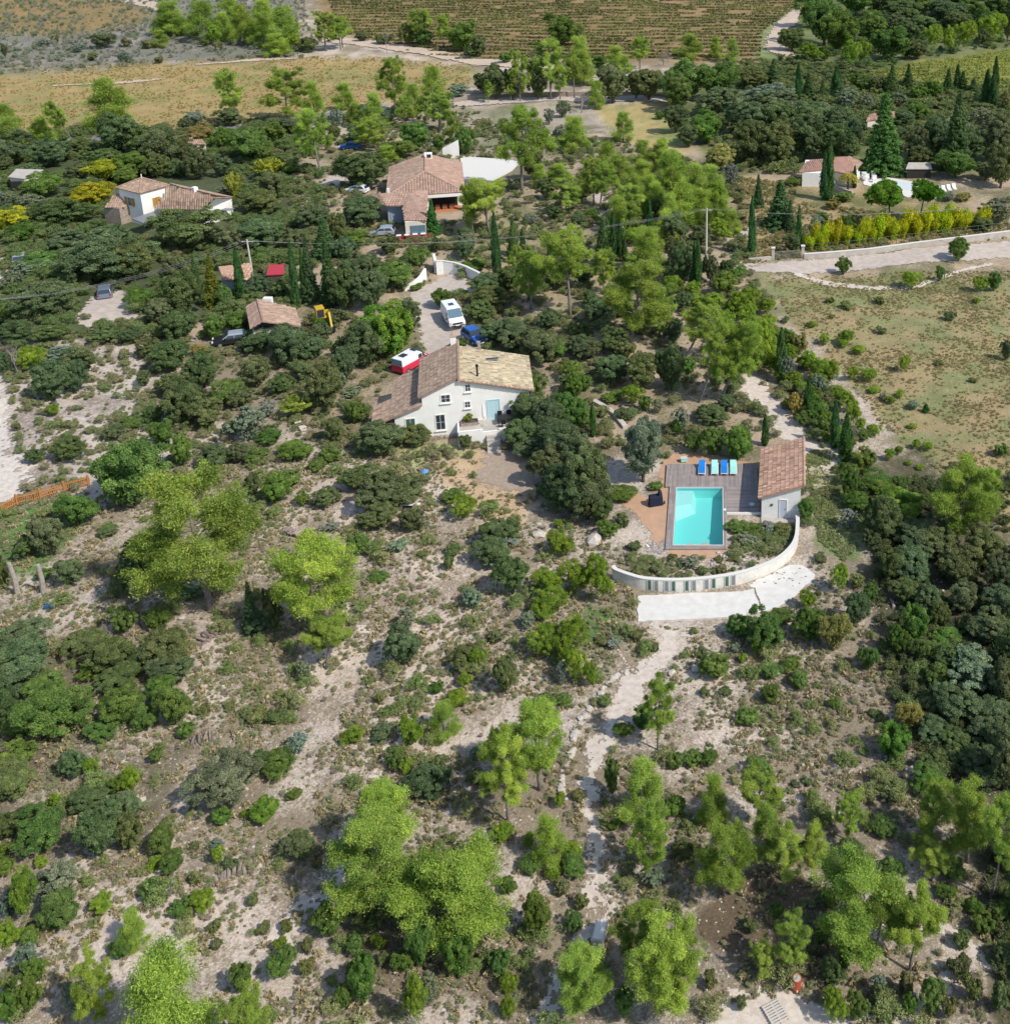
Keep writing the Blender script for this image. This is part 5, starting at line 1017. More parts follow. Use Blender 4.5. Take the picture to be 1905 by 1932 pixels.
def crown_feather(seed, W=4., H=5., n_=11000, size=.10):
    g = np.random.default_rng(seed); ns = 34; a = g.uniform(0, 2*pi, ns); l = g.uniform(.35, 1., ns); P = []; N = []; val = []
    for k in range(ns):
        m_ = n_//ns; u = g.random(m_)**.8; x = W/2*l[k]*u**1.3; z = H*(u**.75)*(1.12-.55*l[k]); sd_ = g.normal(0, .16, m_); P.append(np.c_[x*cos(a[k])-sd_*sin(a[k]), x*sin(a[k])+sd_*cos(a[k]), z+g.normal(0, .12, m_)]); N.append(np.c_[np.full(m_, cos(a[k])), np.full(m_, sin(a[k])), np.full(m_, .5)]); val.append(g.normal(g.normal(.5, .15), .14, m_))
    P = np.concatenate(P); P[:, 2] = np.clip(P[:, 2], .02, None); return leafmesh('crown', P, np.concatenate(N), size, M_leaf, np.concatenate(val), 2.6, seed, .6)
def dead_mesh(seed, H=5.):
    R = random.Random(seed); m = MB()
    def br(p, d_, l, r_, dep):
        q = p+d_*l; mid = p+d_*l*.5+Vector((R.uniform(-.06,.06),R.uniform(-.06,.06),0))*l; m.tube([p, mid, q], [r_, r_*.8, r_*.6], 5 if dep < 2 else 3, R.random(), False)
        if dep >= 5: return
        for k in range(3 if dep < 3 else 2):
            a = R.uniform(0, 6.28); t = R.uniform(.35, .8); nd = (d_*.9+Vector((cos(a), sin(a), R.uniform(-.1, .35)))*t).normalized(); br(q if k == 0 else p.lerp(q, R.uniform(.5, 1)), nd, l*R.uniform(.6, .85), r_*.58, dep+1)
    br(Vector((0,0,-.2)), Vector((R.uniform(-.1,.1), R.uniform(-.1,.1), 1)).normalized(), H*.30, H*.022, 0); return m.mesh('branches', M_twig)
LIB = {}
LIB['p'] = []
for s in range(6):
    cm, lb = crown_pine(100+s, 6., 8., 80000, cb=(.26,.36,.42,.30,.22,.38)[s], ncl=(150,125,120,135,150,120)[s], cr=.054); LIB['p'].append((cm, pine_trunk(200+s, 8., lb)))
LIB['B'] = []
for s in range(2):
    cm, lb = crown_pine(160+s, 6., 8., 90000, cb=(.22,.28)[s], ncl=300, cr=.056); LIB['B'].append((cm, pine_trunk(260+s, 8., lb)))
LIB['f'] = []
for s in range(3):
    cm, lb = crown_pine(130+s, 5., 7., 46000, cb=.05, ncl=190, cr=.075, full=1); LIB['f'].append((cm, pine_trunk(230+s, 7., lb, .12)))
LIB['P'] = [(crown_round(300+s, 4., 5., 44, 26000, .062, .0, 1.5, (.13,.23), M_needle, 1.0, 700, .9), None) for s in range(3)]
LIB['o'] = [(crown_round(400+s, 6., 5., 62+8*s, 44000, .09, .02, .85, (.12,.21)), trunk_mesh(450+s, 5., 1.8, .2, 5, .3, .6)[0]) for s in range(5)]
LIB['g'] = [(crown_round(500+s, 5., 4.6, 48, 34000, .08, .0, 1.0, (.13,.24)), trunk_mesh(550+s, 4.6, 1.5, .14, 5, .25, .6)[0]) for s in range(4)]
LIB['b'] = [(crown_round(600+s, 2., 1.3, 16, 4200, .075, .0, .9, (.17,.30), None, 1., 300), None) for s in range(5)]
LIB['s'] = [(crown_round(650+s, 4., 3.6, 44, 12000, .085, .0, .9, (.10,.17), None, .9, 500, .9), trunk_mesh(660+s, 3.6, 1.5, .10, 6, .2, .7)[0]) for s in range(3)]
LIB['c'] = [(crown_cypress(700+s), trunk_mesh(710+s, 7., .2, .10, 1, .1, .5)[0]) for s in range(3)]
LIB['e'] = [(crown_cone(750+s, 4.5, 8., 15000, 20, .13), trunk_mesh(760+s, 8., .4, .16, 2, .2, .93)[0]) for s in range(3)]
LIB['m'] = [(crown_feather(800+s), trunk_mesh(810+s, 4.5, 1.1, .07, 5, .15, .6)[0]) for s in range(2)]
LIB['u'] = [(crown_round(850+s, 6., 3.2, 54, 26000, .10, .0, .85, (.13,.20), M_needle, 1., 1500, .7), None) for s in range(2)]
LIB['d'] = [(dead_mesh(900+s), None) for s in range(4)]
for cm, _ in LIB['u']:                               # umbrella pines: the dome is lifted on its stem
    co = np.empty(len(cm.vertices)*3, np.float32); cm.vertices.foreach_get('co', co); co = co.reshape(-1, 3); co[:, 2] = co[:, 2]*1.25+3.6; cm.vertices.foreach_set('co', co.ravel()); cm.update()
LIB['u'] = [(cm, trunk_mesh(860+k, 7.6, 1.8, .14, 8, .42, .8)[0]) for k, (cm, _) in enumerate(LIB['u'])]
DIM = dict(B=(6.3,8.0), f=(5.0,7.0), p=(6.3,8.0), P=(4.2,5.1), o=(6.3,5.1), g=(5.2,4.7), b=(2.1,1.35), s=(4.1,3.7), c=(1.15,7.), e=(4.6,8.), m=(3.9,5.), u=(6.1,7.6), d=(3.6,5.5))
KIND = dict(  # colour, object name, category, description, group
    p=((.30,.415,.08), 'aleppo_pine', 'pine', 'airy yellow-green pine', 'airy pines across the scrub'),
    P=((.24,.35,.05), 'young_pine', 'young pine', 'dense vivid green young pine', 'vivid young pines'),
    o=((.15,.20,.085), 'holm_oak', 'oak', 'dark grey-green holm oak', 'dark holm oaks'),
    g=((.15,.24,.06), 'broadleaf_shrub', 'tall shrub', 'leafy mid-green tall shrub', 'mid-green tall shrubs'),
    b=((.19,.22,.09), 'low_bush', 'bush', 'low olive-green bush', 'low olive bushes'),
    s=((.24,.29,.20), 'grey_shrub', 'shrub', 'thin silvery grey-green shrub', 'silvery shrubs'),
    c=((.07,.16,.05), 'cypress', 'cypress', 'slender dark cypress', 'columnar cypresses'),
    e=((.11,.19,.07), 'conifer', 'conifer', 'pointed tiered conifer', 'pointed conifers'),
    y=((.40,.42,.035), 'yellow_tree', 'yellow tree', 'yellow-leaved autumn tree', 'yellow autumn trees'),
    m=((.30,.37,.06), 'feathery_tree', 'feathery tree', 'feathery yellow-green tree', 'feathery light trees'),
    u=((.13,.27,.03), 'umbrella_pine', 'umbrella pine', 'domed bright umbrella pine', 'umbrella pines'),
    d=((.3,.3,.3), 'bare_tree', 'bare tree', 'bare grey leafless tree', 'bare trees'))
# ---------------------------------------------------------------- vegetation: where each one stands (picture measurements of every tree)
VEG = {
'A': """p 960 0 200 200;p 930 20 180 190;p 1130 0 220 230;p 1240 60 130 220;p 1350 20 180 240;p 1460 60 170 260;p 1590 30 220 280;p 1530 180 170 310;P 1620 170 110 290;p 890 160 110 260;p 1470 -10 200 200;p 1290 -30 200 200;P 1190 130 90 250;P 1400 120 100 260;P 1040 100 120 190
p 1800 50 150 280;p 1880 120 100 270;o 570 180 150 270;b 310 190 60 235;b 510 290 80 335;b 880 305 70 350;b 1130 205 60 260;b 1210 225 70 280;o 30 240 40 320;b 700 205 60 260;o 1700 210 130 290;b 820 215 90 270;s 250 215 90 260;s 430 240 90 290;s 690 290 110 340
p 620 430 330 720;p 320 520 90 810 430;p 1270 370 170 680 1330;p 1600 370 260 665 1590;p 1740 440 150 640;p 1745 590 210 970 1775;p 60 570 180 800;p 70 640 240 900;p 240 640 170 800
o 60 720 280 930;o 280 770 230 930;o 680 630 260 860;o 800 700 200 880;o 900 700 260 960;d 1090 605 110 690;s 1080 610 150 700;o 1270 595 160 700;o 1030 650 80 720;Y 1120 685 170 800;g 1250 700 140 840;g 1390 700 240 900;g 1500 680 160 800;o 1600 650 130 740;o 1110 810 150 1000;o 1230 860 130 980;g 750 830 220 980;o 560 820 200 920;o 470 890 200 1000;o 870 850 140 990;y 600 870 250 1000;y 530 1000 230 1150;g 240 950 200 1100;m 1490 860 180 1000;m 1300 940 110 1120;o 1510 940 180 1100;g 1600 900 100 960;o 1440 1040 260 1200;o 360 1100 320 1260;s 180 1070 180 1170;y 60 1140 220 1300;g 140 1220 160 1340;o 1050 1135 420 1400;o 620 1240 260 1400;o 380 1260 220 1400;o 1270 1240 200 1400;o 1450 1190 330 1380;o 1730 1130 190 1280;e 1800 1190 180 1450;s 1250 1020 140 1090;s 30 1050 120 1150;o 420 760 150 850;o 150 900 130 990;o 980 880 120 980;g 700 920 150 1020;o 820 1330 200 1420;o 1640 1260 160 1400;o 1000 760 160 900;g 620 780 130 860;o 20 860 120 960;g 1460 780 130 900;g 1690 620 90 720;s 1860 600 90 720;o 1850 690 80 780""",
'B': """p 40 80 110 260;d 285 60 60 290;o 150 175 90 230;b 260 190 110 250;o 410 130 110 260;p 480 40 130 260;p 600 70 110 260;g 700 120 200 290;o 800 190 100 320;d 835 185 60 320;o 760 250 110 320;g 1260 80 230 260;g 480 160 130 260;p 1020 265 110 560;p 1190 200 190 550;p 1240 330 110 550;p 1350 195 180 450;p 1370 270 160 470;p 1320 300 120 540;p 1550 250 150 400;p 1680 190 120 380;d 1810 260 120 360;p 1590 300 120 400;o 890 360 180 560;o 980 380 130 560;o 820 400 140 520;p 845 430 60 570;p 970 430 60 560;o 1120 390 110 560;o 1530 350 230 580;o 1730 380 190 560;o 1660 400 120 550;g 1860 380 150 590;o 1120 280 110 360;g 940 290 90 350
p 330 300 180 620;p 540 360 160 560;p 60 450 150 600;p 430 460 140 640;s 680 460 140 540;p 380 520 90 700;p 590 500 200 730 570;p 650 600 90 800;p 500 520 90 680;p 220 510 150 700;d 1360 450 150 620;p 1440 440 120 600;d 1270 530 100 650;o 1255 560 90 650;p 200 640 200 830 230;o 130 690 130 800;g 450 670 180 840;g 575 740 80 840;g 720 700 120 860;g 350 760 190 880;p 290 800 150 890;p 120 560 130 690;s 300 600 110 700;s 1180 600 80 690
p 1050 570 300 1070 1030;s 980 740 110 820;p 1320 640 200 830;g 1275 750 90 820;s 1240 690 90 800;o 150 840 300 1060;o 1090 830 130 1000;o 160 1080 260 1260;o 30 1170 110 1400;g 100 1260 180 1380;E 540 1100 110 1310;p 830 980 270 1280 850;p 740 1000 120 1300 765;e 985 1190 90 1420;o 715 1250 90 1330;s 720 1290 110 1400;c 1035 1260 30 1380;o 1170 980 130 1110;p 1230 900 180 1000;p 1290 1000 180 1180 1265;o 1210 1130 110 1220;g 1340 1060 90 1130;s 1080 1180 90 1240;p 1420 860 150 1130 1425;p 1490 880 150 1150 1460;p 1560 850 200 1000;p 1590 610 150 780;g 1790 610 60 660;p 1800 760 170 950;p 1850 820 190 1050;p 1500 780 160 960;p 1700 880 180 1080;p 1780 1000 180 1200;p 1560 1080 160 1280;p 1820 1150 180 1350;P 1650 1250 140 1361;p 1700 770 150 950;p 1740 960 130 1150;p 1650 960 180 1200;p 1620 1010 150 1250;p 1860 900 150 1250;p 1640 1100 130 1320;c 1735 1090 35 1300;c 1535 1165 38 1440;c 1575 1190 34 1440;g 1420 1150 100 1220;e 1480 1190 110 1400;o 1340 1180 90 1240;p 1720 1250 250 1500;p 1390 930 120 1060;p 1130 900 110 1030;s 1530 1080 80 1150;o 1800 1080 150 1220;o 1860 1200 160 1360;g 1560 1250 120 1380;g 1090 330 110 420;g 1450 300 120 380""",
'C': """g 880 -20 260 260;g 960 60 220 300;o 700 150 170 290;g 1130 60 200 230;g 1230 150 250 340;o 1390 220 150 330;o 1320 0 260 140;o 1540 0 220 150;g 1700 0 150 120;o 1830 0 180 100;P 1480 120 110 310;P 1560 140 90 300;P 1660 100 130 290;P 1800 70 200 250;P 1100 210 80 360;P 1030 220 120 380;P 800 230 150 350;g 880 250 90 340;o 1890 20 80 240;o 1180 100 160 200;d 1080 20 100 90;g 800 -60 180 160;g 1050 -70 200 90;o 1200 -80 240 90;g 1430 -60 220 110;g 1640 -70 220 90;g 1860 -60 220 110;o 1260 80 180 220;o 1420 80 200 200;o 1600 60 180 180;g 1760 40 160 180;o 1760 160 90 260;o 1340 120 160 260
p 140 180 180 320;p 280 200 90 320;p 370 205 100 350;d 20 250 80 340;g 130 330 250 560;g 290 330 240 560;g 80 420 180 620;d 480 350 180 480;o 480 380 170 490;e 600 320 110 480;s 560 460 300 600;o 620 500 240 640;c 735 340 40 560;e 790 400 110 560;e 870 430 70 560;c 945 360 60 560;o 990 330 100 400;s 1000 480 160 610;s 1110 520 120 610;g 1070 400 140 500;o 1180 420 110 510;e 1250 350 110 520;e 1340 350 90 510;c 1610 350 35 500;e 1560 380 100 520;e 1640 390 100 520;c 1810 310 45 600;c 1770 380 50 590;e 1700 430 100 530;s 1290 510 120 590;o 1280 600 200 720;g 1400 560 150 660;e 1600 510 210 960;Y 1880 500 80 620;s 1760 590 180 720;o 1500 640 200 880;o 1650 700 260 900;s 1620 660 160 760;g 1600 820 220 990;o 1820 640 200 900;o 1850 800 200 1050;o 1770 890 150 1000;g 1480 440 120 560;g 1400 470 110 570;o 1190 560 120 640;s 880 560 150 680;s 720 560 160 680
E 1200 510 270 980;o 460 560 260 760;o 620 560 260 760;o 800 560 280 760;o 950 600 240 780;o 480 660 230 920;o 620 680 240 920;o 780 640 250 900;o 920 680 240 900;o 1040 640 160 840;o 300 480 260 640;g 230 620 220 800;o 130 680 150 820;o 60 580 160 740;o 1000 760 160 900;o 1380 700 150 900;o 1420 800 180 930;Y 310 790 190 950;s 365 900 110 1040;g 60 840 100 900
p 60 840 200 1050;p 170 890 200 1150;p 80 960 240 1250;p 200 1040 200 1250;p 320 1080 150 1280;o 60 1180 180 1361;o 200 1240 150 1361;p 30 1060 160 1300;p 250 900 200 1100;p 130 1050 200 1200;P 280 1000 180 1180;p 370 1150 120 1300;P 60 900 180 1060;P 150 1000 200 1200;P 300 1200 160 1330;e 515 960 80 1150;e 635 990 200 1280;c 480 1080 42 1420;c 738 1130 32 1375;c 905 780 50 1110;c 880 830 50 1110;g 715 970 90 1030;Y 925 1100 100 1160;g 980 1060 130 1110;c 1045 910 25 1040;u 1220 990 260 1275 1240;u 1430 990 160 1230 1405;c 1460 1155 50 1225;o 1310 1200 100 1270;s 1840 1080 200 1250;Y 1650 1060 100 1110;s 1560 1060 110 1110;s 830 1190 110 1330;y 960 1200 60 1361;o 700 1290 100 1400;Y 1550 1150 70 1260;g 870 1170 90 1260;g 1010 1190 110 1290;s 1180 1230 120 1290;e 690 1100 90 1290;o 1750 1190 150 1280""",
'D': """s 70 190 140 320;o 250 240 330 480;s 390 260 80 330;o 100 460 220 600;o 280 470 220 600;P 180 595 170 750;d 70 500 140 770 110;o 30 640 110 770;o 440 620 220 800;s 330 610 180 700;o 300 690 220 920;o 420 680 160 880;g 50 730 70 770;P 300 915 80 995;b 100 1025 60 1075;b 370 1005 80 1060;b 685 625 85 680;o 630 1035 130 1130;o 390 1100 180 1250;o 800 740 90 830;o 640 0 480 270;o 560 0 300 230;o 750 20 260 250;g 210 80 230 200;s 190 120 200 230;o 980 90 170 260;o 1010 200 220 450;o 1000 400 240 580;e 1095 100 90 350;Q 1185 100 140 400;o 880 340 160 500;g 770 280 150 410;o 580 490 160 600;o 720 500 150 600;g 1190 440 130 580;g 1300 400 140 540;c 1335 60 50 360;g 1775 440 110 530;g 1440 90 100 160;o 1430 220 150 340;o 1570 230 150 370;c 1640 20 40 400;e 1720 0 120 380;e 1830 0 140 400;c 1690 60 32 370;o 1450 480 240 640;o 1600 480 280 720;o 1720 550 180 700;o 1420 660 200 850;o 950 570 240 760;o 1130 640 220 850;o 970 740 200 900;o 1040 800 260 1070;o 1150 900 200 1070;g 1270 780 170 940;s 1370 940 230 1150;m 1650 860 210 1010;o 1800 700 230 980;o 1680 680 150 800;o 1850 1000 130 1150;g 740 980 130 1080;s 650 1050 90 1110;g 900 1010 150 1180;Y 1100 590 90 660;g 1010 1100 130 1280;o 1180 1150 190 1290;g 1620 1120 200 1250;g 1760 1220 110 1300;g 1830 1160 120 1260;g 725 1120 420 1540;o 860 930 120 1060;o 1340 830 150 950;g 1500 1050 150 1160;o 1290 1000 140 1100;s 1480 900 120 1000;o 1560 760 150 880;g 1420 1160 150 1260;o 1320 1140 140 1260;o 830 560 140 680;o 100 560 120 650;g 1240 260 90 400;o 1360 560 100 640;o 1780 480 130 600;o 1880 560 110 700;s 1880 740 90 860;o 200 1170 100 1260;g 60 380 110 470;o 1860 400 120 500""",
'E': """o 60 0 130 150;o 200 90 170 250;o 60 170 180 420;o 80 120 150 300;o 200 180 200 420;G 320 380 260 700;G 290 400 300 690;o 170 480 230 740;o 60 600 160 800;o 400 360 150 560;g 340 130 230 300;g 450 50 150 180;o 300 0 150 100;o 560 0 60 90;g 450 250 80 300;g 590 280 130 400;o 720 10 130 130;g 770 110 180 210;c 895 -136 48 235;e 985 -100 80 150;o 830 200 190 340;o 880 270 250 420;o 960 160 150 300;o 800 350 170 480;p 1080 60 180 400;p 1010 40 100 240;o 900 450 250 600;o 1000 470 250 640;o 1130 500 290 720;o 1180 400 150 520;p 1290 -60 300 450 1298;e 1190 20 90 200;o 1230 180 150 300;c 1540 -130 38 135;e 1600 0 60 140;e 1480 -110 110 180;o 1370 150 120 280;p 1690 110 340 600 1625;p 1590 240 140 420;p 1800 260 200 550 1790;o 1480 330 200 480;o 1540 360 140 450;o 1350 470 170 580;o 1540 500 180 660;o 1350 540 160 680;o 1520 650 220 830;o 1700 640 230 860;o 1830 620 170 840;g 1310 680 140 800;g 1330 750 110 900;g 1530 840 130 920;P 1640 810 130 940;g 1710 880 90 970;s 1190 400 130 470;g 110 900 130 1040;o 250 1020 250 1240;o 420 1020 230 1150;o 130 1250 240 1420;o 1080 740 180 900;o 1010 740 220 980;o 950 840 200 1000;o 1080 850 260 1100;o 1040 1000 220 1200;o 1180 900 220 1150;g 1290 850 200 1080;o 1240 1020 260 1300;o 1340 1100 250 1400;c 1423 910 32 1110;o 1080 1090 220 1250;o 1200 1150 250 1400;o 1380 1180 300 1560;o 1300 1250 320 1560;S 1700 1010 270 1380;g 1380 950 140 1060;b 1470 950 70 1000;g 1890 1000 60 1110;o 1280 760 100 860;g 690 560 100 620;o 1420 560 140 680;o 1600 560 140 680;o 1400 300 110 400;g 1180 560 200 700;o 20 760 100 860;s 90 820 130 900;o 1870 450 120 600;o 720 1090 90 1180;g 1380 760 90 860;s 1780 900 80 980;o 1590 940 100 1020;o 1100 150 110 270;o 650 440 60 500;p 1480 60 160 320;e 1870 -30 60 160""",
'F': """c 185 5 38 300;c 165 20 30 290;e 150 160 70 300;o 100 60 160 280;o 60 0 120 200;o 250 100 90 260;g 330 190 150 330;g 400 150 100 250;P 475 270 130 420;P 270 300 160 420;P 180 310 130 400;p 230 330 240 685 105;p 320 430 220 915 185;p 440 420 270 910 305;P 540 450 160 700;P 480 620 120 750;P 420 300 160 470;P 500 420 180 600;P 420 560 180 740;P 530 560 160 760;P 330 400 140 560;P 600 640 120 780;P 650 720 110 820;P 720 740 110 850;g 700 880 90 960;P 560 420 140 560;P 620 600 110 700;g 860 900 100 1000;P 900 960 90 1060;P 950 1040 90 1140;g 1010 1100 110 1200;P 820 860 90 950;P 1080 1000 80 1080;g 760 960 90 1050;P 560 330 120 440;P 620 500 100 600;P 690 590 110 690;o 40 600 160 860;g 130 660 110 770;P 600 560 100 700;c 640 500 60 815;g 690 500 110 620;Y 740 530 100 660;s 680 660 100 820;P 790 620 140 760;P 860 660 150 820;P 920 680 120 820;P 840 740 120 850;c 790 790 50 990;s 850 760 100 880;g 830 900 120 1040;c 935 900 50 1175;c 995 975 68 1260;P 960 820 120 920;P 1010 850 110 980;P 1040 920 90 1060;g 880 980 120 1100;P 885 1070 60 1140;Y 720 860 90 990;P 750 790 70 880;s 1060 1050 90 1120;P 380 330 130 460;P 450 370 120 520;P 340 500 150 640;g 820 820 80 920;o 100 300 120 420;P 40 200 120 340;P 160 240 100 340;o 340 120 90 220
P 810 460 70 505;P 880 530 80 600;P 1000 505 110 600;P 985 560 60 620;P 1070 590 90 655;P 1130 720 100 810;P 1035 710 80 800;P 1155 820 80 870;P 1245 875 60 930;s 1210 860 70 910;P 1295 840 60 890;s 1370 900 80 960;c 1440 925 34 975;g 910 330 60 370;b 1000 360 90 395;b 920 425 50 450;b 1570 410 80 470;P 1320 650 80 755;b 1515 675 70 715;P 1740 210 110 310;g 1815 200 90 305;P 1355 180 130 300;g 1515 155 60 250;g 1620 0 130 140;g 985 110 90 215;P 1720 330 60 370;b 1200 490 70 540;o 1880 570 70 690;P 1365 1025 60 1065;P 1385 1115 60 1175;P 1450 1125 65 1190;P 1240 1165 70 1240;P 1345 1230 50 1265;P 1410 1250 60 1290;P 1290 1150 60 1210;P 1150 1030 90 1110;g 1100 1060 80 1130;b 1190 330 80 380;b 1700 770 60 810;b 1590 1240 80 1300;g 1850 1140 90 1220
c 553 975 38 1160;o 260 940 200 1040;s 90 940 120 1100;g 160 1080 110 1200;g 400 1050 190 1250;g 270 1050 160 1220;o 340 870 110 970;o 350 820 60 900;s 460 920 60 970;g 1010 1250 120 1380;g 1090 1170 160 1330;g 1170 1290 200 1420;p 1630 1270 260 1650 1620;g 1290 1310 110 1400""",
'G': """o -120 700 280 980;o -150 1050 300 1350;g -110 300 220 520;g 440 95 220 310;p 1130 -20 620 760 1165;o 270 240 210 480;o 160 340 140 480;o 390 470 180 640;g 250 520 100 600;o 600 290 110 360;o 800 370 200 640;o 680 520 130 700;o 20 480 80 660;o 130 790 330 1040;o 120 920 380 1200;o 60 1200 160 1400;g 250 1100 250 1300;g 290 1200 420 1480;g 220 1280 220 1490;o 480 850 240 1030;o 620 900 300 1150;d 600 800 200 930;o 660 1050 240 1230;o 930 850 300 1100;o 950 1000 280 1200;g 900 1130 150 1290;g 970 1180 200 1420;g 700 1180 260 1420;g 690 730 150 900;g 870 740 150 880;e 1400 600 130 900;o 1520 660 120 900;o 1440 750 200 900;p 1760 340 460 900 1730;p 1850 780 240 1080 1800;g 1530 0 190 180;g 1670 100 80 190;o 1800 80 150 200;o 1400 0 100 150;g 1600 -30 170 90;s 1690 1040 100 1160;b 1430 1280 130 1400;b 1520 1300 130 1400;s 1640 1440 150 1551;b 1270 1260 80 1310;o 1050 620 130 720;P 350 1370 110 1470;g 560 1350 180 1500;g 520 1020 160 1150;o 800 960 150 1100;g 800 1290 160 1440;o 30 1080 150 1220;g 120 1330 160 1480;g 1030 1380 110 1480;b 1160 600 100 680;g 980 600 120 700;b 1330 170 90 230;s 1820 260 110 330;b 1140 1280 90 1340""",
'H': """o 250 0 270 240;o 390 0 280 200;o 240 160 220 330;o 420 190 160 340;P 710 115 170 265;g 640 80 150 180;g 140 330 130 460;s 350 360 130 440;b 250 460 70 510;g 240 540 110 610;o 650 390 110 460;b 630 450 70 540;o 900 240 260 440;o 870 350 220 540;o 980 470 200 690;P 1240 310 190 480;P 1230 250 60 310;P 1330 480 220 690;P 1450 460 180 730;P 1170 520 190 700;P 1180 620 240 810;P 1160 830 200 1040;P 1300 800 220 1060;P 1330 980 130 1180;P 1410 1050 90 1190;s 1250 1060 70 1180;s 760 630 150 760;b 660 710 70 750;s 400 750 110 880;o 380 850 230 1090;o 720 960 210 1100;P 790 970 110 1100;P 720 1100 90 1190;o 940 1020 160 1240;P 680 1190 160 1300;p 600 1260 200 1450;P 420 1350 170 1530;o 260 1390 130 1480;P 100 1390 140 1510;p 1790 1120 180 1530 1778;g 1590 1370 110 1470;g 1700 1300 140 1440;b 1650 370 90 440;g 1500 250 130 360;b 1860 440 60 490;b 1670 520 70 560;b 1770 500 60 560;b 250 1220 60 1280;b 200 1120 60 1170;s 900 380 240 480;b 880 880 110 940;b 1490 1220 110 1290;g 1160 1210 110 1300;g 1270 1220 100 1290;b 1470 900 90 960;s 1540 900 110 980;b 1660 860 90 940;b 1770 940 60 990;s 1060 770 110 870;b 480 430 80 460;b 460 1230 80 1280;o 1200 0 220 180;o 1300 0 300 220;o 1400 0 330 290;g 1580 80 170 150;g 1770 40 90 100;b 1590 220 110 310;g 560 1150 90 1230;b 340 1170 80 1230;o 1460 90 200 300""",
'I': """o 2020 300 240 560;o 2120 560 280 820;g 2010 820 240 1050;o 2100 1000 300 1300;o 2250 300 300 620;o 2000 1300 280 1560;o 2200 1300 300 1600;g 400 250 130 340;g 490 265 120 340;s 560 260 110 340;b 650 270 110 350;b 40 440 70 490;s 140 450 130 520;b 300 450 70 500;b 390 450 60 490;b 200 520 80 560;b 320 510 90 560;b 80 550 60 580;b 560 350 50 400;s 460 340 130 400;g 780 140 110 280;P 965 500 110 670;P 785 640 110 760;b 850 640 50 680;g 420 780 170 930;g 560 760 240 1000;P 510 900 80 1020;g 800 750 180 950;Y 930 760 190 1000;o 1060 670 150 850;g 1120 950 120 1100;g 280 990 200 1160;P 430 995 60 1060;g 580 1040 130 1150;g 700 1010 120 1100;g 735 1090 120 1200;b 220 1180 70 1240;g 930 1235 70 1310;g 460 1290 150 1410;g 580 1170 120 1290;g 1010 -50 120 160;g 1060 90 160 220;s 1020 190 130 320;g 1180 0 200 130;G 1300 80 300 300;p 1640 -80 330 400 1600;p 1780 -40 150 250;o 1200 150 220 400;o 1400 260 300 480;o 1350 400 260 620;o 1600 400 260 650;o 1750 300 260 550;o 1850 450 200 700;o 1500 300 240 500;o 1640 600 200 800;o 1850 620 200 820;g 1380 740 170 960;g 1280 840 130 1020;g 1550 860 180 960;o 1520 720 130 860;o 1780 760 260 980;g 1400 900 130 1050;s 1700 970 380 1250;o 1850 1060 160 1300;o 1600 1150 300 1400;o 1780 1250 300 1500;Y 1340 1260 150 1430;G 1260 1400 220 1610;o 1600 1420 200 1550;o 1870 1400 220 1620;b 330 1180 90 1240;b 200 960 90 1020;b 160 850 60 890;s 400 930 90 1010;b 1170 1290 90 1360;g 640 730 150 840;o 1250 420 180 620;o 1330 580 180 740;o 1450 620 180 800;g 1500 1050 160 1200;o 1560 960 170 1120;o 1480 1360 200 1500;o 1880 900 160 1100;b 1060 560 110 650;g 1130 610 90 720;b 860 430 110 500;o 1140 300 130 430""",
'J': """o -140 150 280 420;p -130 500 260 860;g -120 950 220 1180;o 60 100 300 340;g 100 0 240 200;o 420 60 150 220;P 510 90 90 200;g 640 190 110 300;P 730 150 120 290;o 490 280 200 390;o 690 290 200 450;o 560 390 260 680;o 720 420 170 620;g 250 420 300 580;o 150 360 200 520;P 310 280 80 370;P 230 630 90 700;s 290 690 200 850;s 330 750 280 900;P 160 780 160 1000;g 330 880 240 1050;g 180 1040 110 1130;q 1240 105 380 370;G 1470 320 180 440;g 1230 370 130 460;P 1360 370 60 430;g 1620 260 90 320;g 1550 80 200 170;o 1430 60 160 170;g 910 480 150 640;g 960 610 130 740;P 860 640 100 700;s 1190 540 90 600;P 1210 590 80 690;o 1660 500 180 680;b 1080 560 70 600;g 840 760 130 880;P 570 850 140 960;p 750 930 170 1120;P 1120 830 150 960;g 1000 890 120 980;g 1830 920 180 1110;b 1460 990 90 1080;b 1580 990 80 1060;g 670 1120 120 1200;b 1200 1100 70 1150;p 980 1150 560 1850;p 560 1150 220 1600 535;p 1410 1370 260 1850;g 1560 1180 170 1320;P 1550 1095 90 1160;g 1340 1290 150 1390;g 180 1380 150 1500;s 160 1180 160 1300;s 60 860 130 1000;P 60 1050 150 1130;g 200 1230 130 1330;b 60 1320 90 1380;b 940 410 90 460;b 1290 640 100 700;b 1080 740 90 780;b 1400 850 90 900;b 1700 1230 100 1290;b 1750 640 80 700;g 40 640 110 740;o 40 400 160 560;g 870 20 90 120;b 1190 1000 80 1050;b 1700 1110 90 1160;g 60 1480 130 1560;s 420 1420 140 1520;g 30 560 80 640""",
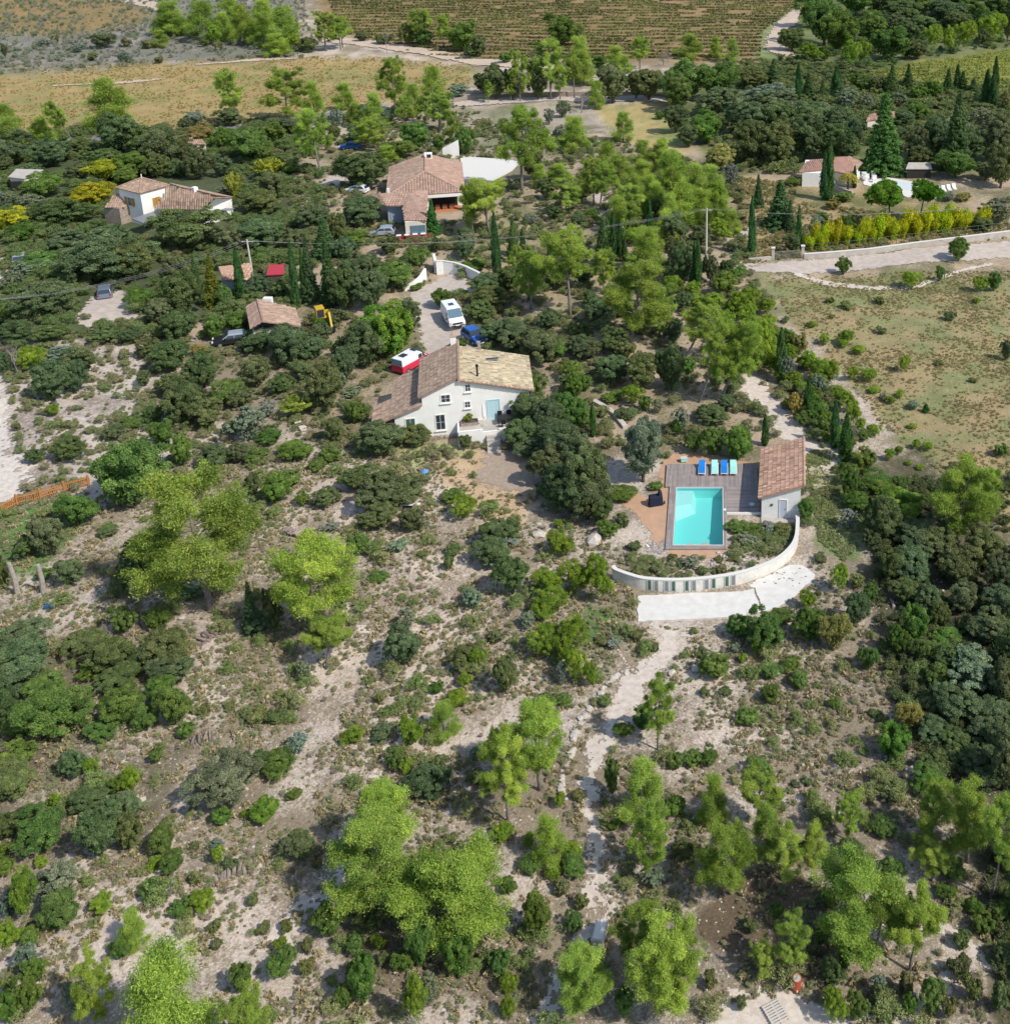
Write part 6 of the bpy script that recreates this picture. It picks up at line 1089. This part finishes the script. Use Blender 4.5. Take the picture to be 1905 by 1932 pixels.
'K': """g 350 30 130 160;P 400 90 100 190;o 560 80 160 200;o 520 160 260 310;g 180 260 100 330;p 290 225 320 700 330;p 250 420 500 960 210;p 680 610 580 1100 590;p 1190 410 220 660 1185;P 1070 500 90 580;P 930 450 140 560;P 1310 550 130 650;g 1320 640 150 740;P 1200 690 100 770;g 1080 650 130 720;b 1240 780 110 850;p 1700 80 290 420 1700;p 1750 340 240 770 1705;g 1530 130 100 310;b 1350 860 100 930;g 1320 970 120 1030;g 1110 910 160 1110;p 1700 880 290 1290 1680;p 1360 1140 320 1500 1470;p 1840 1000 400 1520 1710;P 240 1070 100 1170;g 120 1100 120 1160;g 480 1080 150 1280;g 680 1120 210 1350;g 910 1210 140 1300;P 960 1310 110 1420;P 960 1460 100 1551;s 510 1350 150 1500;P 460 1450 140 1620;g 160 1300 180 1500;P 1240 280 80 370;p 960 -60 280 435 950;p 1120 -230 320 260 1130;p 900 -80 160 200 900;b 820 560 110 640;b 700 560 90 620;b 640 500 100 560;g 950 760 110 840;g 380 1180 130 1290;s 600 1040 120 1130;o 780 160 120 240;s 780 30 110 110;b 1340 260 90 330;g 1530 400 110 480;g 1600 1440 130 1540;g 60 1400 110 1480;b 800 740 90 800;s 1760 720 150 800;b 100 1230 90 1290;b 270 1180 80 1230;b 830 1180 90 1250;g 1350 1350 160 1500;b 1080 1150 80 1210;o 160 880 200 1040""",
'L': """o 2050 60 280 330;p 2080 420 260 800;o 2020 820 260 1080;g 2060 1150 240 1380;o 2200 300 280 600;p 280 170 200 460 275;p 520 160 250 500 500;p 560 350 230 620 560;p 340 450 310 840 325;p 660 480 240 760 650;p 820 440 170 640;p 1020 260 170 540 1010;P 820 270 80 350;p 1640 220 310 660 1670;p 1840 310 260 870 1800;p 1470 190 170 520;p 1430 400 150 620;g 1200 410 150 540;p 1480 560 220 760 1470;o 1020 550 150 650;p 1060 640 500 1140 965;p 1200 740 300 1180 1160;p 1390 820 300 1260 1350;p 690 950 220 1280 660;p 540 1090 160 1290 600;p 70 1010 240 1500;g 980 1150 100 1300;o 930 1270 140 1360;b 60 890 120 1000;P 910 1400 90 1480;P 940 1460 150 1580;g 1060 1460 130 1551;g 1470 1400 140 1551;g 1250 650 130 750;o 1870 0 200 300;o 1750 50 280 260;g 1850 880 120 1000;g 1750 970 140 1080;d 1780 600 130 870 1800;d 1010 440 90 550;o 1480 60 200 200;g 1450 130 200 300;o 1250 230 130 330;b 880 340 90 400;b 790 190 80 240;b 720 210 60 250;s 1230 20 120 120;g 520 100 160 180;b 640 330 90 390;b 760 560 80 620;b 1120 420 90 500;g 1580 640 160 780;g 1550 780 120 880;o 1870 620 120 760;o 1860 1130 130 1260;b 1640 1080 110 1150;b 1320 1330 110 1400;b 1180 1400 110 1470;b 820 1120 90 1180;g 620 900 90 960;b 480 980 110 1060;b 250 1300 90 1360;b 420 1440 70 1490;s 1180 1330 110 1410;b 1700 1350 130 1430;b 1830 1420 120 1500;b 1560 1460 110 1530;g 60 60 110 160;g 150 40 130 150;g 60 300 120 420;o 120 560 160 660;b 120 440 90 500;g 900 820 110 920;g 860 1040 90 1140;g 1350 1450 100 1530;g 250 30 110 140;b 1620 1230 150 1300;g 1700 880 110 960"""}
LM = [('the turquoise pool',1318,975),('the white gabled house',850,760),('the small pool house',1466,900),('the white van',853,597),('the white slab',1300,1145),('the curved panelled wall',1300,1090),('the orange picket fence',80,935),
      ('the grey car',200,552),('the shuttered tower house',310,385),('the hip-roofed house',800,345),('the red-tiled house',1560,325),('the iron gate',1487,492),('the stone block',1128,1768),('the red-white barrel',1508,1852),('the wooden pallet',1468,1895),
      ('the white bench',775,953),('the pale log heap',565,1008),('the grey log row',388,1200),('the mauve log stack',385,1397),('the dark log row',434,1650),('the crimson roof',520,507),('the pink outbuilding roof',515,590),('the yellow excavator',612,592),
      ('the leaning pole',468,500),('the straight pole',1333,435),('the lopped trunks',60,1090),('the garage on the left edge',48,330),('the white yard',920,315),('the dry lawn',1200,235),('the red camper van',778,672),('the silver hatchback',720,435),
      ('the curved drive wall',850,500),('the V-shaped stone border',1250,1330),('the forked driftwood',315,842),('the blue sheet',95,1135),('the far bend of the track',1455,85),('the top vineyard',1050,40),('the far terrace pool',1660,345),('the golden bamboo hedge',1700,455),
      ('the white gravel track',20,800),('the forked path at lower right',1740,1740),('the pale rubble patch',1420,1900),('the upper left corner',60,40),('the upper right corner',1860,30),('the lower left corner',60,1880),('the lower right corner',1850,1880),
      ('the footpath fork',1250,1200),('the right edge at mid height',1880,1000),('the left edge at mid height',20,1300),('the ochre strip field',420,170),('the bleached log',1675,1140),('the pale hollow at lower left',560,1700)]
ONES = 'zeroth nearest second third fourth fifth sixth seventh eighth ninth tenth eleventh twelfth thirteenth fourteenth fifteenth sixteenth seventeenth eighteenth nineteenth'.split()
TENS = {2:'twent',3:'thirt',4:'fort',5:'fift'}
def ordn(k):
    if k < 20: return ONES[k]
    t, r_ = divmod(k, 10); return TENS[t]+('ieth' if r_ == 0 else 'y-'+('first' if r_ == 1 else ONES[r_]))
VAR = dict(Y=('y',(.34,.31,.10),'ochre-tinged straggly shrub'), G=('g',(.17,.30,.05),'rounded bright green tree'), E=('e',(.11,.25,.07),'lush bright green conifer'), Q=('e',(.20,.25,.05),'yellowish tall conifer'), S=('o',(.24,.30,.20),'pale grey-green broad tree'), q=('o',(.20,.225,.13),'blue-grey spreading holm oak'))
RT = random.Random(21); YH = PY-F*math.tan(PIT); items = []
for tl, s in VEG.items():
    for it_ in s.replace('\n', ';').split(';'):
        it_ = it_.strip().split()
        if not it_: continue
        k0 = it_[0]; v_ = [float(a) for a in it_[1:]]; x, top, wd, bot = v_[:4]; bx = v_[4] if len(v_) > 4 else x
        X0, T0 = dd(tl, x, top); BX, B0_ = dd(tl, bx, bot); items.append([k0, X0, T0, wd*.3418, B0_, BX])
cnt = {}; placed = []
for k0, x, top, wd, bot, bx in items:
    kk, colr, desc = VAR.get(k0, (k0, None, None)); base_kind = kk; col0, name, cat_, desc0, grp = KIND[kk]; colr = colr or col0; desc = desc or desc0
    if k0 == 'S' or k0 == 'q': name = 'holm_oak'
    mk_ = 'g' if kk == 'y' else kk
    if k0 == 'p' and len([0]) and abs(bx-x) < 2 and (bot-top)/wd < 1.5: mk_ = 'f'
    if mk_ in 'pfudce':
        if mk_ in 'ce': fy = bot-wd/2*max(.15, (bot-YH)*cp/F)*.8
        else: fy = bot
        X, Y, Z0 = G(bx, fy); s_ = scl(X, Y); wm = wd/s_; hm = max(1., (zat(X, Y, top)-Z0)*(1.0 if mk_ in 'ce' else .98)); lean = 0
        if abs(bx-x) > 2: lean = math.atan2((x-bx)/s_, hm*.72)
        if mk_ in 'pfu': wm *= 1.14
    else:
        mid = (top+bot)/2; sr = (mid-YH)*cp/F; T_ = bot-top; r_ = wd/2; cf = math.sqrt(max(.05, 1-sr*sr)); b_ = math.sqrt(max((T_/2)**2-(r_*sr)**2, (.38*r_)**2))/cf
        b_ = max(b_, .45*r_); X, Y, Z0 = G(x, mid+b_*cf*.92); s_ = scl(X, Y); wm = wd/s_*1.03; hm = 2.0*b_/s_; lean = 0
    W0, H0 = DIM[mk_]; lib = LIB[mk_]; i = cnt.get(mk_, 0); cnt[mk_] = i+1; cm, tm = LIB['B'][int(x) % 2] if mk_ == 'p' and wd > 105 else lib[(i*7+i//len(lib)) % len(lib)]
    j = [RT.uniform(.86, 1.12) if kk in 'pP' else RT.uniform(.72, 1.3) for _ in range(3)]; br = RT.uniform(.85, 1.18)
    if k0 in 'qS': j = [1, 1, 1]
    br = br; cl = (colr[0]*br*(j[0]*.5+.5), colr[1]*br, colr[2]*br*(j[2]*.6+.4), 1)
    placed.append(dict(k=k0, mk=mk_, name=name, cat=cat_, desc=desc, grp=grp, px=x, py=(top+bot)/2, loc=(X, Y, Z0), sx=wm/W0, sz=hm/H0, rz=RT.uniform(0, 6.28), lean=lean, cl=cl, cm=cm, tm=tm, base=(bx, bot)))
# labels: kind of plant, side and rank counted from the nearest landmark
cells = {}
for d_ in placed:
    lx = min(LM, key=lambda l: hypot((l[1]-d_['px']), (l[2]-d_['py'])*1.25)); dx, dy = d_['px']-lx[1], d_['py']-lx[2]
    side = ('left of' if dx < 0 else 'right of') if abs(dx) > abs(dy)*1.1 else ('behind' if dy < 0 else 'in front of')
    if 'corner' in lx[0] or 'edge at' in lx[0]: side = {'left of':'left of','right of':'right of','behind':'above','in front of':'below'}[side]
    d_['lm'] = lx; d_['side'] = side; cells.setdefault((d_['desc'], side, lx[0]), []).append((hypot(dx, dy), id(d_), d_))
for (ds, side, l), L_ in cells.items():
    L_.sort(key=lambda q: q[:2])
    for r_, (_, _, d_) in enumerate(L_): d_['label'] = f'{ds} {side} {l}' + ('' if len(L_) == 1 else f', the nearest one' if r_ == 0 else f', {ordn(r_+1)} nearest to it')
for d_ in placed:
    for a_, b_ in ((' nearest to it', ' nearest'), (', the nearest one', ', nearest'), ('airy ', ''), ('leafy ', ''), ('slender ', ''), ('dense ', '')):
        if len(d_['label'].replace('-', ' ').split()) > 16: d_['label'] = d_['label'].replace(a_, b_)
    X, Y, Z0 = d_['loc']
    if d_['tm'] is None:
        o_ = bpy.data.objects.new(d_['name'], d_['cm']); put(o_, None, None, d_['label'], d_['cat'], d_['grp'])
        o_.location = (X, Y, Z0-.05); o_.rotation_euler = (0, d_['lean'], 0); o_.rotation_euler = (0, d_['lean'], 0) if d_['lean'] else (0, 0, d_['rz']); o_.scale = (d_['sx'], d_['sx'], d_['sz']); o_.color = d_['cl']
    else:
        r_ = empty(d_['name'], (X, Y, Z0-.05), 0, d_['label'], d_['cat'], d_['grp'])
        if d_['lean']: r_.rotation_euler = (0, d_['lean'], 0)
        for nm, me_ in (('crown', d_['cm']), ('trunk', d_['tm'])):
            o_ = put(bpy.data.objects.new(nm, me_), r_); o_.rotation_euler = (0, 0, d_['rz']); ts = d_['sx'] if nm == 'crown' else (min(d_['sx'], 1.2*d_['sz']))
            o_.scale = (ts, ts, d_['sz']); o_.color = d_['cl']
# yellow bamboo row by the right road
bm_ = [(crown_feather(950+s, 1.5, 2.6, 3600, .055)) for s in range(3)]; N_ = 58
for k in range(N_):
    t = k/(N_-1); x = 1520+345*t+RT.uniform(-4, 4); y = 474-46*t+RT.uniform(-6, 3); q = G(x, y); o_ = put(bpy.data.objects.new('bamboo_clump', bm_[k % 3]), None, None, f'golden yellow bamboo clump in the hedge behind the roadside wall, {ordn(k+1).replace("nearest","first")} from the left', 'bamboo', 'golden bamboo hedge')
    s_ = RT.uniform(.75, 1.35)*(1.25 if .3 < t < .85 else 1.); o_.location = q; o_.scale = (s_, s_, s_*RT.uniform(.9, 1.25)); o_.rotation_euler = (0, 0, RT.uniform(0, 6)); o_.color = (.42*RT.uniform(.8, 1.1), .46*RT.uniform(.85, 1.1), .025, 1)
q = L(3.6,-.55,1.75); o_ = put(bpy.data.objects.new('low_bush', LIB['b'][1][0]), None, None, 'yellow-green bush growing in the terrace planter of the white house', 'bush'); o_.location = q; o_.scale = (.5,.42,.6); o_.color = (.24,.30,.05,1)
# palm
q = G(*dd('C',1010,1058)); e = empty('palm_tree', q, 0, 'small yellowish palm on the terrace of the red-tiled house', 'palm'); MB().tube([(0,0,-.2),(0,0,2.6)], .2, 8).build('trunk', M_bark, e); Pp = []; Nn = []
for k in range(22):
    a = k*2.4; 
    for t in np.linspace(.1, 1, 14):
        for s_ in (-1, 1): r_ = 1.7*t; Pp.append((r_*cos(a)-s_*.13*sin(a), r_*sin(a)+s_*.13*cos(a), 2.6+.9*t-1.7*t*t+(k % 3)*.15)); Nn.append((0,0,1))
o_ = put(bpy.data.objects.new('crown', leafmesh('crown', np.array(Pp), np.array(Nn), .22, M_leaf, np.full(len(Pp), .5), 1.8)), e); o_.color = (.42,.38,.06,1)
# ---------------------------------------------------------------- low growth nobody could count
NOGO = [[(740,690),(1005,660),(1010,850),(690,830),(700,770)], [(1250,865),(1510,820),(1512,985),(1500,1000),(1380,985),(1376,1050),(1255,1050)], [(1195,1110),(1350,1110),(1440,1060),(1480,1040),(1545,1080),(1500,1150),(1425,1178),(1195,1182)],
        [(772,548),(862,510),(890,550),(830,570),(866,600),(905,665),(800,690),(790,610)], [(1400,505),(1905,448),(2000,440),(2000,490),(1400,525)], [(150,560),(236,548),(262,570),(255,605),(165,622)], [(-100,700),(10,700),(45,900),(40,945),(-100,960)],
        band([(1262,1185,80),(1255,1230,38),(1195,1290,42),(1150,1370,42),(1118,1440,38),(1112,1520,34),(1120,1600,36),(1120,1690,32),(1130,1740,28)]), band([(1130,1740,22),(1075,1800,16),(1040,1860,16),(1025,1940,22),(1010,2010,24)]), band([(1590,1640,10),(1700,1700,18),(1780,1755,22),(1835,1800,24),(1790,1850,22),(1740,1900,20),(1690,1960,24)]), band([(1400,700,24),(1425,740,28),(1470,790,36),(1530,850,30)]), [(1330,1930),(1400,1895),(1480,1885),(1560,1910),(1600,1940),(1600,2010),(1310,2010)],
        [(860,300),(990,295),(1000,350),(860,345)], [(690,360),(880,300),(890,420),(690,420)], [(1180,930),(1262,930),(1262,1030),(1180,960)], [(900,850),(1015,850),(1015,940),(900,930)], [(200,330),(440,340),(440,450),(200,450)], [(1500,290),(1900,300),(1850,420),(1500,380)]]
def scatter(name, n_, region, smin, smax, c1, c2, mesh_kind, dens=None, seed=1, label=None):
    g = np.random.default_rng(seed); px = g.uniform(-120, 2260, n_*6); 
    Yw = 1/np.sqrt(g.uniform(1/un(0, max(min(q[1] for q in region), -200))[1]**2, 1/un(0, min(2100, max(q[1] for q in region)))[1]**2, n_*6)) if False else None
    y0, y1 = max(min(q[1] for q in region), -200), min(2260, max(q[1] for q in region)); Y0_, Y1_ = un(0, y1)[1], un(0, y0)[1]
    Y = g.uniform(Y0_, Y1_, n_*14); ZC_ = Y*cp+CH*sp; xlo, xhi = max(-330, min(q[0] for q in region)), min(2260, max(q[0] for q in region)); XX = g.uniform((xlo-PX)/F*ZC_.max(), (xhi-PX)/F*ZC_.max(), n_*14) if xlo < PX < xhi else g.uniform(min((xlo-PX)/F*ZC_.max(), (xlo-PX)/F*ZC_.min()), max((xhi-PX)/F*ZC_.max(), (xhi-PX)/F*ZC_.min()), n_*14)
    qx_, qy_ = prj(XX, Y); ok = inside(qx_, qy_, region) & (qx_ > -330) & (qx_ < 2260)
    for z_ in NOGO: ok &= ~inside(qx_, qy_, z_)
    cl_ = vn(XX, Y, 1.6, 31)*.5+vn(XX, Y, 5.5, 32)*.5; ok &= g.random(len(Y)) < np.clip((cl_-.30)*3.2, .08, 1)
    XX, Y = XX[ok][:n_], Y[ok][:n_]; V = np.c_[XX, Y, hgt(XX, Y)-.03]; m_ = len(V)
    me_ = bpy.data.meshes.new(name); me_.vertices.add(m_); me_.vertices.foreach_set('co', V.astype(np.float32).ravel())
    for an, arr in (('sc', smin+(smax-smin)*g.random(m_)**2.2), ('rt', g.uniform(0, 6.28, m_))):
        a_ = me_.attributes.new(an, 'FLOAT', 'POINT'); a_.data.foreach_set('value', arr.astype(np.float32))
    mt_ = tuftmat(name+'_leaf', c1, c2); cl2 = bpy.data.collections.new(name+'_kinds')
    for s in range(5):
        if mesh_kind == 'bush': cm = crown_round(1000+s+seed*10, 1., .62, 10, 1100, .036, .0, .9, (.2,.34), mt_, 1., 60, .9)
        elif mesh_kind == 'thicket': cm = crown_round(1000+s+seed*10, 1.15, .66, 16, 3000, .026, .0, .9, (.16,.30), mt_, 1., 160, .9)
        else:
            gg = np.random.default_rng(s+seed); nb = 70; a_ = gg.uniform(0, 6.28, nb); l_ = gg.uniform(.2, 1, nb); P_ = np.c_[np.cos(a_)*l_*.4, np.sin(a_)*l_*.4, gg.uniform(.1, .55, nb)]; cm = leafmesh('tuft', P_, np.c_[np.cos(a_+1.57), np.sin(a_+1.57), np.zeros(nb)], .13, mt_, gg.normal(.5, .18, nb), 2.6, s, .3)
        cl2.objects.link(bpy.data.objects.new(name+'_kind', cm))
    o_ = put(bpy.data.objects.new(name, me_), None, 'stuff'); o_['label'] = label; md = o_.modifiers.new('grow', 'NODES'); ng = bpy.data.node_groups.new(name, 'GeometryNodeTree'); md.node_group = ng
    ng.interface.new_socket('Geometry', in_out='INPUT', socket_type='NodeSocketGeometry'); ng.interface.new_socket('Geometry', in_out='OUTPUT', socket_type='NodeSocketGeometry')
    N = ng.nodes; gi = N.new('NodeGroupInput'); go = N.new('NodeGroupOutput'); ip = N.new('GeometryNodeInstanceOnPoints'); ci = N.new('GeometryNodeCollectionInfo'); ci.inputs['Collection'].default_value = cl2; ci.inputs['Separate Children'].default_value = True; ci.inputs['Reset Children'].default_value = True
    ip.inputs['Pick Instance'].default_value = True; ri = N.new('FunctionNodeRandomValue'); ri.data_type = 'INT'; ri.inputs[4].default_value = 0; ri.inputs[5].default_value = 4
    a1_ = N.new('GeometryNodeInputNamedAttribute'); a1_.data_type = 'FLOAT'; a1_.inputs[0].default_value = 'sc'; a2_ = N.new('GeometryNodeInputNamedAttribute'); a2_.data_type = 'FLOAT'; a2_.inputs[0].default_value = 'rt'; cx_ = N.new('ShaderNodeCombineXYZ')
    K = ng.links.new; K(gi.outputs[0], ip.inputs['Points']); K(ci.outputs[0], ip.inputs['Instance']); K(ri.outputs[2], ip.inputs['Instance Index']); K(a2_.outputs[0], cx_.inputs[2]); K(cx_.outputs[0], ip.inputs['Rotation']); K(a1_.outputs[0], ip.inputs['Scale']); K(ip.outputs[0], go.inputs[0]); return o_
scatter('heath_scrub', 20000, [(-330,1000),(560,860),(900,870),(1130,1010),(1240,1060),(1560,1060),(1700,1200),(1900,1650),(2260,1700),(2260,2260),(-330,2260)], .14, .60, (.36,.33,.20), (.25,.31,.14), 'bush', seed=2, label='low thyme and box scrub over the stony ground')
scatter('dark_scrub', 7800, [(-330,1000),(560,860),(900,870),(1130,1010),(1240,1060),(1560,1060),(1700,1200),(2260,1300),(2260,2260),(-330,2260)], .15, .55, (.26,.215,.16), (.38,.32,.25), 'bush', seed=3, label='brown withered scrub between the green plants')
scatter('heath_grass', 7200, [(-330,1000),(560,860),(900,870),(1130,1010),(1240,1180),(1560,1160),(1700,1200),(2260,1300),(2260,2260),(-330,2260)], .25, .75, (.50,.42,.27), (.36,.33,.17), 'tuft', seed=12, label='bleached dry grass between the heath bushes')
scatter('box_bushes', 576, [(-330,1000),(560,860),(900,870),(1130,1010),(1240,1180),(1560,1160),(1700,1200),(2260,1300),(2260,2260),(-330,2260)], .6, 2.0, (.30,.31,.14), (.20,.28,.09), 'thicket', seed=11, label='loose olive box and kermes bushes dotted over the heath')
scatter('wood_undergrowth', 10200, [(-330,270),(600,220),(860,200),(1100,260),(1400,330),(1420,520),(1500,640),(1600,780),(1640,900),(1500,1010),(1200,860),(1000,840),(700,830),(560,700),(380,640),(100,640),(-330,660)], .3, 2.0, (.25,.24,.12), (.17,.24,.09), 'thicket', seed=4, label='mixed undergrowth between the trees')
scatter('field_grass', 18000, [(1440,522),(2260,500),(2260,1010),(1900,1000),(1790,900),(1660,800),(1580,690),(1500,620)], .15, .42, (.45,.35,.195), (.32,.33,.155), 'tuft', seed=5, label='dry straw and green grass tufts of the right-hand field')
scatter('clearing_scrub', 3120, [(-330,660),(100,640),(380,640),(560,700),(700,830),(1000,840),(1000,870),(560,870),(-330,1000)], .25, 1.3, (.32,.29,.17), (.20,.26,.10), 'thicket', seed=14, label='sparse scrub of the clearing and the oak wood edge left of the house')
scatter('garden_undergrowth', 3120, [(-330,270),(600,235),(620,400),(560,620),(280,640),(-330,600)], .7, 2.8, (.17,.22,.085), (.13,.20,.07), 'thicket', seed=15, label='green undergrowth round the left-hand gardens')
scatter('crest_thicket', 2640, [(1600,-80),(2260,-80),(2260,88),(1905,88),(1640,132),(1560,118)], 1.5, 4.5, (.17,.25,.08), (.12,.19,.07), 'thicket', seed=16, label='young growth filling the distant wood at the upper right')
scatter('bed_plants', 504, [(1378,988),(1500,988),(1500,1010),(1450,1066),(1380,1090),(1250,1092),(1190,1078),(1182,1050),(1260,1056),(1378,1054)], .25, .95, (.30,.30,.15), (.17,.25,.09), 'thicket', seed=18, label='low planting among the rocks inside the curved wall')
scatter('lawn_grass', 2160, [(1515,850),(1570,850),(1620,930),(1640,1010),(1590,1060),(1545,1020)], .2, .45, (.38,.38,.20), (.26,.34,.13), 'tuft', seed=17, label='short green grass on the strip right of the pool house')
scatter('forest_undergrowth', 4200, [(1640,900),(2260,900),(2260,2260),(1890,1900),(1850,1600),(1700,1350),(1650,1150)], .4, 1.6, (.10,.13,.06), (.15,.18,.07), 'bush', seed=6, label='dark undergrowth of the right-hand wood')
scatter('far_scrub', 9600, [(-330,-60),(560,-60),(600,110),(350,115),(0,142),(-330,150)], .4, 2.2, (.32,.31,.26), (.20,.26,.13), 'bush', seed=7, label='grey-green scrub on the distant heath')
scatter('strip_grass', 7200, [(-330,135),(350,112),(700,106),(900,122),(880,175),(620,215),(200,258),(-330,275)], .3, .65, (.44,.32,.14), (.33,.31,.12), 'tuft', seed=8, label='ochre grass and stubble of the strip field')
scatter('garden_plants', 3120, [(1380,335),(1510,345),(1905,395),(1905,448),(1520,488),(1390,505)], .3, 1.0, (.42,.32,.15), (.20,.25,.10), 'bush', seed=9, label='low mixed plants in the garden behind the roadside wall')
scatter('hill_scrub', 5040, [(1350,120),(1500,110),(1640,140),(1740,165),(1905,170),(2260,150),(2260,330),(1500,330),(1350,320)], .8, 3.2, (.24,.28,.10), (.13,.18,.08), 'bush', seed=10, label='mixed bushes and saplings of the far right slope')
# vineyards: leafy rows
def vines(name, region, dy, per, h_, col_, seed, lab, ang=0., size=.36):
    g = np.random.default_rng(seed); wr = [un(*q) for q in region]; ya, yb = min(q[1] for q in wr), max(q[1] for q in wr); xa, xb = min(q[0] for q in wr), max(q[0] for q in wr); P = []
    yy = ya-40
    while yy < yb+40:
        n_ = int((xb-xa)*per); x = g.uniform(xa, xb, n_); P.append(np.c_[x, yy+x*math.tan(ang)+g.normal(0, .16, n_), g.uniform(.15, h_, n_)]); yy += dy
    P = np.concatenate(P); qx_, qy_ = prj(P[:, 0], P[:, 1]); P = P[inside(qx_, qy_, region) & (vn(P[:, 0], P[:, 1]*1.7, 5.5, 44) > .17)]; P[:, 2] += hgt(P[:, 0], P[:, 1]); val = .5+(vn(P[:, 0], P[:, 1], 14, 40)-.5)*.6+g.normal(0, .2, len(P))
    o_ = put(bpy.data.objects.new(name, leafmesh(name, P, np.tile([0, -.3, .8], (len(P), 1)), size, M_leaf, val, 1.4, seed, .8)), None, 'stuff'); o_.color = (*col_, 1); o_['label'] = lab
vines('vine_rows', [(575,-130),(1560,-130),(1520,0),(1440,60),(1432,118),(900,116),(760,94),(640,62)], 5.6, 16.0, .62, (.15,.18,.06), 51, 'brown and green vine rows of the big vineyard at the top', radians(-1.5), .42)
vines('vine_rows', [(1600,143),(1640,138),(1905,94),(2260,70),(2260,160),(1905,178),(1720,182),(1600,185)], 3.6, 16, .7, (.25,.30,.06), 52, 'yellow-green vine rows at the far right', radians(10), .32)
# loose stones
g = np.random.default_rng(77); n_ = 15000; Y = g.uniform(40, 84, n_); X = g.uniform(-42, 18, n_); ok = vn(X, Y, 2.5, 12)+g.normal(0, .12, n_) > .47; X, Y = X[ok], Y[ok]; qx_, qy_ = prj(X, Y); ok = np.ones(len(X), bool)
for z_ in NOGO[1:3]+[[(1500,845),(1580,850),(1650,930),(1690,1060),(1600,1120),(1540,1070),(1520,960)]]: ok &= ~inside(qx_, qy_, z_)
X, Y = X[ok], Y[ok]; n_ = len(X); s_ = .03+.07*g.random(n_)**2.5; oc = np.array([(1,0,0),(0,1,0),(-1,0,0),(0,-1,0),(0,0,.8)]); V = np.c_[X, Y, hgt(X, Y)][:, None, :]+oc[None]*s_[:, None, None]*g.uniform(.6, 1.4, (n_, 5, 3))
fc = np.array([(0,1,4),(1,2,4),(2,3,4),(3,0,4)]); me_ = mesh_np('loose_stones', V.reshape(-1, 3), (np.arange(n_)[:, None, None]*5+fc[None]).reshape(-1, 3), M_rock); o_ = put(bpy.data.objects.new('loose_stones', me_), None, 'stuff'); o_['label'] = 'loose pale stones scattered over the soil'
